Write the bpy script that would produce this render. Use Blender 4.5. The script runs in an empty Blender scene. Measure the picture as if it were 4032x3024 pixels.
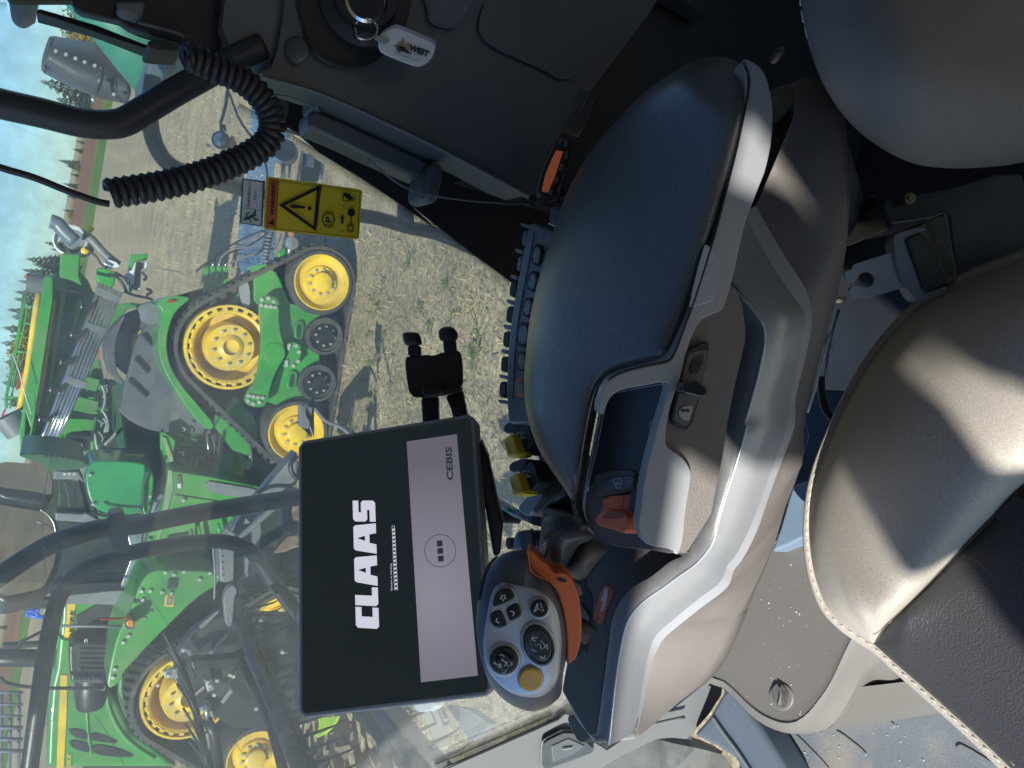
import bpy, bmesh, math, random
import numpy as np
from mathutils import Vector, Matrix
random.seed(7); rng = np.random.default_rng(7)
SC = bpy.context.scene
COL = SC.collection
R = math.radians

# ---------------------------------------------------------------- camera
CH = 3.34                       # eye height of the driver above the field
PITCH = R(31.4)
FPX, CX, CY = 3028.0, 2016.0, 1512.0
fwd = Vector((0, math.cos(PITCH), -math.sin(PITCH)))
upv = Vector((0, math.sin(PITCH), math.cos(PITCH)))
rgt = Vector((1, 0, 0))
XC = (-.9874*upv + .158*rgt).normalized()     # the phone is held sideways
YC = (.158*upv + .9874*rgt).normalized()
ZC = -fwd
EYE = Vector((0, 0, CH))
cam_d = bpy.data.cameras.new('camera'); cam = bpy.data.objects.new('camera', cam_d); COL.objects.link(cam)
cam_d.sensor_width = 36; cam_d.lens = 36*FPX/4032
cam_d.clip_start = .02; cam_d.clip_end = 9000
m = Matrix((XC, YC, ZC)).transposed().to_4x4(); m.translation = EYE
cam.matrix_world = m
SC.camera = cam

# ---------------------------------------------------------------- world, sun, exposure
SUN = Vector((-.80, -1.25, 1.0)).normalized()
el = math.asin(SUN.z); az = math.atan2(SUN.x, SUN.y)
w = bpy.data.worlds.new('World'); SC.world = w; w.use_nodes = True
nt = w.node_tree; nt.nodes.clear()
sky = nt.nodes.new('ShaderNodeTexSky'); sky.sky_type = 'NISHITA'; sky.sun_disc = False
sky.sun_elevation = el; sky.sun_rotation = az % (2*math.pi); sky.altitude = 500; sky.air_density = 1.0; sky.dust_density = .3; sky.ozone_density = 2.0
bg = nt.nodes.new('ShaderNodeBackground'); bg.inputs[1].default_value = .105
ow = nt.nodes.new('ShaderNodeOutputWorld')
tint = nt.nodes.new('ShaderNodeMix'); tint.data_type = 'RGBA'; tint.blend_type = 'MULTIPLY'; tint.inputs[0].default_value = 1; tint.inputs[7].default_value = (.58, .80, 1.04, 1)   # cool white balance of the camera
nt.links.new(sky.outputs[0], tint.inputs[6]); nt.links.new(tint.outputs[2], bg.inputs[0]); nt.links.new(bg.outputs[0], ow.inputs[0])
sd = bpy.data.lights.new('sun', 'SUN'); sun = bpy.data.objects.new('sun', sd); COL.objects.link(sun)
sd.energy = 5.0; sd.angle = R(.5); sd.color = (1, .95, .86)
sun.rotation_euler = SUN.to_track_quat('Z', 'Y').to_euler(); sun.location = (-20, -30, 30)
SC.view_settings.view_transform = 'Standard'; SC.view_settings.look = 'None'
SC.view_settings.exposure = .78; SC.view_settings.gamma = 1; SC.view_settings.use_curve_mapping = False
SC.cycles.max_bounces = 8; SC.cycles.transparent_max_bounces = 16; SC.cycles.use_denoising = True

# ---------------------------------------------------------------- picture point -> point in the place
TILE = {'a': (0, 0), 'b': (0, 800), 'c': (0, 1600), 'd': (0, 2124), 'e': (1000, 0), 'f': (1000, 800), 'g': (1000, 1500),
        'h': (1000, 2124), 'i': (2000, 0), 'j': (2000, 800), 'k': (1800, 1500), 'l': (2000, 2124), 'm': (2832, 0),
        'n': (2832, 800), 'o': (2832, 1500), 'p': (2832, 2124)}
TS = {k: 1.8433 for k in TILE}
TILE['D'] = (0, 0); TS['D'] = 1/1.8228
TILE['q'] = (1900, 800); TS['q'] = 2.075
TILE['r'] = (0, 1300); TS['r'] = 3.456
TILE['s'] = (640, 500); TS['s'] = 3.6867
TILE['t'] = (1850, 2150); TS['t'] = 4.424
TILE['u'] = (1300, 0); TS['u'] = 3.6867
TILE['v'] = (0, 0); TS['v'] = 3.16
TILE['w'] = (1150, 2560); TS['w'] = 3.6867
def px1(t, x, y): o = TILE[t]; s = TS[t]; return (o[0]+x/s, o[1]+y/s)
def PX(spec):
    out = []; t = 'D'
    for tok in spec.split():
        if tok == '|': continue
        if ',' not in tok: t = tok; continue
        x, y = tok.split(','); out.append(px1(t, float(x), float(y)))
    return out
def ray(p): return (fwd + XC*((p[0]-CX)/FPX) - YC*((p[1]-CY)/FPX))
def W(p, pl):
    d = ray(p); k, v = pl[0], pl[1]
    if k == 'd': return EYE + d*v
    if k == 'Y': return EYE + d*(v/d.y)
    if k == 'h': return EYE + d*(-v/d.z)
    if k == 'pl': return EYE + d*((v[0]-EYE).dot(v[1])/d.dot(v[1]))
def depthof(p): return (p-EYE).dot(fwd)
def back(pl):
    k = pl[0]
    return {'d': fwd, 'Y': Vector((0, 1, 0)), 'h': Vector((0, 0, -1))}.get(k) or -pl[1][1]
def chaikin(p, it=2, closed=True, q=.25):
    for _ in range(it):
        n = len(p); o = []
        rngi = range(n) if closed else range(n-1)
        if not closed: o.append(p[0])
        for i in rngi:
            a, b = p[i], p[(i+1) % n]
            o.append(tuple(a[k]*(1-q)+b[k]*q for k in range(len(a)))); o.append(tuple(a[k]*q+b[k]*(1-q) for k in range(len(a))))
        if not closed: o.append(p[-1])
        p = o
    return p
def crom(p, n=6, closed=False):
    P = [tuple(q) for q in p]; out = []; N = len(P)
    segs = N if closed else N-1
    for i in range(segs):
        g = (lambda j: P[j % N]) if closed else (lambda j: P[max(0, min(N-1, j))])
        a, b, c, e = g(i-1), g(i), g(i+1), g(i+2)
        for s in range(n):
            t = s/n
            out.append(tuple(.5*((2*b[k])+(-a[k]+c[k])*t+(2*a[k]-5*b[k]+4*c[k]-e[k])*t*t+(-a[k]+3*b[k]-3*c[k]+e[k])*t**3) for k in range(len(b))))
    if not closed: out.append(P[-1])
    return out
def resamp(p, n):
    p = [Vector(q) for q in p]; L = [0]
    for i in range(1, len(p)): L.append(L[-1]+(p[i]-p[i-1]).length)
    out = []; j = 0
    for k in range(n):
        s = L[-1]*k/(n-1)
        while j < len(p)-2 and L[j+1] < s: j += 1
        t = (s-L[j])/max(1e-9, L[j+1]-L[j]); out.append(p[j].lerp(p[j+1], min(1, max(0, t))))
    return out

# ---------------------------------------------------------------- materials
MATS = {}
def mat(name, col, rough=.5, metal=0, var=.12, vs=8, bump=0, bs=60, spec=.5, emit=None, es=1, coat=0, dirt=None, dirts=3, dirta=.5, bumpkind='noise'):
    if name in MATS: return MATS[name]
    M = bpy.data.materials.new(name); M.use_nodes = True; n = M.node_tree.nodes; l = M.node_tree.links
    b = n['Principled BSDF']
    tc = n.new('ShaderNodeTexCoord')
    if var:
        nz = n.new('ShaderNodeTexNoise'); nz.inputs['Scale'].default_value = vs; nz.inputs['Detail'].default_value = 5
        l.new(tc.outputs['Object'], nz.inputs['Vector'])
        mr = n.new('ShaderNodeMapRange'); mr.inputs[1].default_value = .3; mr.inputs[2].default_value = .7
        mr.inputs[3].default_value = 1-var; mr.inputs[4].default_value = 1+var; l.new(nz.outputs[0], mr.inputs[0])
        mx = n.new('ShaderNodeMix'); mx.data_type = 'RGBA'; mx.blend_type = 'MULTIPLY'; mx.inputs[0].default_value = 1
        mx.inputs[6].default_value = (*col, 1); l.new(mr.outputs[0], mx.inputs[7]); src = mx.outputs[2]
        rr = n.new('ShaderNodeMapRange'); rr.inputs[3].default_value = max(.02, rough-.08); rr.inputs[4].default_value = min(1, rough+.1)
        l.new(nz.outputs[0], rr.inputs[0]); l.new(rr.outputs[0], b.inputs['Roughness'])
        if dirt:
            n2 = n.new('ShaderNodeTexNoise'); n2.inputs['Scale'].default_value = dirts; n2.inputs['Detail'].default_value = 8; n2.inputs['Roughness'].default_value = .7
            l.new(tc.outputs['Object'], n2.inputs['Vector'])
            m2 = n.new('ShaderNodeMapRange'); m2.inputs[1].default_value = .45; m2.inputs[2].default_value = .72; m2.inputs[3].default_value = 0; m2.inputs[4].default_value = dirta
            l.new(n2.outputs[0], m2.inputs[0])
            x2 = n.new('ShaderNodeMix'); x2.data_type = 'RGBA'; l.new(m2.outputs[0], x2.inputs[0]); l.new(src, x2.inputs[6]); x2.inputs[7].default_value = (*dirt, 1); src = x2.outputs[2]
        l.new(src, b.inputs['Base Color'])
    else:
        b.inputs['Base Color'].default_value = (*col, 1); b.inputs['Roughness'].default_value = rough
    b.inputs['Metallic'].default_value = metal; b.inputs['Specular IOR Level'].default_value = spec
    b.inputs['Coat Weight'].default_value = coat
    if emit: b.inputs['Emission Color'].default_value = (*emit, 1); b.inputs['Emission Strength'].default_value = es
    if bump:
        if bumpkind == 'leather':
            t = n.new('ShaderNodeTexVoronoi'); t.feature = 'DISTANCE_TO_EDGE'; t.inputs['Scale'].default_value = bs; out = t.outputs['Distance']
            wz = n.new('ShaderNodeTexNoise'); wz.inputs['Scale'].default_value = bs*.6; l.new(tc.outputs['Object'], wz.inputs['Vector'])
            ad = n.new('ShaderNodeVectorMath'); ad.operation = 'MULTIPLY_ADD'; l.new(wz.outputs['Color'], ad.inputs[0]); ad.inputs[1].default_value = (.012,)*3; l.new(tc.outputs['Object'], ad.inputs[2])
            l.new(ad.outputs[0], t.inputs['Vector'])
            mm = n.new('ShaderNodeMapRange'); mm.inputs[2].default_value = .12; l.new(out, mm.inputs[0]); out = mm.outputs[0]
        else:
            t = n.new('ShaderNodeTexNoise'); t.inputs['Scale'].default_value = bs; t.inputs['Detail'].default_value = 4; out = t.outputs[0]
            l.new(tc.outputs['Object'], t.inputs['Vector'])
        bp = n.new('ShaderNodeBump'); bp.inputs['Strength'].default_value = bump; bp.inputs['Distance'].default_value = .002
        l.new(out, bp.inputs['Height']); l.new(bp.outputs[0], b.inputs['Normal'])
    MATS[name] = M; return M
DUST = (.28, .24, .17)
green = mat('green_paint', (.034, .27, .045), .32, coat=.4, var=.1, vs=2, dirt=DUST, dirts=1.4, dirta=.4)
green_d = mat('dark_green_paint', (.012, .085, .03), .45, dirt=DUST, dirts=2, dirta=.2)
yellow = mat('yellow_paint', (.78, .52, .015), .35, coat=.3, var=.06, vs=3, dirt=(.38, .32, .2), dirts=2.5, dirta=.75)
rubber = mat('rubber', (.045, .045, .043), .75, dirt=(.16, .14, .11), dirts=6, dirta=.6, bump=.3, bs=30)
rubber_g = mat('grey_rubber', (.10, .105, .11), .6, dirt=(.2, .18, .14), dirts=2, dirta=.4)
steel = mat('steel', (.55, .56, .57), .3, metal=.9)
bright = mat('galvanised_tube', (.72, .73, .73), .22, metal=.95)
grey_m = mat('grey_painted_metal', (.15, .165, .18), .45, dirt=DUST, dirts=2, dirta=.2)
bolt_m = mat('bolt_metal', (.6, .6, .58), .35, metal=.6)
black_m = mat('black_painted_metal', (.012, .014, .016), .4, var=.2, vs=12, dirt=(.09, .09, .08), dirts=5, dirta=.25)
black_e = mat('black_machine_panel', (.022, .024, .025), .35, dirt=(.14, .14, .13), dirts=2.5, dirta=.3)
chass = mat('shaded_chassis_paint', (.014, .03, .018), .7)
char = mat('charcoal_plastic', (.058, .070, .082), .5, var=.12, vs=5, bump=.18, bs=900, dirt=(.20, .20, .19), dirts=7, dirta=.16)
char_d = mat('black_plastic', (.016, .019, .023), .5, var=.1, bump=.12, bs=900)
char_g = mat('grey_plastic', (.11, .125, .14), .5, var=.06, bump=.1, bs=900)
slate_k = mat('slate_key_plastic', (.12, .16, .215), .45, var=.06, coat=1.0)
navy = mat('slate_plastic', (.058, .078, .104), .42, var=.06, bump=.08, bs=900, coat=.6)
char.node_tree.nodes['Principled BSDF'].inputs['Coat Weight'].default_value = .5
for _m in (slate_k, navy, char): _m.node_tree.nodes['Principled BSDF'].inputs['Coat Roughness'].default_value = .4
silver = mat('silver_trim', (.31, .33, .36), .36, metal=.3, dirt=(.42, .41, .38), dirts=12, dirta=.2, var=.05, vs=3, bump=.04, bs=1500, spec=.6)
silver_l = mat('silver_faceplate', (.46, .50, .56), .3, metal=.4, var=.03)
taupe = mat('taupe_plastic', (.135, .123, .117), .55, var=.07, vs=5, bump=.25, bs=800, dirt=(.30, .28, .25), dirts=9, dirta=.22)
taupe_d = mat('dark_taupe_plastic', (.10, .096, .094), .5, var=.05, vs=5, bump=.12, bs=1100)
seat_t = mat('taupe_leather', (.50, .465, .415), .55, var=.10, vs=9, bump=.5, bs=520, bumpkind='leather')
seat_k = mat('black_leather', (.036, .036, .040), .42, var=.15, vs=9, bump=.45, bs=620)
seat_b = mat('backrest_leather', (.14, .135, .128), .55, var=.06, vs=6, bump=.35, bs=600, bumpkind='leather')
pad_m = mat('armrest_leather', (.066, .075, .088), .44, var=.14, vs=14, bump=1.0, bs=460, bumpkind='leather', dirt=(.16, .16, .15), dirts=11, dirta=.16, spec=1.0, coat=1.0)
pad_m.node_tree.nodes['Principled BSDF'].inputs['Coat Roughness'].default_value = .38
pad_e = mat('armrest_edge_leather', (.04, .04, .036), .5, var=.1, bump=.3, bs=420, bumpkind='leather')
thread = mat('stitching_thread', (.62, .58, .5), .8, var=0)
thread_d = mat('grey_thread', (.2, .2, .19), .8, var=0)
orange = mat('orange_plastic', (.66, .15, .04), .42, var=.05, bump=.05, bs=900)
orange_r = mat('burnt_orange_plastic', (.60, .13, .05), .45, var=.05)
yel_p = mat('yellow_plastic', (.80, .55, .03), .4, var=.08)
yel_b = mat('amber_button', (.72, .42, .06), .4, var=.04)
glossk = mat('glossy_black', (.008, .009, .012), .12, var=0, coat=.5)
screenk = mat('screen_glass', (.006, .008, .010), .14, var=.3, vs=30, emit=(.012, .02, .026), es=.35, coat=.3)
scr_g = mat('screen_grey', (.02, .02, .02), .25, var=0, emit=(.100, .098, .120), es=1.0)
_n = scr_g.node_tree.nodes; _l = scr_g.node_tree.links; _g = _n.new('ShaderNodeTexCoord'); _v = _n.new('ShaderNodeVectorMath'); _v.operation = 'DISTANCE'
_l.new(_g.outputs['Object'], _v.inputs[0]); SCR_C = _v.inputs[1]; _r = _n.new('ShaderNodeMapRange'); _r.inputs[1].default_value = 0; _r.inputs[2].default_value = .13; _r.inputs[3].default_value = 1.45; _r.inputs[4].default_value = .72
_l.new(_v.outputs['Value'], _r.inputs[0]); _l.new(_r.outputs[0], _n['Principled BSDF'].inputs['Emission Strength'])
scr_w = mat('screen_white', (.02, .02, .02), .25, var=0, emit=(.36, .36, .42), es=1.0)
scr_k = mat('screen_print_dark', (.01, .01, .012), .25, var=0, emit=(.012, .013, .02), es=1.0)
liner = mat('grey_headliner', (.36, .36, .36), .9, var=.05)
white = mat('white_plastic', (.62, .66, .70), .3, var=.03)
prnt = mat('white_print', (.55, .58, .62), .5, var=0)
prntk = mat('black_print', (.012, .012, .014), .5, var=0)
gold = mat('gold_print', (.32, .22, .06), .45, var=0)
chrome = mat('chrome', (.75, .75, .75), .12, metal=1, var=0)
clear = mat('cloudy_plastic', (.25, .27, .27), .3, var=0)
st_y = mat('sticker_yellow', (.80, .58, .03), .45, var=.04, vs=20)
st_o = mat('sticker_orange', (.65, .16, .05), .45, var=0)
st_w = mat('sticker_white', (.62, .66, .70), .45, var=.03)
st_g = mat('sticker_green', (.02, .13, .08), .45, var=0)
blue_p = mat('blue_paint', (.02, .12, .55), .4)
red_p = mat('red_paint', (.45, .03, .02), .4)
lime = mat('lime_plastic', (.38, .62, .02), .4)
amber = mat('amber_lens', (.55, .18, .03), .25)
red_l = mat('red_lens', (.30, .03, .02), .25)
teal = mat('teal_painted_tube', (.03, .20, .13), .4, dirt=DUST, dirts=3, dirta=.2)
floor_m = mat('grey_floor_mat', (.15, .17, .19), .6, var=.12, vs=6, bump=.3, bs=300, dirt=(.33, .29, .22), dirts=9, dirta=.55)
mirror_m = mat('mirror_glass', (.45, .45, .45), .03, metal=1, var=0)
beige = mat('beige_plastic', (.45, .43, .36), .6)
clay = mat('clay_soil', (.17, .13, .09), .95, var=.3, bump=.6, bs=30)
purple = mat('purple_ring', (.35, .28, .45), .3, var=0)
foil = mat('pale_window_trim', (.5, .5, .47), .5)

for _m in ():      # thin printed film on glass lets some daylight through
    _n = _m.node_tree.nodes; _l = _m.node_tree.links; _o = _n['Material Output']; _p = _n['Principled BSDF']
    _t = _n.new('ShaderNodeBsdfTranslucent'); _s = _p.inputs['Base Color']
    if _s.is_linked: _l.new(_s.links[0].from_socket, _t.inputs[0])
    else: _t.inputs[0].default_value = _s.default_value
    _x = _n.new('ShaderNodeMixShader'); _x.inputs[0].default_value = .65; _l.new(_p.outputs[0], _x.inputs[1]); _l.new(_t.outputs[0], _x.inputs[2]); _l.new(_x.outputs[0], _o.inputs[0])
def glassmat(name, tint, haze, gl):
    M = bpy.data.materials.new(name); M.use_nodes = True; n = M.node_tree.nodes; l = M.node_tree.links; n.clear()
    o = n.new('ShaderNodeOutputMaterial'); t = n.new('ShaderNodeBsdfTransparent'); t.inputs[0].default_value = (*tint, 1)
    g = n.new('ShaderNodeBsdfGlossy'); g.inputs['Roughness'].default_value = .02; g.inputs[0].default_value = (1, 1, 1, 1)
    d = n.new('ShaderNodeBsdfDiffuse'); d.inputs[0].default_value = (.6, .62, .62, 1)
    tl = n.new('ShaderNodeBsdfTranslucent'); tl.inputs[0].default_value = (.6, .62, .62, 1)
    a0 = n.new('ShaderNodeMixShader'); a0.inputs[0].default_value = .5; l.new(d.outputs[0], a0.inputs[1]); l.new(tl.outputs[0], a0.inputs[2])
    tc = n.new('ShaderNodeTexCoord'); nz = n.new('ShaderNodeTexNoise'); nz.inputs['Scale'].default_value = 14; nz.inputs['Detail'].default_value = 9; nz.inputs['Roughness'].default_value = .75
    l.new(tc.outputs['Object'], nz.inputs['Vector'])
    mr = n.new('ShaderNodeMapRange'); mr.inputs[1].default_value = .35; mr.inputs[2].default_value = .75; mr.inputs[3].default_value = haze*.5; mr.inputs[4].default_value = haze*1.6
    l.new(nz.outputs[0], mr.inputs[0])
    x1 = n.new('ShaderNodeMixShader'); l.new(mr.outputs[0], x1.inputs[0]); l.new(t.outputs[0], x1.inputs[1]); l.new(a0.outputs[0], x1.inputs[2])
    fr = n.new('ShaderNodeFresnel'); fr.inputs[0].default_value = 1.45
    mu = n.new('ShaderNodeMath'); mu.operation = 'MULTIPLY'; mu.inputs[1].default_value = gl; l.new(fr.outputs[0], mu.inputs[0])
    x2 = n.new('ShaderNodeMixShader'); l.new(mu.outputs[0], x2.inputs[0]); l.new(x1.outputs[0], x2.inputs[1]); l.new(g.outputs[0], x2.inputs[2])
    l.new(x2.outputs[0], o.inputs[0]); return M
cabglass = glassmat('cab_window_glass', (.90, .95, .93), .26, .9)
tglass = glassmat('tractor_window_glass', (.55, .66, .66), .05, 1.0)

# ---------------------------------------------------------------- object helpers
def obj(name, me, parent=None):
    o = bpy.data.objects.new(name, me); COL.objects.link(o)
    if parent is not None:
        o.parent = parent
        if parent.type == 'EMPTY': o.matrix_parent_inverse = Matrix.Translation(-parent.location)
    return o
def thing(name, label, cat, loc, group=None):
    o = bpy.data.objects.new(name, None); COL.objects.link(o); o.location = loc; o.empty_display_size = .1
    o['label'] = label; o['category'] = cat
    if group: o['group'] = group
    return o
def tag(o, label, cat, group=None, kind=None):
    if label: o['label'] = label
    if cat: o['category'] = cat
    if group: o['group'] = group
    if kind: o['kind'] = kind
    return o
def mesh(name, vs, fs, m, parent=None, smooth=False, bev=0, seg=2, kind=None, fix=True):
    me = bpy.data.meshes.new(name); me.from_pydata([tuple(v) for v in vs], [], fs)
    if fix:
        b = bmesh.new(); b.from_mesh(me); bmesh.ops.recalc_face_normals(b, faces=b.faces); b.to_mesh(me); b.free()
    if m: me.materials.append(m)
    if smooth: me.polygons.foreach_set('use_smooth', [True]*len(me.polygons))
    me.update()
    o = obj(name, me, parent)
    if bev:
        mo = o.modifiers.new('bevel', 'BEVEL'); mo.width = bev; mo.segments = seg; mo.limit_method = 'ANGLE'; mo.angle_limit = R(35)
        if smooth is False:
            me.polygons.foreach_set('use_smooth', [True]*len(me.polygons)); mo.harden_normals = True
    if kind: o['kind'] = kind
    return o
def slab3(name, pts, vec, m, parent=None, bev=0, **k):
    n = len(pts); pts = [Vector(p) for p in pts]; vec = Vector(vec)
    vs = pts+[p+vec for p in pts]
    fs = [list(range(n)), list(range(2*n-1, n-1, -1))]+[[i, (i+1) % n, n+(i+1) % n, n+i] for i in range(n)]
    return mesh(name, vs, fs, m, parent, bev=bev, **k)
def S(name, spec, pl, t, m, parent=None, bev=0, rnd=0, off=0, **k):
    """panel of thickness t whose outline stands on plane pl"""
    p = PX(spec) if isinstance(spec, str) else spec
    if rnd: p = chaikin(p, rnd)
    bk = back(pl)
    pts = [W(q, pl)-bk*off for q in p]
    return slab3(name, pts, bk*t, m, parent, bev, **k)
def frame_from(d):
    d = Vector(d).normalized(); a = Vector((0, 0, 1)) if abs(d.z) < .9 else Vector((1, 0, 0))
    u = d.cross(a).normalized(); return u, d.cross(u).normalized()
def tube_vf(pts, r, seg=8, closed=False, flat=1):
    pts = [Vector(p) for p in pts]; n = len(pts); vs = []; fs = []; u = None
    for i, p in enumerate(pts):
        a = pts[(i-1) % n] if (i or closed) else p; b = pts[(i+1) % n] if (i < n-1 or closed) else p
        t = (b-a).normalized()
        if u is None: u, v = frame_from(t)
        else:
            u = (u-t*u.dot(t)).normalized()
        v = t.cross(u)
        rr = r[i] if isinstance(r, (list, tuple)) else r
        for k in range(seg):
            an = 2*math.pi*k/seg; vs.append(p+(u*math.cos(an)+v*math.sin(an)*flat)*rr)
    for i in range(n if closed else n-1):
        j = (i+1) % n
        for k in range(seg): fs.append([i*seg+k, i*seg+(k+1) % seg, j*seg+(k+1) % seg, j*seg+k])
    if not closed: fs += [list(range(seg))[::-1], [(n-1)*seg+k for k in range(seg)]]
    return vs, fs
def T3(name, pts, r, m, parent=None, seg=8, closed=False, flat=1, kind=None):
    vs, fs = tube_vf(pts, r, seg, closed, flat)
    return mesh(name, vs, fs, m, parent, smooth=True, kind=kind)
def T(name, spec, pl, rpx, m, parent=None, n=4, seg=8, flat=1):
    """tube whose radius is rpx source pixels at its place"""
    p = PX(spec)
    if n: p = crom(p, n)
    pts = [W(q, pl) for q in p]; r = rpx/FPX*sum(depthof(q) for q in pts)/len(pts)
    return T3(name, pts, r, m, parent, seg, flat=flat)
def join_mesh(name, parts, m, parent=None, smooth=False, kind=None, fix=True):
    vs = []; fs = []
    for v, f in parts:
        o = len(vs); vs += [tuple(x) for x in v]; fs += [[i+o for i in q] for q in f]
    return mesh(name, vs, fs, m, parent, smooth=smooth, kind=kind, fix=fix)
def box_vf(c, s, rot=None):
    c = Vector(c); s = Vector(s)/2; M = rot or Matrix.Identity(3)
    vs = [c+M@Vector((x*s.x, y*s.y, z*s.z)) for x in (-1, 1) for y in (-1, 1) for z in (-1, 1)]
    return vs, [[0, 1, 3, 2], [4, 6, 7, 5], [0, 4, 5, 1], [2, 3, 7, 6], [0, 2, 6, 4], [1, 5, 7, 3]]
def box(name, c, s, m, parent=None, bev=0, rot=None):
    v, f = box_vf(c, s, rot); return mesh(name, v, f, m, parent, bev=bev)
def lathe_vf(c, axis, prof, seg=32):
    c = Vector(c); ax = Vector(axis).normalized(); u, v = frame_from(ax); vs = []; fs = []
    for (r, h) in prof:
        for k in range(seg):
            a = 2*math.pi*k/seg; vs.append(c+ax*h+(u*math.cos(a)+v*math.sin(a))*r)
    for i in range(len(prof)-1):
        for k in range(seg): fs.append([i*seg+k, i*seg+(k+1) % seg, (i+1)*seg+(k+1) % seg, (i+1)*seg+k])
    if prof[0][0] > 1e-6: pass
    return vs, fs
def lathe(name, c, axis, prof, m, parent=None, seg=32, smooth=True, bev=0):
    v, f = lathe_vf(c, axis, prof, seg)
    o = mesh(name, v, f, m, parent, smooth=smooth)
    if smooth: o.data.set_sharp_from_angle(angle=R(35))
    return o
def disc(name, p, pl, rpx, t, m, parent=None, seg=24, off=0, ry=None, ang=0, bev=0):
    ry = ry or rpx
    pts = [(p[0]+rpx*math.cos(a)*math.cos(ang)-ry*math.sin(a)*math.sin(ang), p[1]+rpx*math.cos(a)*math.sin(ang)+ry*math.sin(a)*math.cos(ang)) for a in [2*math.pi*i/seg for i in range(seg)]]
    return S(name, pts, pl, t, m, parent, off=off, bev=bev)
def loft(name, curves, m, parent=None, n=24, mids=0, th=0, smooth=True, kind=None):
    """surface through curves of 3D points"""
    C = [resamp(c, n) for c in curves] if n else [[Vector(p) for p in c] for c in curves]
    n = n or len(C[0])
    if mids:
        cols = [crom([tuple(C[i][j]) for i in range(len(C))], mids) for j in range(n)]
        C = [[Vector(cols[j][i]) for j in range(n)] for i in range(len(cols[0]))]
    vs = [p for c in C for p in c]; fs = []
    for i in range(len(C)-1):
        for j in range(n-1): fs.append([i*n+j, i*n+j+1, (i+1)*n+j+1, (i+1)*n+j])
    o = mesh(name, vs, fs, m, parent, smooth=smooth, kind=kind)
    if th:
        mo = o.modifiers.new('thickness', 'SOLIDIFY'); mo.thickness = th; mo.offset = -1
    return o
def pillow(name, spec, d0, front, bk, m, parent=None, rings=7, ctr=None, n=3, pw=.5):
    p = crom(PX(spec), n, True) if isinstance(spec, str) else spec
    cx = sum(q[0] for q in p)/len(p); cy = sum(q[1] for q in p)/len(p)
    if ctr: cx, cy = ctr
    vs = []; fs = []; N = len(p); R_ = []
    for k in range(1, rings+1):
        s = math.sin(math.pi/2*k/rings); R_.append((s, -front*(1-s*s)**pw))
    for k in range(rings-1, 0, -1):
        s = math.sin(math.pi/2*k/rings); R_.append((s, bk*(1-s*s)**pw))
    for s, dz in R_:
        for q in p:
            vs.append(W((cx+(q[0]-cx)*s, cy+(q[1]-cy)*s), ('d', d0+dz)))
    for i in range(len(R_)-1):
        for j in range(N): fs.append([i*N+j, i*N+(j+1) % N, (i+1)*N+(j+1) % N, (i+1)*N+j])
    vs.append(W((cx, cy), ('d', d0-front))); vs.append(W((cx, cy), ('d', d0+bk))); a, b = len(vs)-2, len(vs)-1; L = (len(R_)-1)*N
    for j in range(N): fs.append([a, (j+1) % N, j]); fs.append([b, L+j, L+(j+1) % N])
    return mesh(name, vs, fs, m, parent, smooth=True)
def text_mesh(s, bold=0):
    c = bpy.data.curves.new('t', 'FONT'); c.body = s; c.resolution_u = 2; c.offset = bold; c.fill_mode = 'FRONT'
    o = bpy.data.objects.new('t', c); COL.objects.link(o)
    dg = bpy.context.evaluated_depsgraph_get(); me = bpy.data.meshes.new_from_object(o.evaluated_get(dg))
    bpy.data.objects.remove(o); vs = [v.co.copy() for v in me.vertices]; fs = [list(p.vertices) for p in me.polygons]
    bpy.data.meshes.remove(me); return vs, fs
def text(name, s, p0, p1, p2, m, parent=None, bold=0, off=0, nrm=None):
    """lettering: p0 = lower left corner, p1 = lower right, p2 = upper left (3D points)"""
    vs, fs = text_mesh(s, bold)
    x0 = min(v.x for v in vs); x1 = max(v.x for v in vs); y0 = min(v.y for v in vs); y1 = max(v.y for v in vs)
    p0, p1, p2 = Vector(p0), Vector(p1), Vector(p2)
    nn = (p1-p0).cross(p2-p0).normalized()
    if nn.dot(EYE-p0) < 0: nn = -nn
    out = [p0+(p1-p0)*((v.x-x0)/(x1-x0))+(p2-p0)*((v.y-y0)/(y1-y0))+nn*off for v in vs]
    return mesh(name, out, fs, m, parent, fix=False)
def Wt(t, x, y, pl): return W(px1(t, x, y), pl)
def quad_plane(px4, davg):
    """depths of a parallelogram's corners from its picture"""
    r = [np.array(ray(p)) for p in px4]
    A = np.stack([r[0], -r[1], r[2], -r[3]], 1); u, s, vt = np.linalg.svd(A); k = vt[-1]; k = k/k.mean()*davg
    P_ = [EYE+Vector(r[i])*float(k[i]) for i in range(4)]
    n = (P_[1]-P_[0]).cross(P_[3]-P_[0]).normalized()
    if n.dot(EYE-P_[0]) < 0: n = -n
    return P_, ('pl', (P_[0], n))
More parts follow.
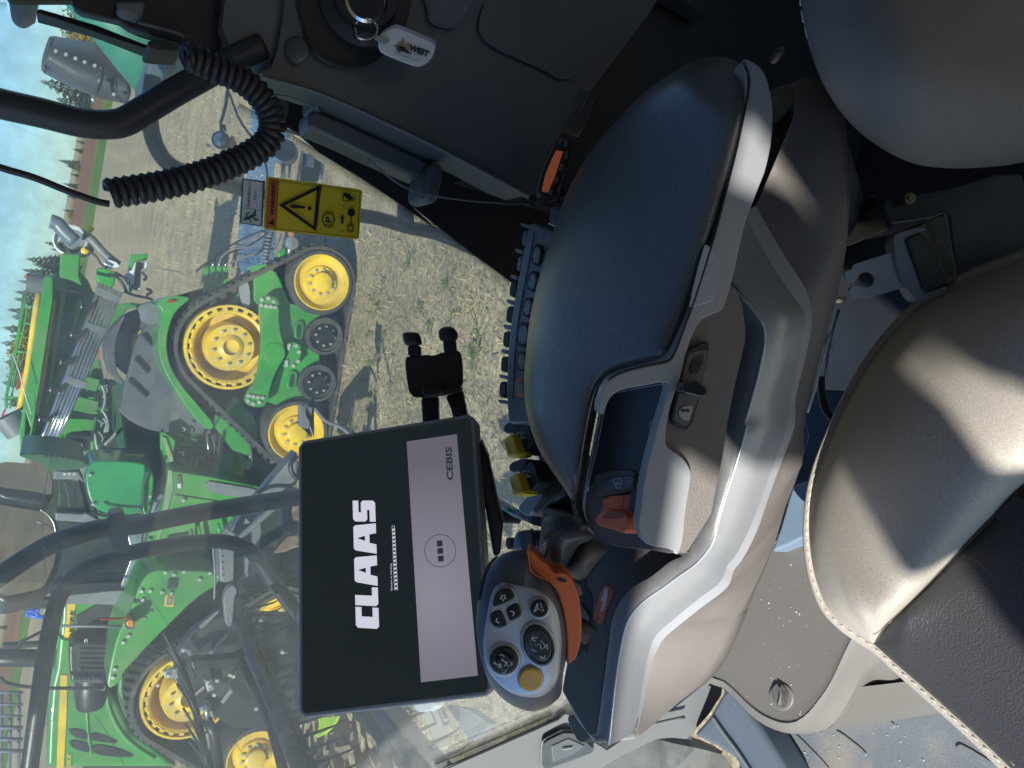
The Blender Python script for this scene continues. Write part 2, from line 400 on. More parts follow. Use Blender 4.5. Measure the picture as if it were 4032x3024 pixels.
# ================================================================ GROUND
def ground_mat(name, cols, sc, bump=.6, straw=None):
    M = bpy.data.materials.new(name); M.use_nodes = True; n = M.node_tree.nodes; l = M.node_tree.links; b = n['Principled BSDF']
    b.inputs['Roughness'].default_value = .95; b.inputs['Specular IOR Level'].default_value = .15
    g = n.new('ShaderNodeNewGeometry')
    a = n.new('ShaderNodeTexNoise'); a.inputs['Scale'].default_value = sc; a.inputs['Detail'].default_value = 10; a.inputs['Roughness'].default_value = .72
    l.new(g.outputs['Position'], a.inputs['Vector'])
    r = n.new('ShaderNodeValToRGB'); e = r.color_ramp.elements
    e[0].position = .32; e[0].color = (*cols[0], 1); e[1].position = .68; e[1].color = (*cols[2], 1)
    k = e.new(.5); k.color = (*cols[1], 1)
    l.new(a.outputs[0], r.inputs[0]); src = r.outputs[0]
    c = n.new('ShaderNodeTexNoise'); c.inputs['Scale'].default_value = sc*.07; c.inputs['Detail'].default_value = 4; l.new(g.outputs['Position'], c.inputs['Vector'])
    mr = n.new('ShaderNodeMapRange'); mr.inputs[1].default_value = .35; mr.inputs[2].default_value = .65; mr.inputs[3].default_value = .8; mr.inputs[4].default_value = 1.2; l.new(c.outputs[0], mr.inputs[0])
    mx = n.new('ShaderNodeMix'); mx.data_type = 'RGBA'; mx.blend_type = 'MULTIPLY'; mx.inputs[0].default_value = 1; l.new(src, mx.inputs[6]); l.new(mr.outputs[0], mx.inputs[7]); src = mx.outputs[2]
    l.new(src, b.inputs['Base Color'])
    bp = n.new('ShaderNodeBump'); bp.inputs['Strength'].default_value = bump; bp.inputs['Distance'].default_value = .03; l.new(a.outputs[0], bp.inputs['Height']); l.new(bp.outputs[0], b.inputs['Normal'])
    return M
stub = ground_mat('stubble_soil', ((.14, .115, .075), (.36, .30, .195), (.68, .58, .38)), 16)
def sheet(name, x0, x1, y0, y1, z, m, nx=2, ny=2, amp=0):
    xs = np.linspace(x0, x1, nx); ys = np.linspace(y0, y1, ny); vs = []; fs = []
    for j, y in enumerate(ys):
        for i, x in enumerate(xs):
            vs.append((x, y, z+(rng.normal()*amp if 0 < i < nx-1 and 0 < j < ny-1 else 0)))
    for j in range(ny-1):
        for i in range(nx-1): fs.append([j*nx+i, j*nx+i+1, (j+1)*nx+i+1, (j+1)*nx+i])
    o = mesh(name, vs, fs, m, smooth=True); o['kind'] = 'structure'; return o
sheet('stubble_field', -4000, 4000, -3000, 6000, 0, stub)
sheet('ploughed_field', -4000, 4000, 162, 420, .02, ground_mat('brown_field', ((.16, .075, .035), (.22, .115, .06), (.28, .15, .085)), .5, .2))
sheet('grass_verge', -4000, 4000, 113, 162, .012, ground_mat('verge_grass', ((.05, .10, .012), (.10, .19, .02), (.16, .25, .04)), .8, .3))
sheet('dry_grass_strip', -4000, 4000, 420, 640, .03, ground_mat('dry_grass', ((.14, .12, .04), (.26, .2, .08), (.32, .26, .11)), .3, .2))
sheet('pale_dirt_track', -4000, -26, 66, 100, .012, ground_mat('pale_track', ((.26, .2, .12), (.38, .31, .2), (.46, .38, .26)), .8, .2))
sheet('ploughed_soil', -9, -3.2, 3.4, 9.1, .006, ground_mat('dark_soil', ((.018, .014, .011), (.045, .035, .026), (.10, .08, .055)), 11), 50, 50, .02)
# sky-reflecting puddle behind the tractor
wm = mat('water', (.05, .07, .08), .03, var=0, spec=1); wm.node_tree.nodes['Principled BSDF'].inputs['IOR'].default_value = 2.6
pud = chaikin(PX('b 1730,500 1725,300 1735,100 1740,20 a 1735,1500 1800,1250 1815,1050 1812,920 1830,700 1900,500 2150,500 2130,900 2060,1090 1980,1200 1990,1330 2000,1600 b 2000,200 1990,380 1960,520 1850,560'), 2)
pz = [W(q, ('h', CH-.008)) for q in pud]
o = mesh('water', pz, [list(range(len(pz)))], wm); o['kind'] = 'structure'

# loose straw and stubble, one object nobody could count
def straw_cloud(name, N, ylo, yhi, lo, hi, wd, m, seedx, lift=.06, dens=1.0):
    r = np.random.default_rng(seedx)
    y = ylo*(yhi/ylo)**r.random(N); hw = .75*y+1.5; x = (r.random(N)*2-1)*hw
    keep = ~((x > -9) & (x < -3.2) & (y < 9.1)); x = x[keep]; y = y[keep]; n = len(x)
    # clumping
    cl = np.sin(x*1.7+np.sin(y*1.3)*2)*np.sin(y*2.1+1)+np.sin(x*.6-y*.5); x, y = x[cl > -1.2], y[cl > -1.2]; n = len(x)
    L = lo+(hi-lo)*r.random(n)**2; a = r.random(n)*math.pi; t = (r.random(n)-.5)*.7*(1+0*L)
    dx = np.cos(a)*L/2; dy = np.sin(a)*L/2; dz = np.abs(np.sin(t))*L/2; wv = wd*(.6+.8*r.random(n))*(1+y/14)
    nx = -np.sin(a)*wv/2; ny = np.cos(a)*wv/2; z = .004+r.random(n)*lift*.3+dz
    bow = (r.random(n)-.3)*L*.12
    P_ = []
    for s, b in ((-1, 0), (0, 1), (1, 0)):
        for q in (-1, 1):
            P_.append(np.stack([x+s*dx+q*nx+b*bow*np.sin(a), y+s*dy+q*ny-b*bow*np.cos(a), z+s*dz+b*np.abs(bow)*.4], 1))
    V = np.stack(P_, 1).reshape(-1, 3); base = np.arange(n)*6
    F = np.concatenate([np.stack([base, base+1, base+3, base+2], 1), np.stack([base+2, base+3, base+5, base+4], 1)])
    me = bpy.data.meshes.new(name); me.from_pydata(V, [], F.tolist()); me.materials.append(m); me.update()
    o = obj(name, me); o['kind'] = 'stuff'; return o
st1 = mat('straw', (.42, .33, .18), .8, var=.35, vs=3)
st2 = mat('dark_straw', (.16, .12, .07), .9, var=.35, vs=3)
grn = mat('weed_leaf', (.10, .17, .03), .7, var=.3, vs=2)
straw_cloud('straw', 60000, 3.3, 46, .02, .15, .003, st1, 3)
straw_cloud('stubble', 40000, 3.3, 40, .015, .09, .004, st2, 5)
# big dry stalks close to the machine
r_ = np.random.default_rng(11); parts = []
for (sx, sy) in PX('f 1400,380 1720,590 1500,750 1000,340 840,330 1300,740 1150,620 930,1240 1500,1270 1050,1330 750,1600 1700,1450 1000,850 1600,480 1300,430 1650,700 880,1480 1420,1000'):
    c = W((sx, sy), ('h', CH-.03))
    for k in range(r_.integers(4, 8)):
        a = r_.random()*6.28; L = .12+.3*r_.random(); p = [c+Vector((math.cos(a+.5*t*(r_.random()-.5))*L*t, math.sin(a)*L*t, .02+.07*math.sin(3*t)*r_.random())) for t in (0, .35, .7, 1)]
        parts.append(tube_vf(p, .0018, 4))
o = join_mesh('dry_stalks', parts, st1); o['kind'] = 'stuff'
parts = []
for (sx, sy) in PX('f 850,690 900,670 1400,610 1210,790 820,960 700,1000 950,1000 1280,850 1120,420 850,1190 1600,1110 900,740 1430,820 1620,1000 a 1500,1130 700,1300 s 600,330 850,1030 b 1790,400 1350,250 1150,350'):
    c = W((sx, sy), ('h', CH-.02))
    for k in range(r_.integers(8, 15)):
        a = r_.random()*6.28; L = .06+.15*r_.random(); d = Vector((math.cos(a), math.sin(a), .35)); s = Vector((-math.sin(a), math.cos(a), 0))*.008
        p = c+Vector((r_.normal()*.05, r_.normal()*.05, 0))
        parts.append(([p-s*.4, p+s*.4, p+d*L*.6+s, p+d*L*.6-s, p+d*L-Vector((0, 0, L*.2))], [[0, 1, 2, 3], [3, 2, 4]]))
o = join_mesh('weeds', parts, grn, fix=False); o['kind'] = 'stuff'
wp = []
for k in range(70):
    c = Vector((r_.uniform(-3, 9), 6+16*r_.random()**1.5, 0))
    for j in range(12):
        a = r_.random()*6.28; L = .05+.12*r_.random(); d = Vector((math.cos(a), math.sin(a), .4)); s_ = Vector((-math.sin(a), math.cos(a), 0))*.009
        p = c+Vector((r_.normal()*.12, r_.normal()*.1, 0)); wp.append(([p-s_*.4, p+s_*.4, p+d*L+s_*.3, p+d*L-s_*.3], [[0, 1, 2, 3]]))
o = join_mesh('weeds', wp, grn, fix=False); o['kind'] = 'stuff'
uv_ = []; uf = []; r5 = np.random.default_rng(9)
for k in range(16000):
    row = r5.integers(0, 170); y = 3.4+row*.20+r5.normal()*.025; hw = .75*y+1.5; x = r5.uniform(-hw, hw)
    if -9 < x < -3.2 and y < 9.1: continue
    h_ = .03+.07*r5.random(); w_ = .0035*(1+y/12); a = r5.random()*3.14; lx, ly = r5.normal()*.02, r5.normal()*.02; b = len(uv_)
    cx_, sy_ = math.cos(a)*w_, math.sin(a)*w_
    uv_ += [(x-cx_, y-sy_, 0), (x+cx_, y+sy_, 0), (x+cx_*.7+lx, y+sy_*.7+ly, h_), (x-cx_*.7+lx, y-sy_*.7+ly, h_)]; uf.append([b, b+1, b+2, b+3])
o = mesh('standing_stubble', uv_, uf, st1, fix=False); o['kind'] = 'stuff'
cp_ = []
for k in range(2600):
    y = 3.5+24*r5.random()**1.6; hw = .75*y+1.5; c = Vector((r5.uniform(-hw, hw), y, 0)); s_ = .008+.03*r5.random()**3
    v, f = box_vf(c, (s_*2, s_*1.5, s_*1.2), Matrix.Rotation(r5.random()*6, 3, Vector(r5.normal(size=3))))
    cp_.append(([p+Vector(r5.normal(size=3))*s_*.25 for p in v], f))
join_mesh('soil_crumbs', cp_, mat('grey_soil', (.17, .145, .11), .95, var=.3), kind='stuff')
# clods in the dark ploughed patch
parts = []
for k in range(420):
    c = Vector((-8.6+5.2*r_.random(), 3.6+5.3*r_.random(), 0)); s = .02+.07*r_.random()**2
    v, f = box_vf(c, (s*2, s*1.6, s*1.4), Matrix.Rotation(r_.random()*6, 3, Vector(r_.normal(size=3))))
    parts.append(([p+Vector(r_.normal(size=3))*s*.3 for p in v], f))
join_mesh('soil_clods', parts, clay, kind='stuff')

# ================================================================ TREES
ever = [mat('spruce_needles', (.030, .055, .022), .9, var=.5, vs=.8), mat('spruce_needles_olive', (.055, .075, .025), .9, var=.5, vs=.8)]
autumn = [mat('autumn_leaves', (.30, .22, .03), .9, var=.4, vs=.8), mat('olive_leaves', (.14, .15, .03), .9, var=.4, vs=.8)]
bark = mat('bark', (.09, .07, .05), .95)
def leaf_mesh(name, kind, seedx, m):
    r = np.random.default_rng(seedx); V = []; F = []
    N = 2600 if kind == 'spruce' else 2600
    for i in range(N):
        if kind == 'spruce':
            t = r.random()**.8; z = .08+.9*t; lay = .72+.28*math.cos(t*46+seedx); rad = (.23*(1-t)**.85+.006)*lay; a = r.random()*6.28; q = rad*(.35+.65*r.random())
            c = np.array([math.cos(a)*q, math.sin(a)*q, z-.10*q]); s = .034*(1.1-t)
            d = np.array([math.cos(a), math.sin(a), -.35])*s*2.2
        else:
            while True:
                p = r.normal(size=3)*.5
                if np.linalg.norm(p) < 1: break
            lob = 1+.25*math.sin(p[0]*7+seedx)*math.cos(p[1]*6+p[2]*5)
            c = np.array([p[0]*.36*lob, p[1]*.36*lob, .55+p[2]*.42*lob]); s = .038; d = r.normal(size=3)*s
        e = np.cross(d, r.normal(size=3)); e = e/np.linalg.norm(e)*s*.8
        b = len(V); V += [c-e*.6, c+e*.6, c+d+e*.1]; F.append([b, b+1, b+2])
    me = bpy.data.meshes.new(name); me.from_pydata(V, [], F); me.materials.append(m); return me
sp_me = [leaf_mesh('spruce_crown', 'spruce', k, ever[k % 2]) for k in (1, 2, 3)]
de_me = [leaf_mesh('leafy_crown', 'bush', 4, autumn[0]), leaf_mesh('leafy_crown_olive', 'bush', 5, autumn[1])]
def trunk_me():
    v, f = tube_vf([Vector((0, 0, z)) for z in (0, .3, .6, .93)], [.018, .014, .009, .003], 6); me = bpy.data.meshes.new('trunk'); me.from_pydata([tuple(x) for x in v], [], f); me.materials.append(bark); return me
tr_me = trunk_me()
def gpos(p, Yd): q = W(p, ('Y', Yd)); return q
def tree(tip, Yd, kind='spruce', mk=0, wide=1.0, label=None, group=None):
    q = W(tip, ('Y', Yd)); h = max(2.5, q.z)
    t = thing('spruce_tree' if kind == 'spruce' else 'leafy_tree', label, 'tree', (q.x, q.y, 0), group)
    t.scale = (h*wide, h*wide, h); t.rotation_euler = (0, 0, rng.random()*6)
    for nm, me in (('crown', (sp_me if kind == 'spruce' else de_me)[mk]), ('trunk', tr_me)):
        c = bpy.data.objects.new(nm, me); COL.objects.link(c); c.parent = t
G_T = 'spruces of the far tree line'
tl = 'dark spruce in the row of trees beyond the brown ploughed field'
tips = 'b 10,900 45,770 0,1010 20,1150 8,1300 5,1420 15,1540 100,640 120,560 95,690 60,960 75,820 180,400 150,480 230,440 210,520 250,600 315,283 360,330 330,390 380,300 400,480 60,1100 a 415,1160 470,1200 450,1330 480,1420 500,1260 445,1520 520,1080 540,1020'
for i, p in enumerate(PX(tips)):
    tree(p, 330+60*rng.random(), mk=i % 3, wide=.75+.7*rng.random(), label=tl, group=G_T)
for i, p in enumerate(PX('c 5,100 30,-20 d -40,640 -60,900 -50,1200 -60,1500')):
    tree(p, 360, mk=i % 3, wide=1, label=tl, group=G_T)
tree(px1('a', 285, 585), 300, mk=0, wide=1.5, label='tallest ragged spruce standing just below the black rubber spout')
tree(px1('a', 400, 715), 300, mk=1, wide=1.8, label='broad olive spruce between the rubber spout and the black grab bar')
tree(px1('a', 438, 165), 190, 'leafy', 1, 1.35, label='yellow-green leafy tree behind the dotted window edge')
tree(px1('a', 470, 260), 185, 'leafy', 0, 1.1, label='yellowing leafy tree just above the rubber spout')
tree(px1('a', 585, 690), 310, 'leafy', 0, 2.6, label='low yellow bush at the foot of the broad olive spruce')
for i, p in enumerate(PX('b 40,1080 55,1180 110,1250 130,870 a 500,1560 540,1200')):
    tree(p, 320, 'leafy', i % 2, 1.4, label='yellow autumn tree among the dark spruces beyond the field', group='autumn trees of the far tree line')

# ================================================================ ARTICULATED TRACKED TRACTOR
YR, YF = 9.67, 9.25
trac = thing('tracked_tractor', 'green articulated tractor on four rubber tracks with yellow wheels, parked alongside', 'tractor', (-1.5, 10.6, 0))
def mpx(rpx, c, Y): return rpx/FPX*depthof(W(c, ('Y', Y)))
def bolts(c, Y, rad, n, r, parent, m=bolt_m, name='bolt', a0=0, out=.03):
    me = None
    for k in range(n):
        a = a0+2*math.pi*k/n; p = Vector((c.x+rad*math.cos(a), Y, c.z+rad*math.sin(a)))
        if me is None:
            v, f = lathe_vf((0, 0, 0), (0, -1, 0), [(r, 0), (r, out*.7), (r*.7, out), (0.0001, out)], 8); me = bpy.data.meshes.new(name); me.from_pydata([tuple(x) for x in v], [], f); me.materials.append(m)
        o = bpy.data.objects.new(name, me); COL.objects.link(o); o.location = p
        o.parent = parent
        if parent.type == 'EMPTY': o.matrix_parent_inverse = Matrix.Translation(-parent.location)
def idler(cpx, Y, rpx):
    c = W(cpx, ('Y', Y)); r = mpx(rpx, cpx, Y); c2 = Vector((c.x, Y, c.z))
    ty = lathe('idler_wheel', c2, (0, -1, 0), [(r*.99, -.72), (r*1.16, -.7), (r*1.16, -.02), (r*1.10, .015), (r*.99, .015)], rubber, trac)
    rim = lathe('rim', c2, (0, -1, 0), [(r*1.0, .0), (r*.985, .03), (r*.95, .03), (r*.90, -.015), (r*.78, -.055), (r*.60, -.06), (r*.56, -.02), (r*.36, -.02), (r*.34, .06), (r*.25, .075), (r*.02, .075), (.0001, .075)], yellow, ty)
    bolts(c2, Y+.02, r*.44, 10, r*.062, ty)
    return c2, r*1.16
def roller(cpx, Y, rpx):
    c = W(cpx, ('Y', Y)); r = mpx(rpx, cpx, Y); c2 = Vector((c.x, Y, c.z))
    ty = lathe('mid_roller', c2, (0, -1, 0), [(r*.5, -.7), (r, -.68), (r, -.01), (r*.95, .02), (r*.84, .02), (r*.80, -.01), (r*.66, -.02), (r*.62, -.08), (r*.3, -.08)], rubber, trac)
    lathe('hub', c2, (0, -1, 0), [(r*.64, -.06), (r*.62, -.01), (r*.42, -.01), (r*.40, .07), (r*.36, .085), (.0001, .085)], black_m, ty)
    bolts(c2, Y+.0, r*.5, 8, r*.07, ty)
    return c2, r
def drive(cpx, Y, rpx):
    c = W(cpx, ('Y', Y)); r = mpx(rpx, cpx, Y); c2 = Vector((c.x, Y, c.z)); parts = []
    root = lathe('drive_wheel', c2, (0, -1, 0), [(r*.99, -.7), (r*1.0, -.35), (r*1.0, .02), (r*.985, .035), (r*.935, .035), (r*.935, -.06)], yellow, trac)
    lathe('slotted_ring', c2, (0, -1, 0), [(r*.875, -.30), (r*.875, .0), (r*.84, .015), (r*.79, .0), (r*.77, -.16), (r*.60, -.22), (r*.56, -.1), (r*.54, -.05)], yellow, root)
    nb = 24
    for k in range(nb):
        a = 2*math.pi*k/nb; M = Matrix.Rotation(-a, 3, 'Y')
        parts.append(box_vf(c2+M@Vector((r*.90, .08, 0)), (r*.12, .20, r*.105), M))
    join_mesh('spoke_ring', parts, yellow, root)
    lathe('hub', c2, (0, -1, 0), [(r*.57, -.08), (r*.55, .06), (r*.53, .075), (r*.30, .075), (r*.28, .09), (r*.18, .11), (r*.165, .06), (.0001, .05)], yellow, root)
    bolts(c2, Y-.07, r*.40, 10, r*.036, root, out=.05)
    return c2, r*1.13
def hull2(P_):
    P_ = sorted(P_); cr = lambda o, a, b: (a[0]-o[0])*(b[1]-o[1])-(a[1]-o[1])*(b[0]-o[0])
    def half(S_):
        h = []
        for p in S_:
            while len(h) >= 2 and cr(h[-2], h[-1], p) <= 0: h.pop()
            h.append(p)
        return h[:-1]
    return half(P_)+half(P_[::-1])
def belt(cs, Y, wd=.76, th=.045):
    def loop(g): return hull2([(c.x+(r+g)*math.cos(a), c.z+(r+g)*math.sin(a)) for c, r in cs for a in np.linspace(0, 2*math.pi, 48, endpoint=False)])
    N = 150
    def rs(L):
        L = L+[L[0]]; return resamp([Vector((x, 0, z)) for x, z in L], N+1)[:-1]
    def start(L):
        c = cs[0][0]; i = max(range(len(L)), key=lambda i: L[i][0]); return L[i:]+L[:i]
    I = rs(start(loop(0))); O = rs(start(loop(th))); vs = []; fs = []
    for y in (Y, Y+wd):
        for L in (I, O): vs += [Vector((p.x, y, p.z)) for p in L]
    g = lambda k, i: k*N+i % N
    for i in range(N):
        fs += [[g(0, i), g(0, i+1), g(1, i+1), g(1, i)], [g(2, i), g(3, i), g(3, i+1), g(2, i+1)], [g(1, i), g(1, i+1), g(3, i+1), g(3, i)], [g(0, i), g(2, i), g(2, i+1), g(0, i+1)]]
    b = mesh('track_belt', vs, fs, rubber, trac)
    parts = []
    for i in range(0, N, 2):
        p = O[i]; t = (O[(i+1) % N]-O[i-1]).normalized(); nrm = Vector((-t.z, 0, t.x))
        if nrm.dot(p-sum((q for q in O), Vector())/N) < 0: nrm = -nrm
        M = Matrix((t, Vector((0, 1, 0)), nrm)).transposed()
        sh = Matrix.Rotation(.35, 3, nrm)
        parts.append(box_vf(p+nrm*.004+Vector((0, Y+wd*.29, 0)), (.05, wd*.5, .045), sh@M))
        parts.append(box_vf(p+nrm*.004+Vector((0, Y+wd*.76, 0)), (.05, wd*.46, .045), Matrix.Rotation(-.35, 3, nrm)@M))
    join_mesh('track_lugs', parts, rubber, b, kind='stuff')
    parts = []
    for i in range(0, N, 3):
        p = I[i]; t = (I[(i+1) % N]-I[i-1]).normalized(); nrm = Vector((-t.z, 0, t.x))
        if nrm.dot(p-sum((q for q in I), Vector())/N) > 0: nrm = -nrm
        M = Matrix((t, Vector((0, 1, 0)), nrm)).transposed()
        parts.append(box_vf(p+nrm*.03+Vector((0, Y+wd*.5, 0)), (.07, .1, .08), M))
    join_mesh('guide_lugs', parts, rubber, b, kind='stuff')
cs = [idler(px1('f', 490, 575), YR, 111), drive(px1('b', 1665, 1045), YR+.06, 168), idler(px1('c', 2150, 190), YR, 111)]
c3 = [roller(px1('f', 515, 965), YR, 75), roller(px1('f', 465, 1305), YR, 75)]
belt(cs, YR+.02)
cf = [drive(px1('d', 1360, 1135), YF+.06, 171), idler(px1('d', 1850, 1585), YF, 112), idler(px1('d', 2040, 610), YF, 112)]
belt(cf, YF+.02)
# undercarriage plates and yokes
yk = S('undercarriage_yoke', 'b 1880,700 1930,668 2010,680 2030,720 2025,900 2072,1060 2060,1130 2000,1230 1960,1350 1935,1470 1880,1487 1800,1470 1772,1430 1795,1370 1855,1300 1893,1100 1900,950 1882,800', ('Y', YR-.12), .08, green, trac, bev=.012, rnd=2)
for q in PX('b 1900,700 1948,690 1987,715 1895,740 1932,747 1966,752 1998,757 1805,1397 1838,1403 1872,1408 1906,1411 1799,1435 1838,1457 1883,1446'):
    p = W(q, ('Y', YR-.13)); bolts(p, YR-.12, 0, 1, .026, yk)
disc('cover_plate', px1('b', 1993, 1090), ('Y', YR-.135), 42, .02, green, yk, bev=.004)
S('undercarriage_frame', 'f 0,450 90,440 170,520 260,725 480,790 485,900 470,1060 480,1180 440,1460 160,1465 90,1440 200,1150 180,900 0,700', ('Y', YR+.10), .10, green, trac, bev=.01)
for k, sp in enumerate(('f 300,870 330,850 365,870 355,980 325,1000 290,975', 'f 255,1235 285,1215 320,1235 300,1340 265,1360 235,1335')):
    S('slot_frame', sp, ('Y', YR+.05), .05, green, trac, rnd=2, bev=.008)
    q = PX(sp); cx = sum(a for a, b in q)/6; cy = sum(b for a, b in q)/6
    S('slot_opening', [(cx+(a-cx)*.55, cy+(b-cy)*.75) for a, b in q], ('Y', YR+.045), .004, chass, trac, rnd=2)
br = S('pivot_bracket', 'f 235,1005 330,1010 350,1060 340,1120 310,1190 260,1208 205,1190 230,1150 250,1080', ('Y', YR-.05), .07, green, trac, rnd=1, bev=.01)
for q in PX('f 255,1030 308,1035 250,1055 328,1080 320,1148 236,1150 236,1175 287,1180'): bolts(W(q, ('Y', YR-.06)), YR-.05, 0, 1, .026, br)
S('rear_frame_arm', 'b 1830,450 1990,500 2050,560 2040,700 2100,740 2210,800 2210,860 1850,760 1700,760 1640,760 1740,640 1820,560', ('Y', YR+.25), .1, green, trac, bev=.01)
S('rear_frame_arm', 'c 1700,-80 1830,60 1880,160 1860,260 1780,420 1700,330 1560,150', ('Y', YR+.3), .1, green, trac, bev=.01)
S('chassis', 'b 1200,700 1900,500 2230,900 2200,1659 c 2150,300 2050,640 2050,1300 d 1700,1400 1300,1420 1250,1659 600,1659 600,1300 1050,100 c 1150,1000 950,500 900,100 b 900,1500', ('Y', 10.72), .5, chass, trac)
# rear arch, mud guard with flaps
S('track_fender', 'b 1130,720 1240,668 1375,680 1372,705 1290,765 1240,850 1205,1000 1222,1150 1290,1290 1450,1480 1552,1600 1545,1645 1470,1632 1300,1400 1182,1200 1147,1050 1150,900 1190,790', ('Y', YR-.05), .95, green, trac, rnd=1, bev=.02)
S('marker_lamp', 'b 1210,712 1232,700 1275,706 1265,722 1225,724', ('Y', YR-.09), .04, red_l, trac, rnd=1)
mg = S('mud_guard', 'b 1150,880 1147,1050 1182,1200 1300,1410 1530,1650 c 1540,205 1300,195 1120,185 960,120 890,60 850,20 b 880,1480 900,1350 940,1200 975,1050 1010,960 1080,860', ('Y', 10.25), .15, mat('slate_rubber_guard', (.085, .095, .11), .55, dirt=DUST, dirts=2, dirta=.3), trac, rnd=1, bev=.02)
for i, sp in enumerate(('b 1040,940 1110,1025 1100,1040 1020,960', 'b 990,1110 1078,1215 1068,1240 975,1140', 'b 940,1270 1070,1395 1058,1415 930,1300', 'b 1120,900 1150,935 1150,1000 1105,960')):
    S('mud_flap_strip', sp, ('Y', 10.2), .06, black_m, mg, bev=.01)
S('hose_cover', 'b 1740,560 1790,560 1815,620 1815,750 1770,780 1735,640', ('Y', YR+.1), .05, clear, trac, rnd=1)
for q in PX('b 1060,775 1085,765 1120,800 1070,820 1100,835'):
    lathe('round_reflector', W(q, ('Y', 10.0)), (0, -1, 0), [(.07, -.06), (.085, 0), (.07, .03), (.0001, .035)], grey_m, trac, seg=14)
# remote valves and hoses at the back
vb = S('rear_hitch_frame', 'b 1820,460 1860,445 1930,470 1940,500 1860,640 1830,600', ('Y', 10.4), .4, green, trac, bev=.015)
for k in range(4):
    x0 = 1480+k*47
    S('hydraulic_valve', f'b {x0},455 {x0+36},460 {x0+40},520 {x0+30},560 {x0+44},600 {x0+30},655 {x0+2},650 {x0+10},600 {x0-2},560 {x0+8},510', ('Y', 10.3), .12, green, trac, bev=.012)
    T('valve_coupler', f'b {x0+18},460 {x0+16},432', ('Y', 10.3), 5, steel, trac, n=0)
for k, sp in enumerate(('b 1545,440 1570,380 1640,330 1740,270 1850,220 1930,195', 'b 1590,440 1620,380 1720,310 1830,260 1900,210', 'b 1625,440 1650,370 1780,320 1900,250 1950,205', 'b 1660,440 1750,400 1890,350 1960,260 1985,200', 'b 1420,500 1490,440 1560,400', 'b 1690,330 1800,320 1900,300 1990,330 2040,220', 'b 1850,380 1900,330 1930,260 1920,200', 'b 1340,520 1300,500 1210,485 1120,470')):
    T('hydraulic_hose', sp, ('Y', 10.3-k*.03), 4.2 if k < 7 else 3, grey_m if k % 2 else black_m, trac, n=5, seg=6)
T('drive_shaft', 'b 1925,410 1945,310 1955,240', ('Y', 10.1), 11, black_m, trac, n=0)
parts = []
for k in range(7): q = px1('b', 1927+k*4.5, 400-k*26); parts.append(lathe_vf(W(q, ('Y', 10.1)), (W(px1('b', 1955, 240), ('Y', 10.1))-W(px1('b', 1925, 410), ('Y', 10.1))), [(.045, -.012), (.05, 0), (.045, .012)], 12))
join_mesh('shaft_rings', parts, grey_m, trac, smooth=True)
S('hitch_bracket', 'f 170,360 225,320 235,390 180,430', ('Y', 10.0), .08, green, trac, bev=.01)
T('link_arm', 'f 265,240 262,300 255,390', ('Y', 9.8), 11, steel, trac, n=0)
T('link_arm', 'f 268,150 272,250', ('Y', 9.8), 14, mat('rusty_metal', (.32, .13, .06), .7), trac, n=0)
lathe('link_joint', Wt('f', 272, 293, ('Y', 9.78)), (0, -1, 0), [(.085, -.05), (.09, 0), (.08, .03), (.0001, .04)], steel, trac, seg=16)
T('chain', 'f 300,240 400,250 450,290 480,320', ('h', 3.2), 4, mat('rusty_metal', (.32, .13, .06), .7), trac, n=4, seg=5)
# centre section: steps, cross hoses, drums
S('step_plate', 'c 1165,190 1195,185 1275,250 1245,440 1215,440 1165,350', ('Y', 10.0), .12, green, trac, bev=.012)
parts = []
for k in range(9): parts.append(box_vf(W(px1('c', 1190+k*7, 235+k*20), ('Y', 9.98)), (.03, .02, .05)))
join_mesh('step_teeth', parts, DUSTM := mat('dusty_green', (.20, .3, .15), .7), trac)
v_c = W(px1('c', 1385, 255), ('Y', 10.3)); dr = lathe('pulley_guard', v_c, (0, -1, 0), [(.30, -.3), (.30, 0), (.27, .03), (.0001, .03)], green_d, trac, seg=24)
for a in (0, 1, 2, 3, 4):
    T3('guard_rib', [v_c+Vector((-.2+.08*a, -.04, -.24+.03*a)), v_c+Vector((-.22+.09*a, -.04, .1)), v_c+Vector((-.12+.08*a, -.04, .26))], .012, green, dr, seg=5)
lathe('hydraulic_drum', W(px1('c', 1655, 200), ('Y', 10.4)), (-1, 0, 0), [(.0001, -.35), (.2, -.35), (.21, .3), (.2, .35), (.0001, .35)], green, trac, seg=20)
lathe('hydraulic_drum', W(px1('c', 1660, 320), ('Y', 10.35)), (-1, 0, 0), [(.0001, -.3), (.22, -.3), (.23, .3), (.2, .33), (.0001, .33)], green, trac, seg=20)
for k, sp in enumerate(('c 1300,330 1450,320 1550,280 1690,270 1800,330 1830,400', 'c 1320,370 1480,340 1600,320 1740,340 1830,410', 'c 1480,330 1530,390 1500,480 1460,500', 'c 1540,200 1560,300 1540,400', 'c 1350,300 1330,350 1400,420', 'c 1600,200 1590,300 1580,400', 'c 1680,140 1780,200 1820,300 1830,400', 'c 1110,780 1130,700 1180,640')):
    T('crossing_hose', sp, ('Y', 10.0-.02*k), 5 if k < 7 else 10, black_m if k < 7 else grey_m, trac, n=5, seg=6)
for sp in ('c 1500,200 1520,380', 'c 1560,200 1555,390', 'c 1590,330 1580,410', 'c 1830,270 1800,450'): T('steel_pipe', sp, ('Y', 9.95), 5, steel, trac, n=0, seg=6)
S('lift_lug', 'c 1770,400 1830,390 1840,420 1800,470 1770,450', ('Y', 9.9), .06, green, trac, rnd=1)
S('swivel_plate', 'c 1270,375 1440,368 1440,440 1420,490 1380,480 1340,440', ('Y', 10.15), .08, green, trac, bev=.01)
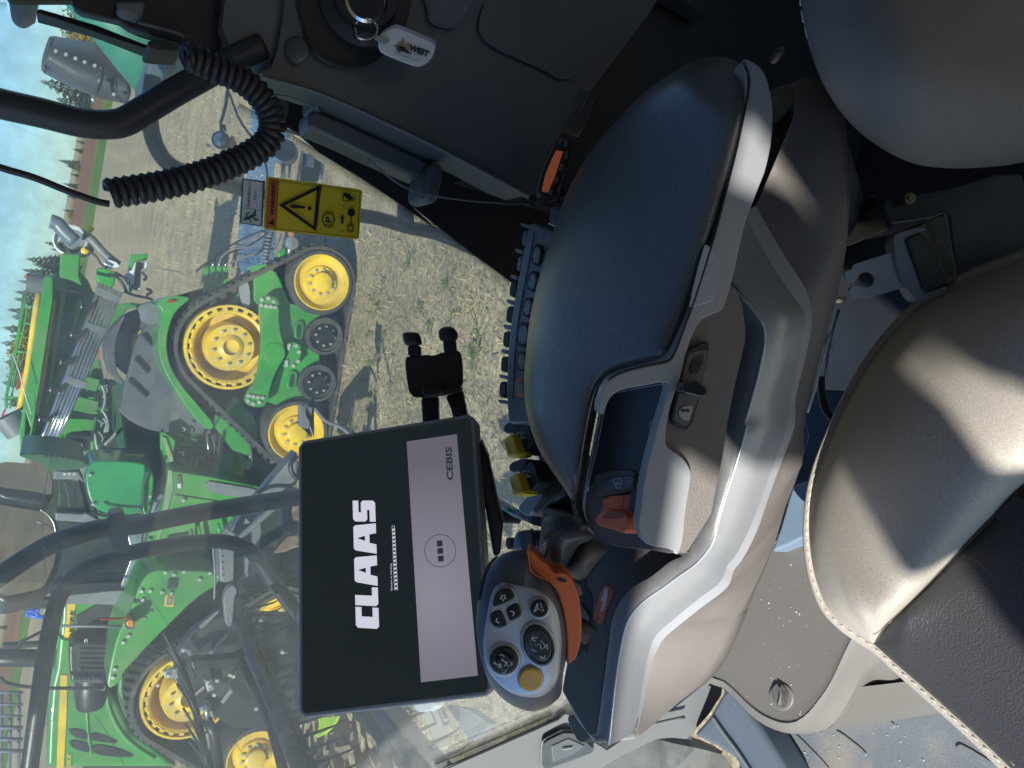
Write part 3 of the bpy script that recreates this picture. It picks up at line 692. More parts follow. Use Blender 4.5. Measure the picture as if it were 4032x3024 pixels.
# fuel tank behind the cab
ft = S('fuel_tank', 'c 620,510 632,450 665,405 730,393 900,398 1050,415 1060,440 1050,560 1040,770 930,790 720,770 655,690 628,600', ('Y', 9.75), .85, mat('glossy_green_tank', (.02, .26, .08), .3, coat=.5, var=.05), trac, rnd=1, bev=.06, seg=4)
S('tank_side_band', 'c 1055,430 1105,470 1118,520 1112,620 1085,790 1030,790 1042,600', ('Y', 9.80), .8, green, ft, rnd=1, bev=.02)
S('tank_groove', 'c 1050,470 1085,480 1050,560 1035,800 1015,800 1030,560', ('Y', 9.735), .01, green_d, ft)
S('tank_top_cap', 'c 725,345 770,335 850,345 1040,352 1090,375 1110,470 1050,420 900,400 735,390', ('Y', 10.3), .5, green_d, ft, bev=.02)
S('yellow_flash', 'c 850,345 1040,350 1058,362 930,368', ('Y', 10.28), .01, yellow, ft)
S('tank_foot', 'c 705,775 780,790 780,825 720,820', ('Y', 9.9), .3, green, ft, rnd=1, bev=.01)
for q in PX('c 652,497 675,710 1088,652 765,815'): bolts(W(q, ('Y', 9.74)), 9.74, 0, 1, .02, ft)
T('tank_rail', 'c 670,765 720,790 900,805 1080,800 1180,765', ('Y', 9.6), 5, black_m, trac, n=3, seg=6)
# battery / tool box with perforated treads on top
tb = S('tool_box', 'c 1235,465 1500,505 1890,585 1890,690 1700,680 1690,900 1560,940 1290,960 1210,1180 1230,1190 1600,1195 1590,1250 1215,1230 1120,1180 1150,900 1180,720 1245,610', ('Y', 9.55), .9, green, trac, bev=.02)
S('box_door', 'c 1270,640 1640,700 1500,740 1250,800 1240,740', ('Y', 9.53), .02, green, tb, bev=.008)
S('box_tread', 'c 1225,460 1250,470 1255,600 1210,780 1165,930 1120,1170 1135,1180 1155,900 1190,700', ('Y', 9.54), .04, mat('dusty_green', (.20, .3, .15), .7), tb)
S('grey_skid_pad', 'c 1490,540 1600,560 1880,605 1860,650 1690,660 1500,620', ('Y', 9.52), .03, grey_m, tb, rnd=1)
S('information_label', 'c 1283,500 1310,503 1318,560 1288,562', ('Y', 9.53), .004, mat('brown_label', (.12, .1, .08), .6), tb)
S('reader_label', 'c 1288,562 1314,562 1314,594 1290,596', ('Y', 9.53), .004, white, tb)
S('service_opening', 'c 1215,940 1390,910 1400,1000 1240,1060', ('Y', 9.53), .004, chass, tb)
for sp in ('c 1385,890 1380,1030', 'c 1440,870 1460,1000', 'c 1580,850 1600,940'): T('service_bar', sp, ('Y', 9.45), 7, green, tb, n=0, seg=6)
T('grab_handle', 'c 1270,1060 1285,1085 1400,1090 1490,1080 1497,1040 1470,1025', ('Y', 9.4), 5, black_m, trac, n=3, seg=8)
for q in PX('c 1330,680 1325,1155 1510,1158 1308,1130'): bolts(W(q, ('Y', 9.52)), 9.52, 0, 1, .022, tb)
# front fender plate
fp = S('front_fender', 'd 1132,215 1600,232 1600,320 1420,430 1200,650 1060,790 960,900 905,960 865,1050 770,1100 800,900 850,700 900,600 960,480 1010,340 1065,255', ('Y', YF-.12), .9, green, trac, rnd=1, bev=.025, seg=3)
for q in PX('d 1200,241 1336,238 1523,245 1264,257 1587,268 1450,292 1027,377 1090,376 1175,384 1035,440 1242,391 932,702 893,749 832,942 820,1004 1145,1060'): bolts(W(q, ('Y', YF-.14)), YF-.13, 0, 1, .022, fp, out=.02)
S('hatch_opening', 'd 1222,290 1288,290 1280,358 1215,358', ('Y', YF-.145), .01, chass, fp)
S('yellow_caution_label', 'd 1202,410 1212,405 1262,410 1258,488 1190,488', ('Y', YF-.13), .003, yellow, fp)
S('caution_text_block', 'd 1217,415 1255,416 1248,475 1208,474', ('Y', YF-.134), .003, prntk, fp)
parts = []
for k in range(6): parts.append(([W(px1('d', 1222+k*5, 422), ('Y', YF-.14)), W(px1('d', 1224+k*5, 422), ('Y', YF-.14)), W(px1('d', 1217+k*5, 468), ('Y', YF-.14)), W(px1('d', 1215+k*5, 468), ('Y', YF-.14))], [[0, 1, 2, 3]]))
join_mesh('caution_text_lines', parts, prnt, fp, fix=False)
lp = S('amber_lamp', 'd 915,585 970,582 978,640 920,640', ('Y', YF-.35), .16, amber, trac, rnd=1, bev=.02)
S('lamp_housing', 'd 908,600 915,640 980,648 978,612 975,655 912,652', ('Y', YF-.3), .2, grey_m, lp)
T('orange_wand', 'd 728,578 890,572', ('Y', YF-.3), 4, red_p, trac, n=0, seg=6)
T('lamp_stalk', 'd 880,572 1060,560 1065,575', ('Y', YF-.2), 4, green_d, trac, n=0, seg=6)
T('mirror_pole', 'd 435,628 700,630 885,632', ('Y', YF-.4), 6, grey_m, trac, n=0, seg=8)
T('exhaust_guard_pipe', 'd 0,1000 60,1045 250,1075 500,1080 750,1078', ('Y', 9.6), 7, black_m, trac, n=3, seg=8)
S('pipe_foot', 'd 712,1065 765,1062 762,1098 712,1095', ('Y', 9.6), .06, grey_m, trac)
# hood
hd = S('hood', 'd 335,1659 350,1300 372,1060 400,940 440,560 440,440 960,440 905,600 860,700 800,900 790,1100 860,1200 950,1400 1100,1500 1300,1659', ('Y', 10.1), 1.3, green, trac, bev=.06, seg=3)
S('yellow_stripe', 'd 410,1659 425,1300 440,985 490,985 482,1300 462,1659', ('Y', 10.09), .006, yellow, hd)
S('yellow_stripe', 'd 492,448 552,448 530,640 510,722 462,722 480,600', ('Y', 10.09), .006, yellow, hd)
text('hood_lettering', 'DEERE', Wt('d', 530, 735, ('Y', 10.08)), Wt('d', 540, 520, ('Y', 10.08)), Wt('d', 500, 730, ('Y', 10.08)), prntk, hd, bold=.02)
text('model_lettering', 'ORX', Wt('d', 515, 1665, ('Y', 10.08)), Wt('d', 517, 1556, ('Y', 10.08)), Wt('d', 484, 1665, ('Y', 10.08)), yellow, hd, bold=.02)
for sp in ('d 490,1370 635,1392 638,1455 600,1455 520,1425', 'd 655,1400 760,1425 880,1488 700,1465 660,1458', 'd 500,1455 645,1480 655,1550 600,1540 515,1510', 'd 668,1485 850,1515 1005,1585 760,1575 680,1550'):
    lv = S('louvre', sp, ('Y', 10.085), .01, black_m, hd, rnd=1)
T('hood_groove', 'd 625,1150 640,1400 665,1560', ('Y', 10.1), 6, green, hd, n=2, seg=6)
T('hood_crease', 'd 770,1105 800,1250 880,1400 980,1500 1120,1590', ('Y', 10.1), 9, green, hd, n=4, seg=6)
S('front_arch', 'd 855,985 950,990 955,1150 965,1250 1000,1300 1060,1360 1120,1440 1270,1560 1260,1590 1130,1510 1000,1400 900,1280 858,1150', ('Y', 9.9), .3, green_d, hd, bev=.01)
S('arch_panel', 'd 870,990 950,995 960,1290 900,1200 865,1110', ('Y', 9.88), .05, green, hd, bev=.01)
S('arch_panel_inset', 'd 908,1100 945,1105 960,1200 995,1290 960,1280 920,1220', ('Y', 9.86), .02, green, hd, rnd=1, bev=.005)
# black air cleaner
ac = S('air_cleaner', 'd 500,770 560,752 835,760 820,850 775,1045 515,1040 500,900', ('Y', 9.75), .35, black_e, trac, bev=.03)
for k in range(5):
    y0 = 790+k*36; S('cleaner_rib', f'd 575,{y0} 815,{y0+2} 812,{y0+22} 572,{y0+20}', ('Y', 9.73), .03, black_m, ac, bev=.01)
parts = [tube_vf([W(px1('d', 545+k*34, 990), ('Y', 9.72)), W(px1('d', 545+k*34, 1035), ('Y', 9.72))], .008, 4) for k in range(7)]+[tube_vf([W(px1('d', 540, 1005+k*14), ('Y', 9.72)), W(px1('d', 770, 1008+k*14), ('Y', 9.72))], .008, 4) for k in range(3)]
join_mesh('cleaner_grille', parts, grey_m, ac)
for sp in ('d 615,755 618,722 632,722 634,755', 'd 785,755 788,722 800,722 802,755'): T('latch', sp, ('Y', 9.7), 3, steel, ac, n=0, seg=6)
cc = W(px1('d', 650, 1120), ('Y', 9.95)); r1 = mpx(60, px1('d', 650, 1120), 9.95)
lathe('air_canister', cc+Vector((.1, 0, 0)), (-1, 0, -.12), [(.0001, -.2), (r1*.95, -.2), (r1, -.05), (r1, .1), (r1*.93, .14), (r1*.93, .2), (r1*.8, .26), (.0001, .28)], black_m, trac, seg=24)
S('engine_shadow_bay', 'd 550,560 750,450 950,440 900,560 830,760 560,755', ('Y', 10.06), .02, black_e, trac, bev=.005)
ex = W(px1('d', 160, 860), ('Y', 10.6)); T('exhaust_stack', 'd 480,870 300,862 150,860 -200,850', ('Y', 10.6), 34, black_m, trac, n=0, seg=20)
T('exhaust_guard', 'd 340,650 140,750 130,790', ('Y', 10.3), 6, black_m, trac, n=0, seg=6)
S('stack_bracket', 'd 20,770 310,755 320,775 30,800', ('Y', 10.3), .1, black_m, trac)
# cab of the tractor
cb = S('cab_frame', 'c 95,1400 440,1405 960,1320 1010,1200 1075,900 1090,820 720,825 640,780 610,540 570,470 400,465 390,530 560,535 590,560 640,760 600,780 400,770 400,830 770,855 1030,870 980,1050 900,1290 420,1330 60,1330', ('Y', 10.05), .35, grey_m, trac, bev=.02)
S('cab_roof', 'c 100,345 340,345 560,380 640,415 600,455 480,470 380,465 240,400', ('Y', 9.9), 1.5, green_d, trac, rnd=1, bev=.03)
for k in range(8): T('roof_slat', f'c {330+k*38},{372+k*4} {345+k*38},{350+k*3}', ('Y', 9.85), 4, black_m, trac, n=0, seg=5)
S('rear_side_window', 'c 395,525 560,530 600,570 640,760 600,782 400,775', ('Y', 10.15), .01, tglass, trac)
S('door_window', 'c 200,830 780,850 1035,865 985,1060 900,1300 420,1340 200,1340', ('Y', 10.18), .01, tglass, trac)
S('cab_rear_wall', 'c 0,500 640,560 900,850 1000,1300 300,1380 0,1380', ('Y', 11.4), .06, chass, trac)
S('driver_seat', 'c 450,530 540,540 560,760 500,760 480,600', ('Y', 10.8), .3, black_e, trac, rnd=1, bev=.02)
S('operator_seat', 'c 700,1080 860,1100 880,1160 700,1180 640,1150', ('Y', 10.8), .4, black_e, trac, rnd=1, bev=.03)
S('cab_trim', 'c 420,1230 860,1270 870,1310 400,1290', ('Y', 10.4), .3, beige, trac, bev=.01)
S('cab_trim', 'c 600,560 640,740 610,740 585,600', ('Y', 10.3), .1, beige, trac)
S('cab_sill', 'c 400,1350 980,1330 1000,1380 960,1440 420,1440 60,1480 30,1420', ('Y', 9.95), .4, grey_m, trac, bev=.02)
T('wiper_arm', 'c 430,1370 700,1345 830,1330 1005,1335', ('Y', 9.85), 5, black_m, trac, n=2, seg=6)
S('cab_front_post', 'c 0,1400 450,1400 440,1470 60,1475', ('Y', 9.9), .5, black_e, trac, bev=.02)
S('hood_cowl', 'c 960,1340 1000,1400 900,1560 950,1480 800,1440 560,1430 600,1400', ('Y', 10.05), .3, grey_m, trac)
S('door_post', 'c 900,850 1040,870 1010,1100 900,1330 870,1320 960,1080', ('Y', 10.02), .1, steel, trac, bev=.01)
S('cab_step_panel', 'c 1090,900 1150,900 1120,1180 1050,1230 1030,1180', ('Y', 9.9), .4, green, trac, bev=.01)
for sp in ('c 420,640 480,645', 'c 440,540 430,720'): T('window_reflection_bar', sp, ('Y', 10.6), 5, green, trac, n=0, seg=5)

# ================================================================ LONG GREEN SEED HOPPER MACHINE BEHIND
YH = 15.0
hop = thing('seed_hopper', 'long green seed hopper with yellow stripe and six silver tubes, behind the tractor', 'hopper', (-1, 16, 0))
def H(name, spec, dy, t, m, parent=hop, **k): return S(name, spec, ('Y', YH+dy), t, m, parent, **k)
H('hopper_body', 'b 320,530 560,470 640,560 700,700 760,900 700,1000 760,1300 790,1659 c 700,330 480,360 150,340 b 160,1600 230,1200 290,800', .6, 1.6, green, bev=.03)
H('hopper_lid', 'b 318,540 335,530 385,540 385,690 300,1200 232,1659 c 190,60 175,330 150,330 b 140,1659 205,1250 280,800', -.2, 2.0, green, bev=.08, seg=3)
H('lid_rail', 'b 375,680 385,690 300,1250 235,1659 c 185,330 155,330 b 220,1659 285,1200', -.3, .15, green, bev=.03)
H('decal_stripe', 'b 388,690 430,700 345,1250 300,1659 c 240,330 190,330 b 240,1659 300,1200', .2, .1, green_d)
H('yellow_decal', 'b 388,700 408,702 330,1250 275,1540 262,1540 285,1350 320,1150', .19, .01, yellow)
H('hopper_flute', 'b 440,560 500,570 430,1000 340,1560 290,1659 310,1500 370,1100', .3, .25, green, bev=.05)
H('hopper_shade', 'b 520,600 620,650 600,800 480,1150 400,1250 430,1000', .4, .12, green_d)  # dark green slab paints the shaded band on the hopper side
H('hopper_flute', 'b 560,700 600,700 560,880 520,1020 500,1030', .3, .3, green, bev=.05)
text('model_lettering', 'AB 485', Wt('r', 478, 1415, ('Y', YH+.15)), Wt('r', 507, 1208, ('Y', YH+.15)), Wt('r', 440, 1405, ('Y', YH+.15)), yellow, hop, bold=.02)
text('maker_lettering', 'JOHN DEERE', Wt('b', 380, 905, ('Y', YH+.15)), Wt('b', 398, 785, ('Y', YH+.15)), Wt('b', 364, 903, ('Y', YH+.15)), yellow, hop, bold=.02)
for sp in ('b 600,1250 730,1280 700,1370 590,1340', 'b 570,1400 720,1440 700,1540 520,1500', 'b 510,1560 700,1570 690,1659 450,1659'):
    H('lower_panel', sp, .35, .1, green, bev=.02)
H('lower_frame', 'b 830,740 940,720 1060,735 1060,760 920,770 860,880 790,990 770,900', -.1, .3, green, bev=.02)
H('end_post', 'b 440,360 585,370 575,530 600,600 520,560 430,540', -.1, .5, green, bev=.03)
H('manifold_block', 'b 700,480 740,462 840,500 830,600 760,650 700,560', -.4, .3, green, bev=.03)
H('coupler_frame', 'b 945,370 1075,365 1070,410 975,430 960,640 940,650 930,500', -.8, .15, green, bev=.02)
mf = H('coupler_plate', 'b 980,430 1070,425 1068,470 1025,480 1020,620 1000,640 950,620 945,560 900,520 960,480', -.9, .08, white, bev=.015)
for k in range(8): bolts(W(px1('b', 1008-k*4, 448+k*22), ('Y', YH-.92)), YH-.92, 0, 1, .055, mf, m=black_m, name='coupler_hole')
for k, sp in enumerate(('b 790,510 850,540 900,600 920,650', 'b 800,520 880,530 930,590', 'b 830,500 900,540 930,560', 'b 1030,500 1060,540 1040,560', 'b 1060,620 1100,640 1060,670', 'b 900,640 980,670 1080,690 1120,720', 'b 420,620 520,640 620,650 700,660')):
    T('hopper_hose', sp, ('Y', YH-1.0), 6, black_m, hop, n=5, seg=6)
H('red_flash', 'b 575,455 597,450 590,480 575,500', .4, .1, red_p)
H('yellow_flash', 'b 605,480 585,570 568,572 590,520', .3, .02, yellow)
H('orange_reflector', 'b 718,1050 706,1135 722,1135 730,1060', .5, .02, mat('orange_reflector', (.55, .16, .05), .4))
# silver tubes
cu = [('b 735,580 b 330,1659 c 285,260', 15), ('b 765,592 c 400,40 310,250', 11), ('b 792,605 c 425,60 335,260', 11), ('b 820,618 c 455,60 360,265', 11), ('b 848,632 c 480,60 385,270', 11), ('b 880,645 c 510,40 440,200', 11)]
for i, (sp, r) in enumerate(cu): T('silver_tube', sp, ('Y', YH-1.15+.0*i), r/1.75, bright, hop, n=0, seg=12)
for i, (a, b_) in enumerate((((700, 600), (880, 680)), ((625, 860), (780, 910)), ((490, 1250), (640, 1300)))):
    S('tube_clamp', f'b {a[0]},{a[1]} {b_[0]},{b_[1]} {b_[0]-18},{b_[1]+50} {a[0]-14},{a[1]+55}', ('Y', YH-1.22), .1, grey_m, hop, bev=.01)
for (x, y) in ((640, 740), (565, 945), (490, 1145), (415, 1345), (335, 1560)):
    S('tube_bracket', f'b {x-45},{y+20} {x-30},{y-4} {x+5},{y} {x+60},{y-40} {x+75},{y-20} {x+20},{y+30} {x-20},{y+26}', ('Y', YH-1.25), .12, black_m, hop, bev=.01)
    T('bracket_pin', f'b {x-48},{y-10} {x-50},{y+28}', ('Y', YH-1.28), 3, steel, hop, n=0, seg=6)
# rail, yellow auger tube, chute
T('yellow_auger_tube', 'b 282,655 262,760 235,960 205,1180 160,1400 142,1500', ('Y', YH+1.6), 12, yellow, hop, n=0, seg=14)
for k, sp in enumerate(('b 195,650 160,820 130,1000 95,1200 50,1400 50,1490', 'b 213,680 185,850 150,1020 120,1200 85,1400 72,1490', 'b 170,660 148,820 110,1050 70,1260 42,1400 40,1480')): T('hand_rail', sp, ('Y', YH+1.9), 4, green, hop, n=2, seg=6)
for sp in ('b 160,745 290,750', 'b 165,868 265,885', 'b 110,1075 235,1085', 'b 45,1405 180,1420'): T('rail_post', sp, ('Y', YH+1.8), 4.5, green, hop, n=0, seg=6)
lathe('loading_hood', Wt('b', 255, 585, ('Y', YH+2.0)), (W(px1('b', 205, 580), ('Y', YH+2))-W(px1('b', 310, 590), ('Y', YH+2))), [(.16, -.14), (.18, .0), (.19, .14), (.17, .14), (.15, 0)], grey_m, hop, seg=20)
lathe('loading_hood', Wt('c', 90, 130, ('Y', YH+1.4)), (W(px1('b', 60, 1500), ('Y', YH+1.4))-W(px1('b', 60, 1659), ('Y', YH+1.4)))+Vector((0, 0, .25)), [(.2, -.2), (.22, .0), (.235, .18), (.21, .18), (.18, 0)], grey_m, hop, seg=20)
H('beacon_lamp', 'b 170,525 180,515 212,520 208,545 175,545', 1.9, .1, amber, rnd=1)
for k, sp in enumerate(('b 175,1220 150,1240 115,1350 110,1370 150,1310 165,1290', 'b 0,1600 -30,1659 -20,1659 40,1510 45,1495 30,1495 10,1540')):
    H('red_tool', sp, 2.4, .1, red_p)
T('white_cord', 'b 90,1090 140,1230 180,1380 225,1530', ('Y', YH-.4), 2, white, hop, n=0, seg=5)
# discharge spout at its rear
lathe('spout_ring', Wt('b', 515, 275, ('Y', YH+.2)), (.1, -1, .25), [(.22, -.08), (.265, -.07), (.275, .0), (.265, .07), (.24, .08), (.22, -.05)], white, hop, seg=28)
lathe('spout_drum', Wt('b', 550, 260, ('Y', YH+.3)), (.1, -1, .25), [(.0001, .05), (.2, .05), (.235, -.15), (.235, -.4)], grey_m, hop, seg=28)
T('spout_boot', 'b 545,280 460,200 420,150 365,130', ('Y', YH-.3), 28, mat('translucent_boot', (.12, .16, .2), .35), hop, n=3, seg=16)
T('spout_arm', 'b 600,230 660,260 760,370 860,450', ('Y', YH-.1), 17, grey_m, hop, n=3, seg=12)
T('spout_hose', 'b 620,320 700,390 730,440 780,470', ('Y', YH-.4), 5, black_m, hop, n=3, seg=6)
H('spout_bracket', 'b 770,400 850,430 870,460 800,480 750,440', -.3, .1, white, bev=.01)
lathe('yellow_pulley', Wt('b', 660, 185, ('Y', YH)), (0, -1, 0), [(.0001, -.05), (.05, -.05), (.05, .03), (.02, .05), (.0001, .05)], yellow, hop, seg=16)
lathe('yellow_pulley', Wt('b', 615, 345, ('Y', YH)), (0, -1, 0), [(.0001, -.05), (.06, -.05), (.06, .03), (.02, .05), (.0001, .05)], yellow, hop, seg=16)
# its near wheel and curved fender
wc = Wt('b', 1090, 1030, ('Y', 13.3)); wr = mpx(137, px1('b', 1090, 1030), 13.3)
wt = lathe('hopper_wheel', wc, (0, -1, 0), [(wr*.5, -.5), (wr*.97, -.45), (wr, -.3), (wr, -.1), (wr*.95, .0), (wr*.8, .02), (wr*.58, -.02), (wr*.5, -.04)], mat('dusty_tyre', (.11, .105, .095), .85, bump=.4, bs=20), hop, seg=40)
lathe('rim', wc, (0, -1, 0), [(wr*.5, -.1), (wr*.49, .0), (wr*.43, .0), (wr*.40, -.15), (.0001, -.15)], yellow, wt, seg=32)
join_mesh('tyre_lugs', [box_vf(wc+Matrix.Rotation(a, 3, 'Y')@Vector((wr, .2, 0)), (.06, .45, .07), Matrix.Rotation(a, 3, 'Y')) for a in np.linspace(0, 6.28, 40)], rubber, wt, kind='stuff')
fpts = PX('b 905,815 850,870 800,930 770,1000 762,1060 770,1150 800,1230 850,1300 900,1320 905,1290 880,1270 845,1210 835,1100 840,1010 860,940 890,860 910,830')
S('wheel_fender', fpts, ('Y', 12.9), .75, mat('slate_rubber_guard', (.085, .095, .11), .55), hop, bev=.03)
H('axle_frame', 'b 880,1470 900,1300 860,1290 820,1330 830,1659 c 880,330 980,330 980,100', -1.2, .4, green_d)
for k, sp in enumerate(('b 740,1320 760,1380 760,1450 740,1520', 'b 750,1560 785,1600 780,1659', 'c 740,20 780,100 760,190', 'c 760,280 820,220 840,190', 'c 725,340 700,280 690,200')):
    T('lower_hose', sp, ('Y', YH-1.3), 6, clear, hop, n=4, seg=6)
H('engine_block', 'c 470,230 560,210 680,220 690,320 560,330 480,310', .2, .4, black_e, bev=.03)
H('white_tank', 'c 475,260 540,255 600,270 600,300 480,295', .1, .15, white, bev=.02)
H('frame_post', 'c 660,250 690,245 685,340 655,340', -.3, .12, green, bev=.02)
for k, sp in enumerate(('c 350,260 500,270', 'c 450,210 470,320', 'c 520,330 580,300', 'b 900,1450 870,1500 880,1600')): T('frame_rod', sp, ('Y', YH-.8), 7, green, hop, n=0, seg=6)

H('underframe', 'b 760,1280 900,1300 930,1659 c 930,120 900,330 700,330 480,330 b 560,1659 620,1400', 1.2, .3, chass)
r3 = np.random.default_rng(21)
for k in range(46):
    a, b0, pk, Yk = ((680+r3.random()*230, 1290+r3.random()*360, 'b', YH-1.0), (640+r3.random()*260, r3.random()*330, 'c', YH-1.0), (1150+r3.random()*650, 170+r3.random()*330, 'c', 10.1))[k % 3]
    dx, dy = r3.normal()*28, r3.normal()*45; nm = ('frame_rod', 'hydraulic_hose')[k % 2]
    if k % 2: T(nm, f'{pk} {a:.0f},{b0:.0f} {a+dx*.4+20:.0f},{b0+dy*.6:.0f} {a+dx:.0f},{b0+dy*1.6:.0f}', ('Y', Yk), 3, (black_m, clear)[k % 4 == 1], hop if Yk > 12 else trac, n=3, seg=5)
    else: T(nm, f'{pk} {a:.0f},{b0:.0f} {a+dx:.0f},{b0+dy:.0f}', ('Y', Yk+.1), 4+3*r3.random(), (green, green_d, steel)[k % 3], hop if Yk > 12 else trac, n=0, seg=5)
# far blue implement and grey racks at the horizon
bl = thing('blue_implement', 'small blue folded implement standing far off on the pale track', 'implement', (-40, 60, 0))
for sp in ('d 195,520 260,515', 'd 260,515 290,510', 'd 195,545 345,570', 'd 200,520 195,560', 'd 320,560 345,620', 'd 250,515 290,570'): T('blue_frame_bar', sp, ('Y', 60), 8, blue_p, bl, n=0, seg=6)
S('white_bin', 'd 325,510 352,515 350,560 320,550', ('Y', 60), 1, white, bl)
rk = thing('grey_implement', 'dark grey folded implement with upright bars far behind the tractor hood', 'implement', (-36, 46, 0))
for k in range(6): T('upright_bar', f'd {-30},{1110+k*85} 165,{1112+k*85}', ('Y', 45), 5+3*(k > 2), mat('far_grey_frame', (.10, .13, .18), .6), rk, n=0, seg=6)
for x in (10, 75, 140): T('cross_bar', f'd {x},1100 {x-5},1659', ('Y', 45.5), 7, mat('far_grey_frame', (.10, .13, .18), .6), rk, n=0, seg=6)

# ================================================================ HEADER WITH REEL (own machine, in front)
hdr = thing('harvester_header', 'black harvester header with reel bars and long curved tines', 'header', (-3, 6, 0))
YE = 6.6
S('end_sheet', 'd 1310,770 1420,640 1560,570 1700,540 1900,545 2300,560 2350,1330 1750,1400 1560,1290 1400,1200 1260,1060 1275,900', ('Y', YE), .12, black_e, hdr, rnd=1, bev=.02)
for sp in ('d 1480,860 1640,690 1660,700 1500,880', 'd 1600,1180 1730,1010 1750,1030 1620,1200', 'd 1400,1130 1480,1060 1490,1080 1410,1150', 'd 1450,800 1540,740 1520,810'):
    S('folded_seam', sp, ('Y', YE-.03), .03, steel, hdr, bev=.005)
S('pressed_panel', 'd 1450,620 1590,510 1600,520 1480,640 1450,650', ('Y', YE-.04), .05, grey_m, hdr, rnd=1, bev=.01)
S('pressed_panel', 'd 1640,1060 1900,640 2150,640 2160,1300 1900,1330', ('Y', YE-.05), .04, black_m, hdr, bev=.02)
for sp in ('d 1480,1020 1530,1012 1560,1090 1510,1110', 'd 1340,800 1380,795 1450,860 1440,885 1400,880', 'd 1180,960 1280,940 1300,1010 1200,1010', 'd 1440,1230 1480,1205 1560,1290 1480,1250', 'd 1500,1270 1540,1240 1560,1300 1500,1330'):
    b_ = S('bracket', sp, ('Y', YE-.1), .04, steel, hdr, bev=.006)
for q in PX('d 1505,1035 1520,1065 1670,985 1695,995 1575,1025 1895,598 1560,810 1555,1130 1860,1230 2050,820 2080,835 1218,990 1330,805'): bolts(W(q, ('Y', YE-.12)), YE-.1, 0, 1, .018, hdr)
S('belt_beam', 'd 1380,880 1740,850 1740,920 1400,960', ('Y', YE-.25), .12, black_m, hdr, bev=.02)
S('arm_plate', 'd 1650,350 1700,330 1725,380 1700,420 1690,600 1670,640 1640,620 1630,520 1620,440', ('Y', YE-.4), .08, grey_m, hdr, rnd=1, bev=.01)
S('black_flap', 'd 1740,280 1810,275 1805,350 1740,410 1725,350', ('Y', YE-.35), .05, black_m, hdr, rnd=1)
# grey ladder beams in front of the tractor
S('grey_beam', 'c 2160,330 2160,560 1760,900 1700,1000 1670,1060 1680,1280 1600,1280 1590,1100 1600,1000 1700,870 2060,440', ('Y', 7.3), .22, grey_m, hdr, bev=.02)
T('grey_pipe', 'c 2160,600 2000,720 1800,900 1720,950 1660,900 1600,1050', ('Y', 7.1), 13, grey_m, hdr, n=0, seg=12)
S('perforated_plate', 'c 1595,1020 1700,1020 1695,1280 1620,1270', ('Y', 7.05), .04, grey_m, hdr, bev=.006)
for k in range(5): disc('plate_hole', px1('c', 1612+k*2, 1040+k*46), ('Y', 7.045), 4, .004, chass, hdr, seg=12)
S('grey_plate', 'c 1850,800 1960,760 1900,900 1850,1240 1790,1240 1780,1000', ('Y', 7.6), .1, grey_m, hdr, bev=.01)
S('front_bracket', 'f 320,1460 350,1455 430,1480 415,1600 430,1659 g 430,190 400,350 330,330 330,180', ('Y', 7.2), .06, grey_m, hdr, bev=.008)
T('front_pipe', 'g 440,200 520,290 620,330 700,390', ('Y', 7.2), 7, grey_m, hdr, n=4, seg=8)
T('cable_sleeve', 'c 2160,360 2110,420 2120,480 2160,530', ('Y', 6.9), 9, black_m, hdr, n=4, seg=10)
T('cable_sleeve', 'c 2120,580 2000,575 1920,600 1860,640', ('Y', 6.9), 8, black_m, hdr, n=4, seg=10)
T('thin_cable', 'c 1660,880 1590,960 1550,1020 1560,1200 1555,1400', ('Y', 6.8), 5, grey_m, hdr, n=4, seg=6)
# reel bars run away from the camera; tines hang from them
def reelbar(p0, p1, h, rpx, nt, tl, skip=(), m=black_m):
    a = W(p0, ('h', h)); b = W(p1, ('h', h)); bar = T3('reel_bar', [a, a.lerp(b, .5), b], rpx, m, hdr, seg=12)
    d = (b-a).normalized(); me = None
    for k in range(nt):
        p = a.lerp(b, (k+.5)/nt)
        if me is None:
            pts = [Vector((0, 0, 0)), Vector((.0, 0, -.09*tl)), Vector((.02, 0, -.18*tl)), Vector((.05, 0, -.27*tl)), Vector((.09, 0, -.33*tl))]
            v, f = tube_vf(pts, [.020, .017, .014, .010, .004], 6, flat=.6); me = bpy.data.meshes.new('tine'); me.from_pydata([tuple(x) for x in v], [], f); me.materials.append(m); me.polygons.foreach_set('use_smooth', [True]*len(f))
            v, f = lathe_vf((0, 0, 0), d, [(rpx*1.0, -.018), (rpx*1.07, -.012), (rpx*1.07, .012), (rpx*1.0, .018)], 12); mc = bpy.data.meshes.new('tine_clip'); mc.from_pydata([tuple(x) for x in v], [], f); mc.materials.append(black_e)
        for nm, q in (('tine', me), ('tine_clip', mc)):
            o = bpy.data.objects.new(nm, q); COL.objects.link(o); o.location = p; o.parent = bar
    return bar
def rp(t, x, y): return px1(t, x, y)
reelbar(rp('d', 1690, 480), rp('d', 2230, 1800), 1.62, .047, 17, 1.15)
reelbar(rp('d', 1730, 440), rp('d', 2330, 1800), 1.70, .032, 13, .2)
reelbar(rp('h', 700, 1150), rp('h', 1290, 1800), 1.9, .055, 7, 1.1)
T('reel_tube', 'd 1720,830 1800,1000 1950,1300 2060,1700', ('h', 1.75), 18, black_m, hdr, n=2, seg=14)
T('reel_tube', 'h 760,1180 920,1450 1010,1800', ('h', 1.8), 22, black_m, hdr, n=0, seg=14)
S('arm_box', 'h 830,1240 940,1240 1180,1580 1200,1800 1100,1800 1050,1590', ('h', 1.6), .12, black_m, hdr, bev=.02)
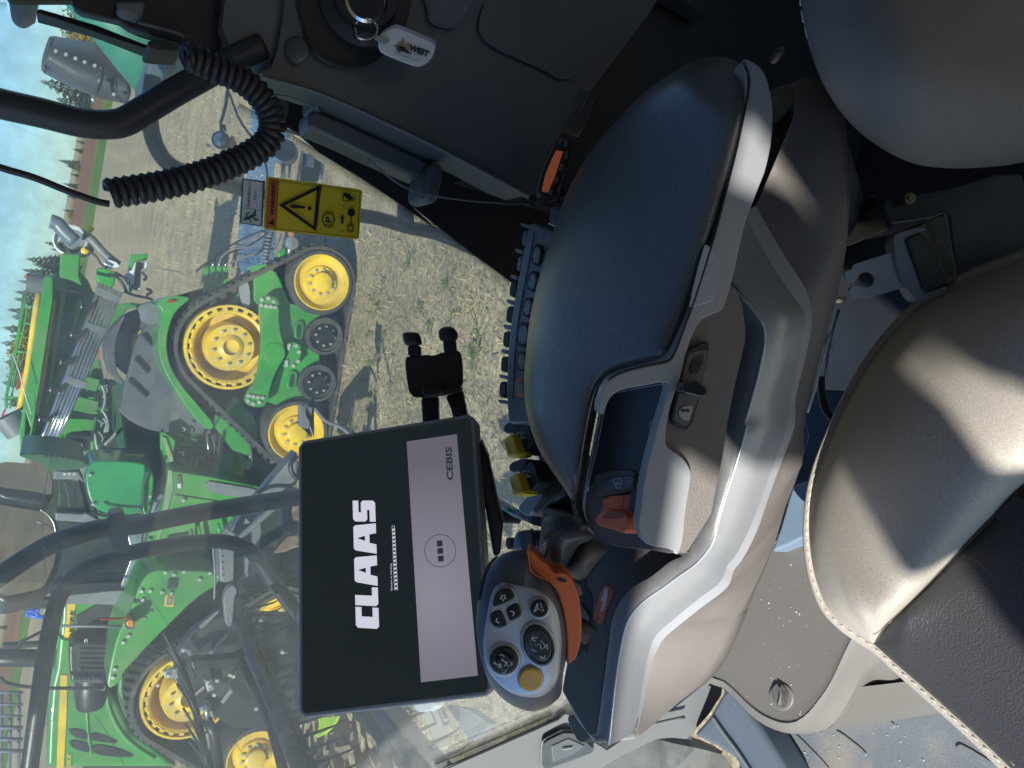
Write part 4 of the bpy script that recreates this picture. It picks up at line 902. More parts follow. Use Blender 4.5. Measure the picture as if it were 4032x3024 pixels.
# forked black guard bar (crossing the front track)
T('guard_bar', 'd 1230,770 1290,890 1350,1020 1400,1180 1440,1320 1480,1500 1520,1700', ('Y', 5.6), 14, black_m, hdr, n=3, seg=8)
for sp in ('d 1175,665 1250,800 1330,960', 'd 1215,820 1290,930 1370,1080', 'd 1270,900 1330,1010 1400,1150', 'd 1285,1050 1350,1150 1420,1290', 'd 1330,1225 1400,1340 1450,1450', 'd 1345,1340 1420,1450 1480,1560', 'd 1360,1450 1450,1560 1500,1659', 'd 1350,870 1400,960 1420,1000'):
    T('guard_finger', sp, ('Y', 5.55), 5, black_m, hdr, n=2, seg=6)
T('ram', 'd 1500,1310 1550,1400 1590,1659', ('Y', 5.9), 20, black_m, hdr, n=0, seg=14)
T('ram_rod', 'd 1490,1200 1510,1320', ('Y', 5.9), 10, steel, hdr, n=0, seg=10)
S('lime_disc', 'w 365,985 420,975 560,965 665,958 640,1030 570,1130 470,1220 345,1275 325,1225 380,1130 385,1060', ('h', 2.6), .02, lime, hdr, bev=.004)
S('lime_strip', 'w 0,760 30,800 80,960 60,960 0,850', ('h', 2.4), .02, lime, hdr)
S('divider_sheet', 'w 1720,850 2120,800 2212,1000 2212,1400 2160,1450 2080,1300 1950,1050 1850,900', ('h', 2.2), .03, mat('pale_header_sheet', (.36, .36, .31), .5, dirt=DUST, dirts=4, dirta=.4), hdr)
S('divider_cap', 'h 1150,1200 1250,1180 1340,1190 1260,1250 1190,1255', ('h', 2.0), .05, white, hdr, rnd=1)
S('grey_gusset', 'h 1390,1200 1560,1230 1720,1340 1590,1465 1550,1440', ('h', 1.9), .04, grey_m, hdr, bev=.005)
parts = []
for k in range(260):
    q = px1('w', 1350+rng.random()*700, 900+rng.random()*800); c = W(q, ('h', CH-.03)); a = rng.random()*6.28; L = .03+.08*rng.random()
    parts.append(box_vf(c, (L, .014, .014), Matrix.Rotation(a, 3, 'Z')))
join_mesh('header_chaff', parts, st1, kind='stuff')
# dark soil crumbs thrown up by the header
for i, sp in enumerate(('g 135,1250 200,1170 250,1125 310,1120 315,1200 250,1215 200,1240', 'g 275,960 320,910 320,1000 290,1010')):
    S('soil_slab', sp, ('h', 2.9), .06, clay, hdr, bev=.01)
# ================================================================ OWN MACHINE OUTSIDE THE GLASS
ar = thing('grain_auger', 'teal-green unloading auger tube folded back with its black rubber spout', 'auger', (2.6, 5, 0))
au = T('auger_tube', 'a 300,-600 797,46 1230,600', ('Y', 3.9), 132, teal, ar, n=0, seg=40)
sb = loft('rubber_spout', [[W(q, ('Y', y)) for q in PX(sp)] for y, sp in ((5.3, 'a 375,275 540,300 700,330 760,400'), (5.0, 'a 360,330 560,370 730,440 850,520'), (4.9, 'a 345,400 570,510 740,560 950,640'), (5.0, 'a 320,470 520,600 700,680 930,735'), (5.3, 'a 318,515 520,620 710,690 950,742'))], mat('black_rubber_sheet', (.055, .06, .068), .45, var=.15, vs=3, dirt=(.2, .19, .17), dirts=3, dirta=.3), ar, n=20, mids=4, th=.012)
T('spout_lip', 'a 375,275 350,340 325,430 318,515', ('Y', 4.95), 9, mat('black_rubber_sheet', (.05, .055, .06), .5), ar, n=3)
for q in PX('a 405,375 480,400 548,428 615,455 687,480 742,498 725,592 825,687'): bolts(W(q, ('Y', 4.84)), 4.84, 0, 1, .010, ar, out=.02)
T('spout_seam', 'a 395,370 560,430 700,485 750,500', ('Y', 4.88), 4, black_m, ar, n=2, seg=6)
T('spout_strap', 'a 745,480 740,560 725,620 700,680', ('Y', 4.82), 6, black_m, ar, n=3, seg=6)
T('spout_strap', 'a 845,585 845,680 880,735', ('Y', 4.82), 3, black_m, ar, n=0, seg=6)
T('spout_lever', 'a 672,690 680,745', ('Y', 4.8), 9, steel, ar, n=0, seg=10)
hs = S('engine_hatch', 'a 1078,378 1215,400 1205,600 1040,705 1050,560', ('Y', 3.4), .5, navy, bev=.02)
tag(hs, 'slate blue machine panel seen between the auger and the window handle', 'panel')
rail = thing('platform_rail', 'thick dark curved handrail outside the glass, below the coiled cord', 'handrail', (.9, 1.6, 0))
T('rail_tube', 'a 1110,560 1085,800 1095,930 1120,1030 1170,1130 1240,1200 1340,1250 1500,1300 1750,1370 1950,1440 | f 500,10 700,75 900,110 1100,170 1300,215 1500,290 1700,380 1900,450', ('Y', 1.55), 29, black_m, rail, n=3, seg=16)
S('rail_bracket', 'e 1090,1490 1160,1510 1165,1659 f 1160,130 1080,90 1080,0', ('Y', 1.5), .03, black_m, rail, bev=.005)
# crystal work lamp and bars low beside the machine
lampo = thing('work_lamp', 'round clear glass lamp on a black bar, outside the window', 'lamp', (1.2, 2.0, 1.6))
lc = Wt('s', 850, 190, ('Y', 2.2)); lr = mpx(32, px1('s', 850, 190), 2.2)
lathe('lamp_bowl', lc, (-.2, -1, .5), [(.0001, -lr), (lr*.7, -lr*.7), (lr, 0), (lr, lr*.3), (lr*.8, lr*.5), (.0001, lr*.6)], mat('clear_lamp_glass', (.6, .65, .68), .08, metal=.7, var=.25, vs=60), lampo, seg=28)
lathe('lamp_ring', lc, (-.2, -1, .5), [(lr*1.0, -.01), (lr*1.12, 0), (lr*1.0, .012)], grey_m, lampo, seg=28)
for k in range(3): lathe('lamp_terminal', Wt('s', 990, 215+k*42, ('Y', 2.2)), (1, 0, -.3), [(.0001, -.015), (.006, -.015), (.006, .015), (.0001, .015)], mat('brass_terminal', (.4, .28, .2), .3, metal=.8), lampo, seg=10)
S('terminal_plate', 's 1040,205 1070,205 1060,380 1030,370', ('Y', 2.2), .004, grey_m, lampo)
lathe('lamp_knob', Wt('s', 665, 270, ('Y', 2.15)), (0, -1, 0), [(.0001, -.006), (.006, 0), (.0001, .006)], white, lampo, seg=10)
T('lamp_bar', 's 870,-30 880,60', ('Y', 2.25), 12, black_m, lampo, n=0)
T('lamp_bar', 's 880,330 910,400 960,480', ('Y', 2.25), 10, black_m, lampo, n=0)
T('lamp_cable', 's 860,0 930,110', ('Y', 2.1), 2, white, lampo, n=0, seg=5)
T('lamp_cable', 'a 1650,640 1680,720 1730,850 1800,960 1860,1030 1930,1200 1940,1300', ('Y', 2.1), 5, grey_m, lampo, n=4, seg=6)
T('lamp_cable', 'a 1650,660 1640,760 1600,900', ('Y', 2.1), 7, grey_m, lampo, n=2, seg=6)
ax = thing('machine_side_frame', 'bright metal brackets of the harvester side, behind the dotted glass edge', 'frame', (.8, 1.7, 1.2))
for sp, r in (('e 215,1150 212,1290', 9), ('e 262,1150 258,1290', 6), ('e 350,1100 325,1310', 5), ('e 500,1190 490,1300', 6)): T('frame_rod', sp, ('Y', 1.8), r, steel, ax, n=0)
S('frame_plate', 'e 360,1100 500,1180 470,1320 330,1310', ('Y', 1.85), .03, grey_m, ax, bev=.004)
S('bright_plate', 'e 400,1110 440,1135 435,1215 388,1200', ('Y', 1.8), .01, white, ax)
lathe('frame_knuckle', Wt('e', 225, 1105, ('Y', 1.8)), (0, -1, .3), [(.0001, .02), (.025, .018), (.03, 0), (.025, -.03)], steel, ax, seg=18)
# mirrors
def mirror(lbl, shell, glass, Y):
    t = thing('side_mirror', lbl, 'mirror', W(PX(shell)[0], ('Y', Y)), 'mirrors of the harvester')
    nm_ = Vector((1.0, -1.15, -.12)).normalized(); c0_ = W(PX(glass)[3], ('Y', Y))
    S('mirror_housing', shell, ('pl', (c0_, nm_)), .09, black_e, t, rnd=2, bev=.015, seg=3)
    g = S('mirror_glass', glass, ('pl', (c0_+nm_*.004, nm_)), .003, mirror_m, t, rnd=2)
    return t, g
mt, mg1 = mirror('smaller upper mirror of the harvester, reflecting field and sky', 'c -60,385 200,395 330,430 390,480 405,570 395,640 340,710 200,690 -60,640', 'c -60,400 200,410 310,440 370,485 382,560 375,640 350,640 200,610 -60,585', 2.4)
mt2, mg2 = mirror('big lower mirror of the harvester with a curved outline, reflecting ground and own shadow', 'c -80,680 180,700 320,740 410,800 445,880 462,1000 450,1130 400,1250 330,1340 200,1400 -80,1440', 'c -80,700 180,715 300,745 370,800 400,880 410,1000 400,1120 330,1300 250,1340 -80,1400', 2.35)
T('mirror_rim_light', 'c 290,748 350,790 385,840 400,900 405,970', ('Y', 2.32), 3, steel, mt2, n=4, seg=6)
for k, q in enumerate(PX('c 468,493 505,492 540,494')): bolts(W(q, ('Y', 9.9)), 9.95, 0, 1, .02, trac)
# mirror arm / guard tubes right outside the glass
arm = thing('mirror_arm', 'thick black bent tubes of the mirror arm, clamped together outside the glass', 'handrail', (-1, 2, 1))
YA = 1.75
T('arm_tube', 'c -300,1330 -80,1280 120,1150 350,1010 600,920 780,880 1000,860 1300,800 1700,730 2160,660 2500,600', ('Y', YA), 37, black_m, arm, n=4, seg=20)
T('arm_tube', 'd 160,2100 215,1659 265,1300 320,900 400,500 480,340 620,210 800,140 1000,85 1250,40 1500,15 1650,20 1780,60 1850,120 2000,330 2160,520 2350,760', ('Y', YA+.05), 30, black_m, arm, n=4, seg=20)
S('clamp_plate', 'c 782,782 895,762 915,800 925,900 945,1050 935,1070 825,1060 795,940', ('Y', YA-.08), .05, black_m, arm, rnd=1, bev=.006)
S('arm_sleeve', 'd 1990,395 2040,370 2160,520 2160,610 2060,500', ('Y', YA-.02), .1, black_m, arm, bev=.02)

# ================================================================ CAB: glass, stickers
YG = .95
cg = S('side_glass', 'D -150,-150 700,-150 1300,700 1500,1620 1200,1900 -150,1900', ('Y', YG), .004, cabglass)
tag(cg, 'large clear side window of the harvester cab, slightly hazy', 'window')
cw = thing('warning_sticker', 'yellow WARNING sticker with triangle, parking and key symbols on the window', 'sticker', Wt('f', 400, 100, ('Y', YG)))
PS = ('Y', YG-.003); PT = ('Y', YG-.005)
sq = PX('e 88,1290 100,1280 760,1372 787,1385 786,1400 f 764,250 750,262 85,192 70,175')
S('sticker_base', sq, PS, .0015, st_y, cw)
S('warning_band', 'e 110,1303 178,1314 | f 158,178 90,172', PT, .0005, st_o, cw)
def qd(spec): return [W(q, ('Y', YG-.0065)) for q in PX(spec)]
def flat(name, spec, m, parent, pl=('Y', YG-.0065), t=.0004, **k): return S(name, spec, pl, t, m, parent, **k)
def line(name, spec, wpx, m, parent, pl=('Y', YG-.0065), closed=False):
    p = PX(spec) if isinstance(spec, str) else spec; parts = []
    P_ = [Vector((*q, 0)) for q in p]; n = len(P_)
    for i in range(n if closed else n-1):
        a, b = P_[i], P_[(i+1) % n]; d = (b-a).normalized(); s = Vector((-d.y, d.x, 0))*wpx/2; e = d*wpx*.4
        parts.append(([W((q.x, q.y), pl) for q in (a-e+s, b+e+s, b+e-s, a-e-s)], [[0, 1, 2, 3]]))
    return join_mesh(name, parts, m, parent, fix=False)
text('warning_lettering', 'WARNING', *qd('s 1620,1288 1645,805 1560,1288'), prntk, cw, bold=.03)
flat('small_triangle', 's 1535,1395 1615,1330 1618,1430', prntk, cw)
line('triangle_outline', 's 1705,1135 2300,850 | f 445,195', 5, prntk, cw, closed=True)
line('triangle_frame', 's 1745,1138 2260,890 | f 440,182 ', 9, prntk, cw, closed=True)
flat('exclamation_stroke', 's 1860,1125 1900,1122 2060,1155 2080,1170 2060,1185 1900,1180 1860,1165 1850,1145', prntk, cw)
disc('exclamation_dot', px1('s', 2135, 1180), ('Y', YG-.0065), 8, .0004, prntk, cw)
line('border_line', 'e 112,1305 770,1392 | f 752,248 88,176', 2, prntk, cw, closed=True)
line('band_line', 'e 178,1314 | f 158,180', 2, prntk, cw)
line('divider_line', 'e 478,1358 | f 458,210', 2, prntk, cw)
def ringpx(c, r, w, m, parent, pl=('Y', YG-.0065), a0=0, a1=2*math.pi, name='ring_mark', sx=1):
    n = 28; return line(name, [(c[0]+r*sx*math.cos(a0+(a1-a0)*k/n), c[1]+r*math.sin(a0+(a1-a0)*k/n)) for k in range(n+1)], w, m, parent, pl)
pc = px1('f', 541, 118); ringpx(pc, 24, 4, prntk, cw)
ringpx(pc, 32, 3, prntk, cw, a0=-.9, a1=-2.2); ringpx(pc, 32, 3, prntk, cw, a0=.9, a1=2.2)
text('parking_letter', 'P', *qd('f 563,140 565,98 520,138'), prntk, cw, bold=.02)
flat('arrow_mark', 'f 650,147 648,110 657,110 642,80 627,110 635,110 634,147', prntk, cw)
disc('key_head', px1('f', 707, 68), ('Y', YG-.0065), 15, .0004, prntk, cw)
line('key_shaft', 'f 706,85 702,168', 4.5, prntk, cw)
kc = px1('f', 701, 180); ringpx(kc, 10, 3, prntk, cw); ringpx(kc, 16, 3, prntk, cw, a0=.5, a1=2.7)
ringpx(kc, 16, 3, prntk, cw, a0=-.5, a1=-2.7)
line('manual_frame', 'e 650,1405 645,1455 690,1462 698,1412', 3.5, prntk, cw, closed=True)
flat('bolt_mark', 'e 660,1400 715,1430 745,1450 700,1440 735,1462 690,1450 650,1420', prntk, cw)
text('number_mark', '1.', *qd('f 497,195 500,178 480,194'), prntk, cw)
text('number_mark', '2.', *qd('f 645,212 647,192 627,210'), prntk, cw)
text('number_mark', '3.', *qd('e 655,1505 657,1482 638,1503'), prntk, cw)
ce = thing('exit_sticker', 'white EMERGENCY EXIT sticker with green running figure, on the window', 'sticker', Wt('s', 1300, 1100, ('Y', YG)))
S('sticker_base', 's 1160,755 1175,748 1480,782 1490,795 1450,1440 1435,1442 1130,1395 1125,1380', PS, .0015, st_g, ce)
S('sticker_face', 's 1178,768 1455,803 1425,1425 1145,1385', PT, .0005, st_w, ce)
line('divider_line', 's 1152,1172 1437,1207', 1.5, prntk, ce)
text('exit_lettering', 'EMERGENCY', *qd('s 1268,1160 1288,800 1228,1158'), prntk, ce)
text('exit_lettering', 'EXIT', *qd('s 1358,1055 1370,930 1318,1052'), prntk, ce)
text('small_print', '210 2901.0', *qd('s 1440,930 1445,820 1425,928'), st_g, ce)
disc('figure_head', px1('s', 1197, 1337), ('Y', YG-.0065), 6, .0004, st_g, ce)
line('running_figure', 's 1225,1330 1300,1290 1345,1280', 9, st_g, ce)
line('running_figure', 's 1300,1295 1350,1350 1385,1350', 7, st_g, ce)
line('running_figure', 's 1330,1285 1345,1220', 7, st_g, ce)
line('running_figure', 's 1235,1325 1215,1270 1255,1240', 5, st_g, ce)
line('running_figure', 's 1240,1330 1275,1340 1275,1385', 5, st_g, ce)
S('white_tab', 's 1462,1045 1485,1045 1478,1180 1455,1175', PS, .001, white, ce)
sm = glassmat('glare_streak_glass', (.8, .85, .82), .45, .3)  # thin whitish streaks imitate glare reflected on the pane
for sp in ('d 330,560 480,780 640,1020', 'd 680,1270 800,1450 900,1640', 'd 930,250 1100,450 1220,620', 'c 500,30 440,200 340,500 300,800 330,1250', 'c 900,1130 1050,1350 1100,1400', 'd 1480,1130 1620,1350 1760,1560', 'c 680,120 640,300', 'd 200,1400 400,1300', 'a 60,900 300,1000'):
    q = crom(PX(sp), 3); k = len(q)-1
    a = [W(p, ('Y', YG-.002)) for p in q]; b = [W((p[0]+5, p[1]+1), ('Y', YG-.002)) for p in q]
    mesh('glare_streak', a+b, [[i, i+1, k+2+i, k+1+i] for i in range(k)], sm, cg, fix=False)
# printed dots round the glass edge
dp = []
def dots(a, b, rows, gap, r0, side):
    a = Vector((*a, 0)); b = Vector((*b, 0)); d = (b-a).normalized(); s = Vector((-d.y, d.x, 0))*side; n = int((b-a).length/gap)
    for i in range(n):
        for j in range(rows):
            q = a+d*gap*(i+.5*(j % 2))+s*gap*.87*(j+.5); r = r0*(1-.7*j/rows)
            dp.append(([W((q.x+r*math.cos(t), q.y+r*math.sin(t)), ('Y', YG-.0015)) for t in np.linspace(0, 2*math.pi, 6, endpoint=False)], [list(range(6))]))
dots(px1('e', -100, 750), px1('e', 300, 980), 6, 7, 3.3, 1)
dots(px1('e', 290, 985), px1('e', 1330, 1640), 6, 7, 3.3, 1)
dots(px1('f', 1080, -60), px1('f', 1870, 575), 5, 7, 3.3, 1)
dots(px1('v', 480, 150), px1('v', 1500, 480), 5, 7, 2.6, 1)
dots(px1('v', -30, 20), px1('v', 120, 40), 6, 8, 3.0, 1)
dots(px1('l', -20, 1470), px1('l', 480, 1260), 5, 6, 2.8, -1)
dots(px1('h', 1320, 1640), px1('h', 2180, 1270), 5, 6, 2.8, -1)
o = join_mesh('printed_glass_dots', dp, prntk, cg, fix=False); o['kind'] = 'stuff'

# ================================================================ CAB: body, pillars, roof
YP = .80
body = thing('cab_pillar', 'black rear cab pillar with the window frame, behind the coiled cord', 'pillar', (.5, .8, 2.0))
S('pillar_trim', 'a -200,-600 -60,-200 70,0 530,0 540,50 600,92 870,155 940,205 1300,305 1330,335 1560,388 1600,360 1700,-30 2200,-600', ('Y', YP), .015, char_d, body, bev=.01)
S('window_frame_edge', 'a 270,68 290,62 700,180 1090,335 1240,400 1240,420 1080,362 680,205 270,95', ('Y', YG-.05), .03, char_d, body, bev=.004)
S('glass_seal', 'v 460,120 1000,300 1500,450 1950,600 1930,640 1400,470 900,300 460,155', ('Y', YG-.06), .02, char_d, body)
S('pillar_plate', 'a 830,0 1070,0 1040,120 990,130 850,80', ('Y', YP-.02), .02, char_g, body, bev=.006)
T('pillar_strip', 'a 1000,160 1120,195 1300,245 1340,270', ('Y', YP-.01), 7, char_g, body, n=2)
disc('pillar_cap', px1('a', 1110, 252), ('Y', YG-.07), 95, .01, char_d, body, ry=12, ang=.27)
for sp in ('a 75,-100 278,-100 262,140 240,175 190,205 140,200 95,160 75,85', 'a 1135,330 1300,340 1290,480 1270,520 1230,543 1180,530 1145,480 1130,420'):
    pillow('hinge_knob', sp, .95, .03, .05, char_d, body, n=3)
S('pillar_joint', 'a 1075,290 1200,290 1330,340 1320,370 1100,355 1072,330', ('Y', YP-.02), .05, char_d, body, rnd=1, bev=.005)
S('pillar_panel', 'a 1665,-300 2080,-300 2075,0 1995,460 1985,470 1590,365', ('Y', YP-.02), .05, char_g, body, rnd=1, bev=.01)

con = thing('side_console', 'dark charcoal side console holding the ignition switch and a round cap', 'console', (.5, .8, 2.6))
S('console_panel', 'e 225,-400 228,0 150,480 40,520 60,545 400,640 700,760 1100,950 1500,1150 2000,1420 2060,1385 i 240,1350 380,950 620,640 1130,-40 1300,-400', ('Y', YP-.03), .06, char, con, rnd=1, bev=.012, seg=3)
loft('console_edge', [[W(q, ('Y', YP-.03+dy)) for q in crom(PX(sp), 3)] for dy, sp in ((0, 'e 60,535 400,632 700,750 1100,938 1500,1135 2000,1400'), (-.004, 'e 50,560 395,655 690,775 1090,962 1490,1160 1995,1430'), (.05, 'e 60,590 395,680 690,800 1090,990 1490,1190 1990,1450'))], char_g, con, n=30, mids=3)
pillow('round_cap', 'e 210,350 240,290 305,260 370,290 405,360 390,430 320,465 250,440', depthof(Wt('e', 305, 360, ('Y', YP-.035))), .006, .01, char, con, n=4)
# dished recess behind the ignition
def recess(name, spec, pl, depth_, m, parent, scale=.82, rim=None):
    p = crom(PX(spec), 4, True); cx = sum(q[0] for q in p)/len(p); cy = sum(q[1] for q in p)/len(p); N = len(p); bk = back(pl)
    o1 = [W(q, pl)-bk*.0015 for q in p]; o2 = [W((cx+(q[0]-cx)*1.04, cy+(q[1]-cy)*1.04), pl)-bk*.0 for q in p]
    i1 = [W((cx+(q[0]-cx)*scale, cy+(q[1]-cy)*scale), pl)-bk*.0006 for q in p]
    vs = o2+o1+i1; fs = []
    for r in range(2):
        for j in range(N): fs.append([r*N+j, r*N+(j+1) % N, (r+1)*N+(j+1) % N, (r+1)*N+j])
    fs.append([2*N+j for j in range(N)])
    return mesh(name, vs, fs, m, parent, smooth=False)
recess('ignition_recess', 'e 390,-60 380,200 460,400 620,480 800,470 950,380 1060,200 1080,-60', ('Y', YP-.035), .0, char_d, con)
recess('storage_recess', 'e 1260,-80 1262,60 1275,140 1330,185 1420,200 1490,170 1580,40 1650,-80', ('Y', YP-.035), .0, char_g, con, scale=.88)
S('lower_console_pocket', 'e 1700,-60 1620,180 1660,290 1800,380 2100,500 i 400,600 600,500 1100,-60', ('Y', YP-.0345), .001, char, con, rnd=2)
ig = lathe('ignition_switch', Wt('e', 800, 20, ('Y', YP-.04)), (-.15, -1, .25), [(.045, 0), (.044, .012), (.032, .016), (.03, .03), (.0001, .03)], char_d, con, seg=28)
lathe('switch_ring', Wt('e', 815, 10, ('Y', YP-.09)), (-.15, -1, .25), [(.017, 0), (.0195, .002), (.017, .004)], chrome, ig, seg=24)
for sp in ('u 830,300 850,170 890,180 870,300',): S('switch_symbol', sp, ('Y', YP-.05), .001, navy, con)
kd = thing('key_fob', 'white oval AGWEST key tag hanging on a split ring from the ignition', 'key tag', Wt('u', 1100, 650, ('Y', YP-.07)))
PK = ('Y', YP-.075)
T3('split_ring', [Wt('u', 520+172*math.cos(a), 425+150*math.sin(a), ('Y', YP-.07-.004*math.sin(a))) for a in np.linspace(-2.6, 2.6, 40)], .0009, chrome, kd, seg=8)
T3('split_ring', [Wt('u', 516+165*math.cos(a), 428+160*math.sin(a), ('Y', YP-.068)) for a in np.linspace(-2.5, 2.4, 40)], .0008, chrome, kd, seg=8)
S('key_blade', 'u 300,130 360,560 400,520 560,330 420,60', ('Y', YP-.06), .004, glossk, kd, bev=.001)
S('tag_body', 'u 830,400 950,352 1000,360 1450,545 1530,600 1542,680 1500,820 1400,930 1280,965 1220,955 760,775 715,700 700,600 740,480', PK, .003, white, kd, rnd=2, bev=.0012)
S('tag_rim', 'u 830,400 950,352 1000,360 1450,545 1530,600 1542,650 1490,610 1020,410 950,400 840,440 760,500', ('Y', YP-.0765), .002, mat('tag_rim', (.3, .3, .36), .4, var=0), kd, rnd=2)
S('tag_loop', 'u 635,560 690,500 750,520 850,555 870,590 850,620 800,625 720,595', ('Y', YP-.079), .0025, clear, kd, rnd=2, bev=.0005)
PK2 = ('Y', YP-.0766)
def q3(sp, pl=PK2): return [W(q, pl) for q in PX(sp)]
text('tag_lettering', 'A', *q3('u 955,670 1068,712 1015,548'), gold, kd, bold=.06)
text('tag_lettering', 'G', *q3('u 1068,700 1140,730 1100,610'), gold, kd, bold=.05)
text('tag_lettering', 'WEST', *q3('u 1130,728 1415,832 1170,640'), prntk, kd, bold=.06)
text('tag_address', 'www.agwest.com', *q3('u 925,775 1290,905 935,745'), prntk, kd)
for sp in ('u 905,652 1060,680 1190,785 1130,770 1040,700', 'u 930,665 1030,755 1000,758', 'u 960,670 1070,740 1048,755', 'u 985,675 1130,765 1100,768'): S('road_mark', sp, PK2, .0003, prntk, kd)

sill = thing('window_sill', 'black sill panel running under the side window beside the console', 'panel', (0, .9, 2.5))
S('sill_panel', 'a 1700,560 e 0,620 60,590 400,680 700,800 1100,990 1500,1190 2000,1450 i 250,1450 500,1500 i 500,2200 f 1880,580 1500,300 1100,-20 | e 1320,1659 1090,1500 750,1270 480,1110 290,945 150,880 a 2000,720 1900,650', ('Y', .935), .003, char_d, sill)
S('sill_step', 'e 220,930 480,1000 780,1150 830,1160 620,1090 430,1010 300,960', ('Y', .91), .01, char, sill)
disc('sill_knob', px1('a', 2010, 790), ('Y', .9), 50, .01, char, sill, bev=.003)
lev = thing('window_latch', 'dark bar-shaped window latch bracket with a thin cable under the console', 'latch', (.2, .85, 2.9))
S('latch_arm', 'e 390,830 440,790 560,840 1250,1160 1330,1200 1260,1310 1230,1310 860,1150 490,970 395,925', ('Y', .82), .04, char, lev, bev=.008, seg=3)
S('latch_post', 'e 1290,1165 1395,1190 1380,1300 1340,1480 1225,1460 1240,1300', ('Y', .80), .05, char, lev, bev=.01, seg=3)
S('latch_mount', 'e 440,650 550,690 530,800 430,800', ('Y', .81), .05, char, lev, bev=.008)
T('latch_cable', 'e 830,1150 950,1260 1100,1360 1300,1420 1600,1460 1980,1485', ('Y', .78), 4, char_g, lev, n=5)
T('latch_cable', 'e 100,690 250,700 420,770', ('Y', .8), 4, char_g, lev, n=3)

# grab bar
gb = T('grab_bar', 'a -600,620 -200,690 0,752 300,820 560,885 760,905 900,885 1050,800 1230,690 1500,540 1700,430 1900,340', ('Y', .78), 56, mat('grab_bar_rubber', (.022, .028, .04), .42, var=.08, bump=.1, bs=600), n=5, seg=28)
tag(gb, 'thick black grab bar bent upward across the window', 'grab bar')
# coiled cord
cc_ = thing('coiled_cord', 'black coiled cord looping below the grab bar, its straight end running off to the sky', 'cord', Wt('a', 1900, 900, ('Y', .72)))
path = [W(q, ('Y', .72)) for q in crom(PX('a 1330,440 1370,420 1440,440 1560,495 1700,555 1820,630 1920,740 1975,860 1975,960 1920,1050 1820,1120 1650,1200 1450,1275 1200,1340 1000,1375 790,1405'), 8)]
path = resamp(path, 300); Ltot = sum((path[i+1]-path[i]).length for i in range(299)); turns = Ltot/.0066
helix = []; NN = int(turns*12); u = None
for i in range(NN):
    t = i/NN*(299); j = min(298, int(t)); p = path[j].lerp(path[j+1], t-j); d = (path[j+1]-path[j]).normalized()
    if u is None: u, v = frame_from(d)
    u = (u-d*u.dot(d)).normalized(); v = d.cross(u); a = i/12*2*math.pi
    helix.append(p+(u*math.cos(a)+v*math.sin(a))*.0094)
T3('coil', helix, .0036, mat('cord_rubber', (.018, .021, .026), .42, var=.1), cc_, seg=6)
T('straight_end', 'a 795,1480 700,1460 500,1390 250,1290 0,1215 -400,1080', ('Y', .71), 14, mat('cord_rubber', (.018, .021, .026), .42), cc_, n=4, seg=10)

# phone clamp
cl = thing('tablet_clamp', 'black two-pronged tablet clamp standing behind the monitor', 'holder', Wt('f', 1300, 1300, ('d', .9)))
DC = ('d', .86)
S('clamp_plate', 'f 1095,1120 1120,1112 1215,1105 1245,1098 1300,1108 1370,1080 1420,1082 1490,1058 1512,1150 1516,1350 1440,1385 1320,1408 1240,1415 1130,1408 1102,1250', DC, .014, char_d, cl, rnd=1, bev=.004)
for sp in ('f 1112,1030 1206,1030 1211,1110 1116,1112', 'f 1370,990 1465,990 1470,1085 1376,1090'): S('prong', sp, DC, .012, char_d, cl, bev=.003)
for sp in ('f 1078,960 1100,937 1190,942 1218,1000 1212,1028 1150,1036 1098,1028', 'f 1340,930 1370,900 1440,900 1480,950 1468,1000 1420,1006 1368,1003 1345,980'): pillow('rubber_tip', sp, .85, .012, .02, char_d, cl, n=3)
for sp in ('f 1210,1350 1240,1335 1340,1325 1375,1345 1372,1390 1230,1405', 'f 1385,1350 1480,1310 1512,1350 1500,1370 1410,1385'): S('clamp_jaw', sp, ('d', .835), .02, char_d, cl, rnd=1, bev=.004)
for sp in ('f 1210,1405 1335,1400 1340,1620 1222,1620', 'f 1385,1400 1512,1350 1560,1600 1450,1600 1430,1500'): S('clamp_leg', sp, ('d', .875), .02, char_d, cl, bev=.004)

# ================================================================ MONITOR
mon = thing('terminal_screen', 'wide touch screen terminal showing CLAAS start-up picture', 'monitor', Wt('g', 900, 900, ('d', .76)))
C4 = [px1('g', 318, 437), px1('g', 1600, 232), px1('h', 1735, 1136), px1('h', 322, 1305)]
Q4, PM = quad_plane(C4, .74)
nM = PM[1][1]
def inset(Q, k):
    c = sum(Q, Vector())/4; out = []
    for i in range(4):
        a = (Q[(i+1) % 4]-Q[i]).normalized(); b = (Q[i-1]-Q[i]).normalized(); out.append(Q[i]+a*k+b*k)
    return out
def chamfer(Q, k):
    out = []
    for i in range(4):
        a = (Q[(i+1) % 4]-Q[i]).normalized(); b = (Q[i-1]-Q[i]).normalized(); out += [Q[i]+b*k, Q[i]+a*k]
    return out
slab3('screen_housing', [p-nM*.0005 for p in chamfer(Q4, .006)], -nM*.028, silver, mon, bev=.0025, seg=3)
slab3('screen_front', [p+nM*.0007 for p in chamfer(inset(Q4, .0042), .003)], -nM*.004, screenk, mon, bev=.0003)
Bk = inset(Q4, .012); slab3('screen_back', [p-nM*.026 for p in chamfer(Bk, .02)], -nM*.03, char_d, mon, bev=.006)
S('mount_block', 'g 1640,420 1700,560 1760,850 1810,1030 1790,1260 1740,1290 1640,700', ('d', .775), .04, char_d, mon, bev=.006)
def PMo(o): return ('pl', (PM[1][0]+nM*o, nM))
SP = PMo(.0012); SP2 = PMo(.0016)
SCR_C.default_value = W(px1('g', 1290, 1560), SP)
S('screen_band', 'g 1108,440 1472,386 h 1625,988 1212,1038', SP, .0002, scr_g, mon)
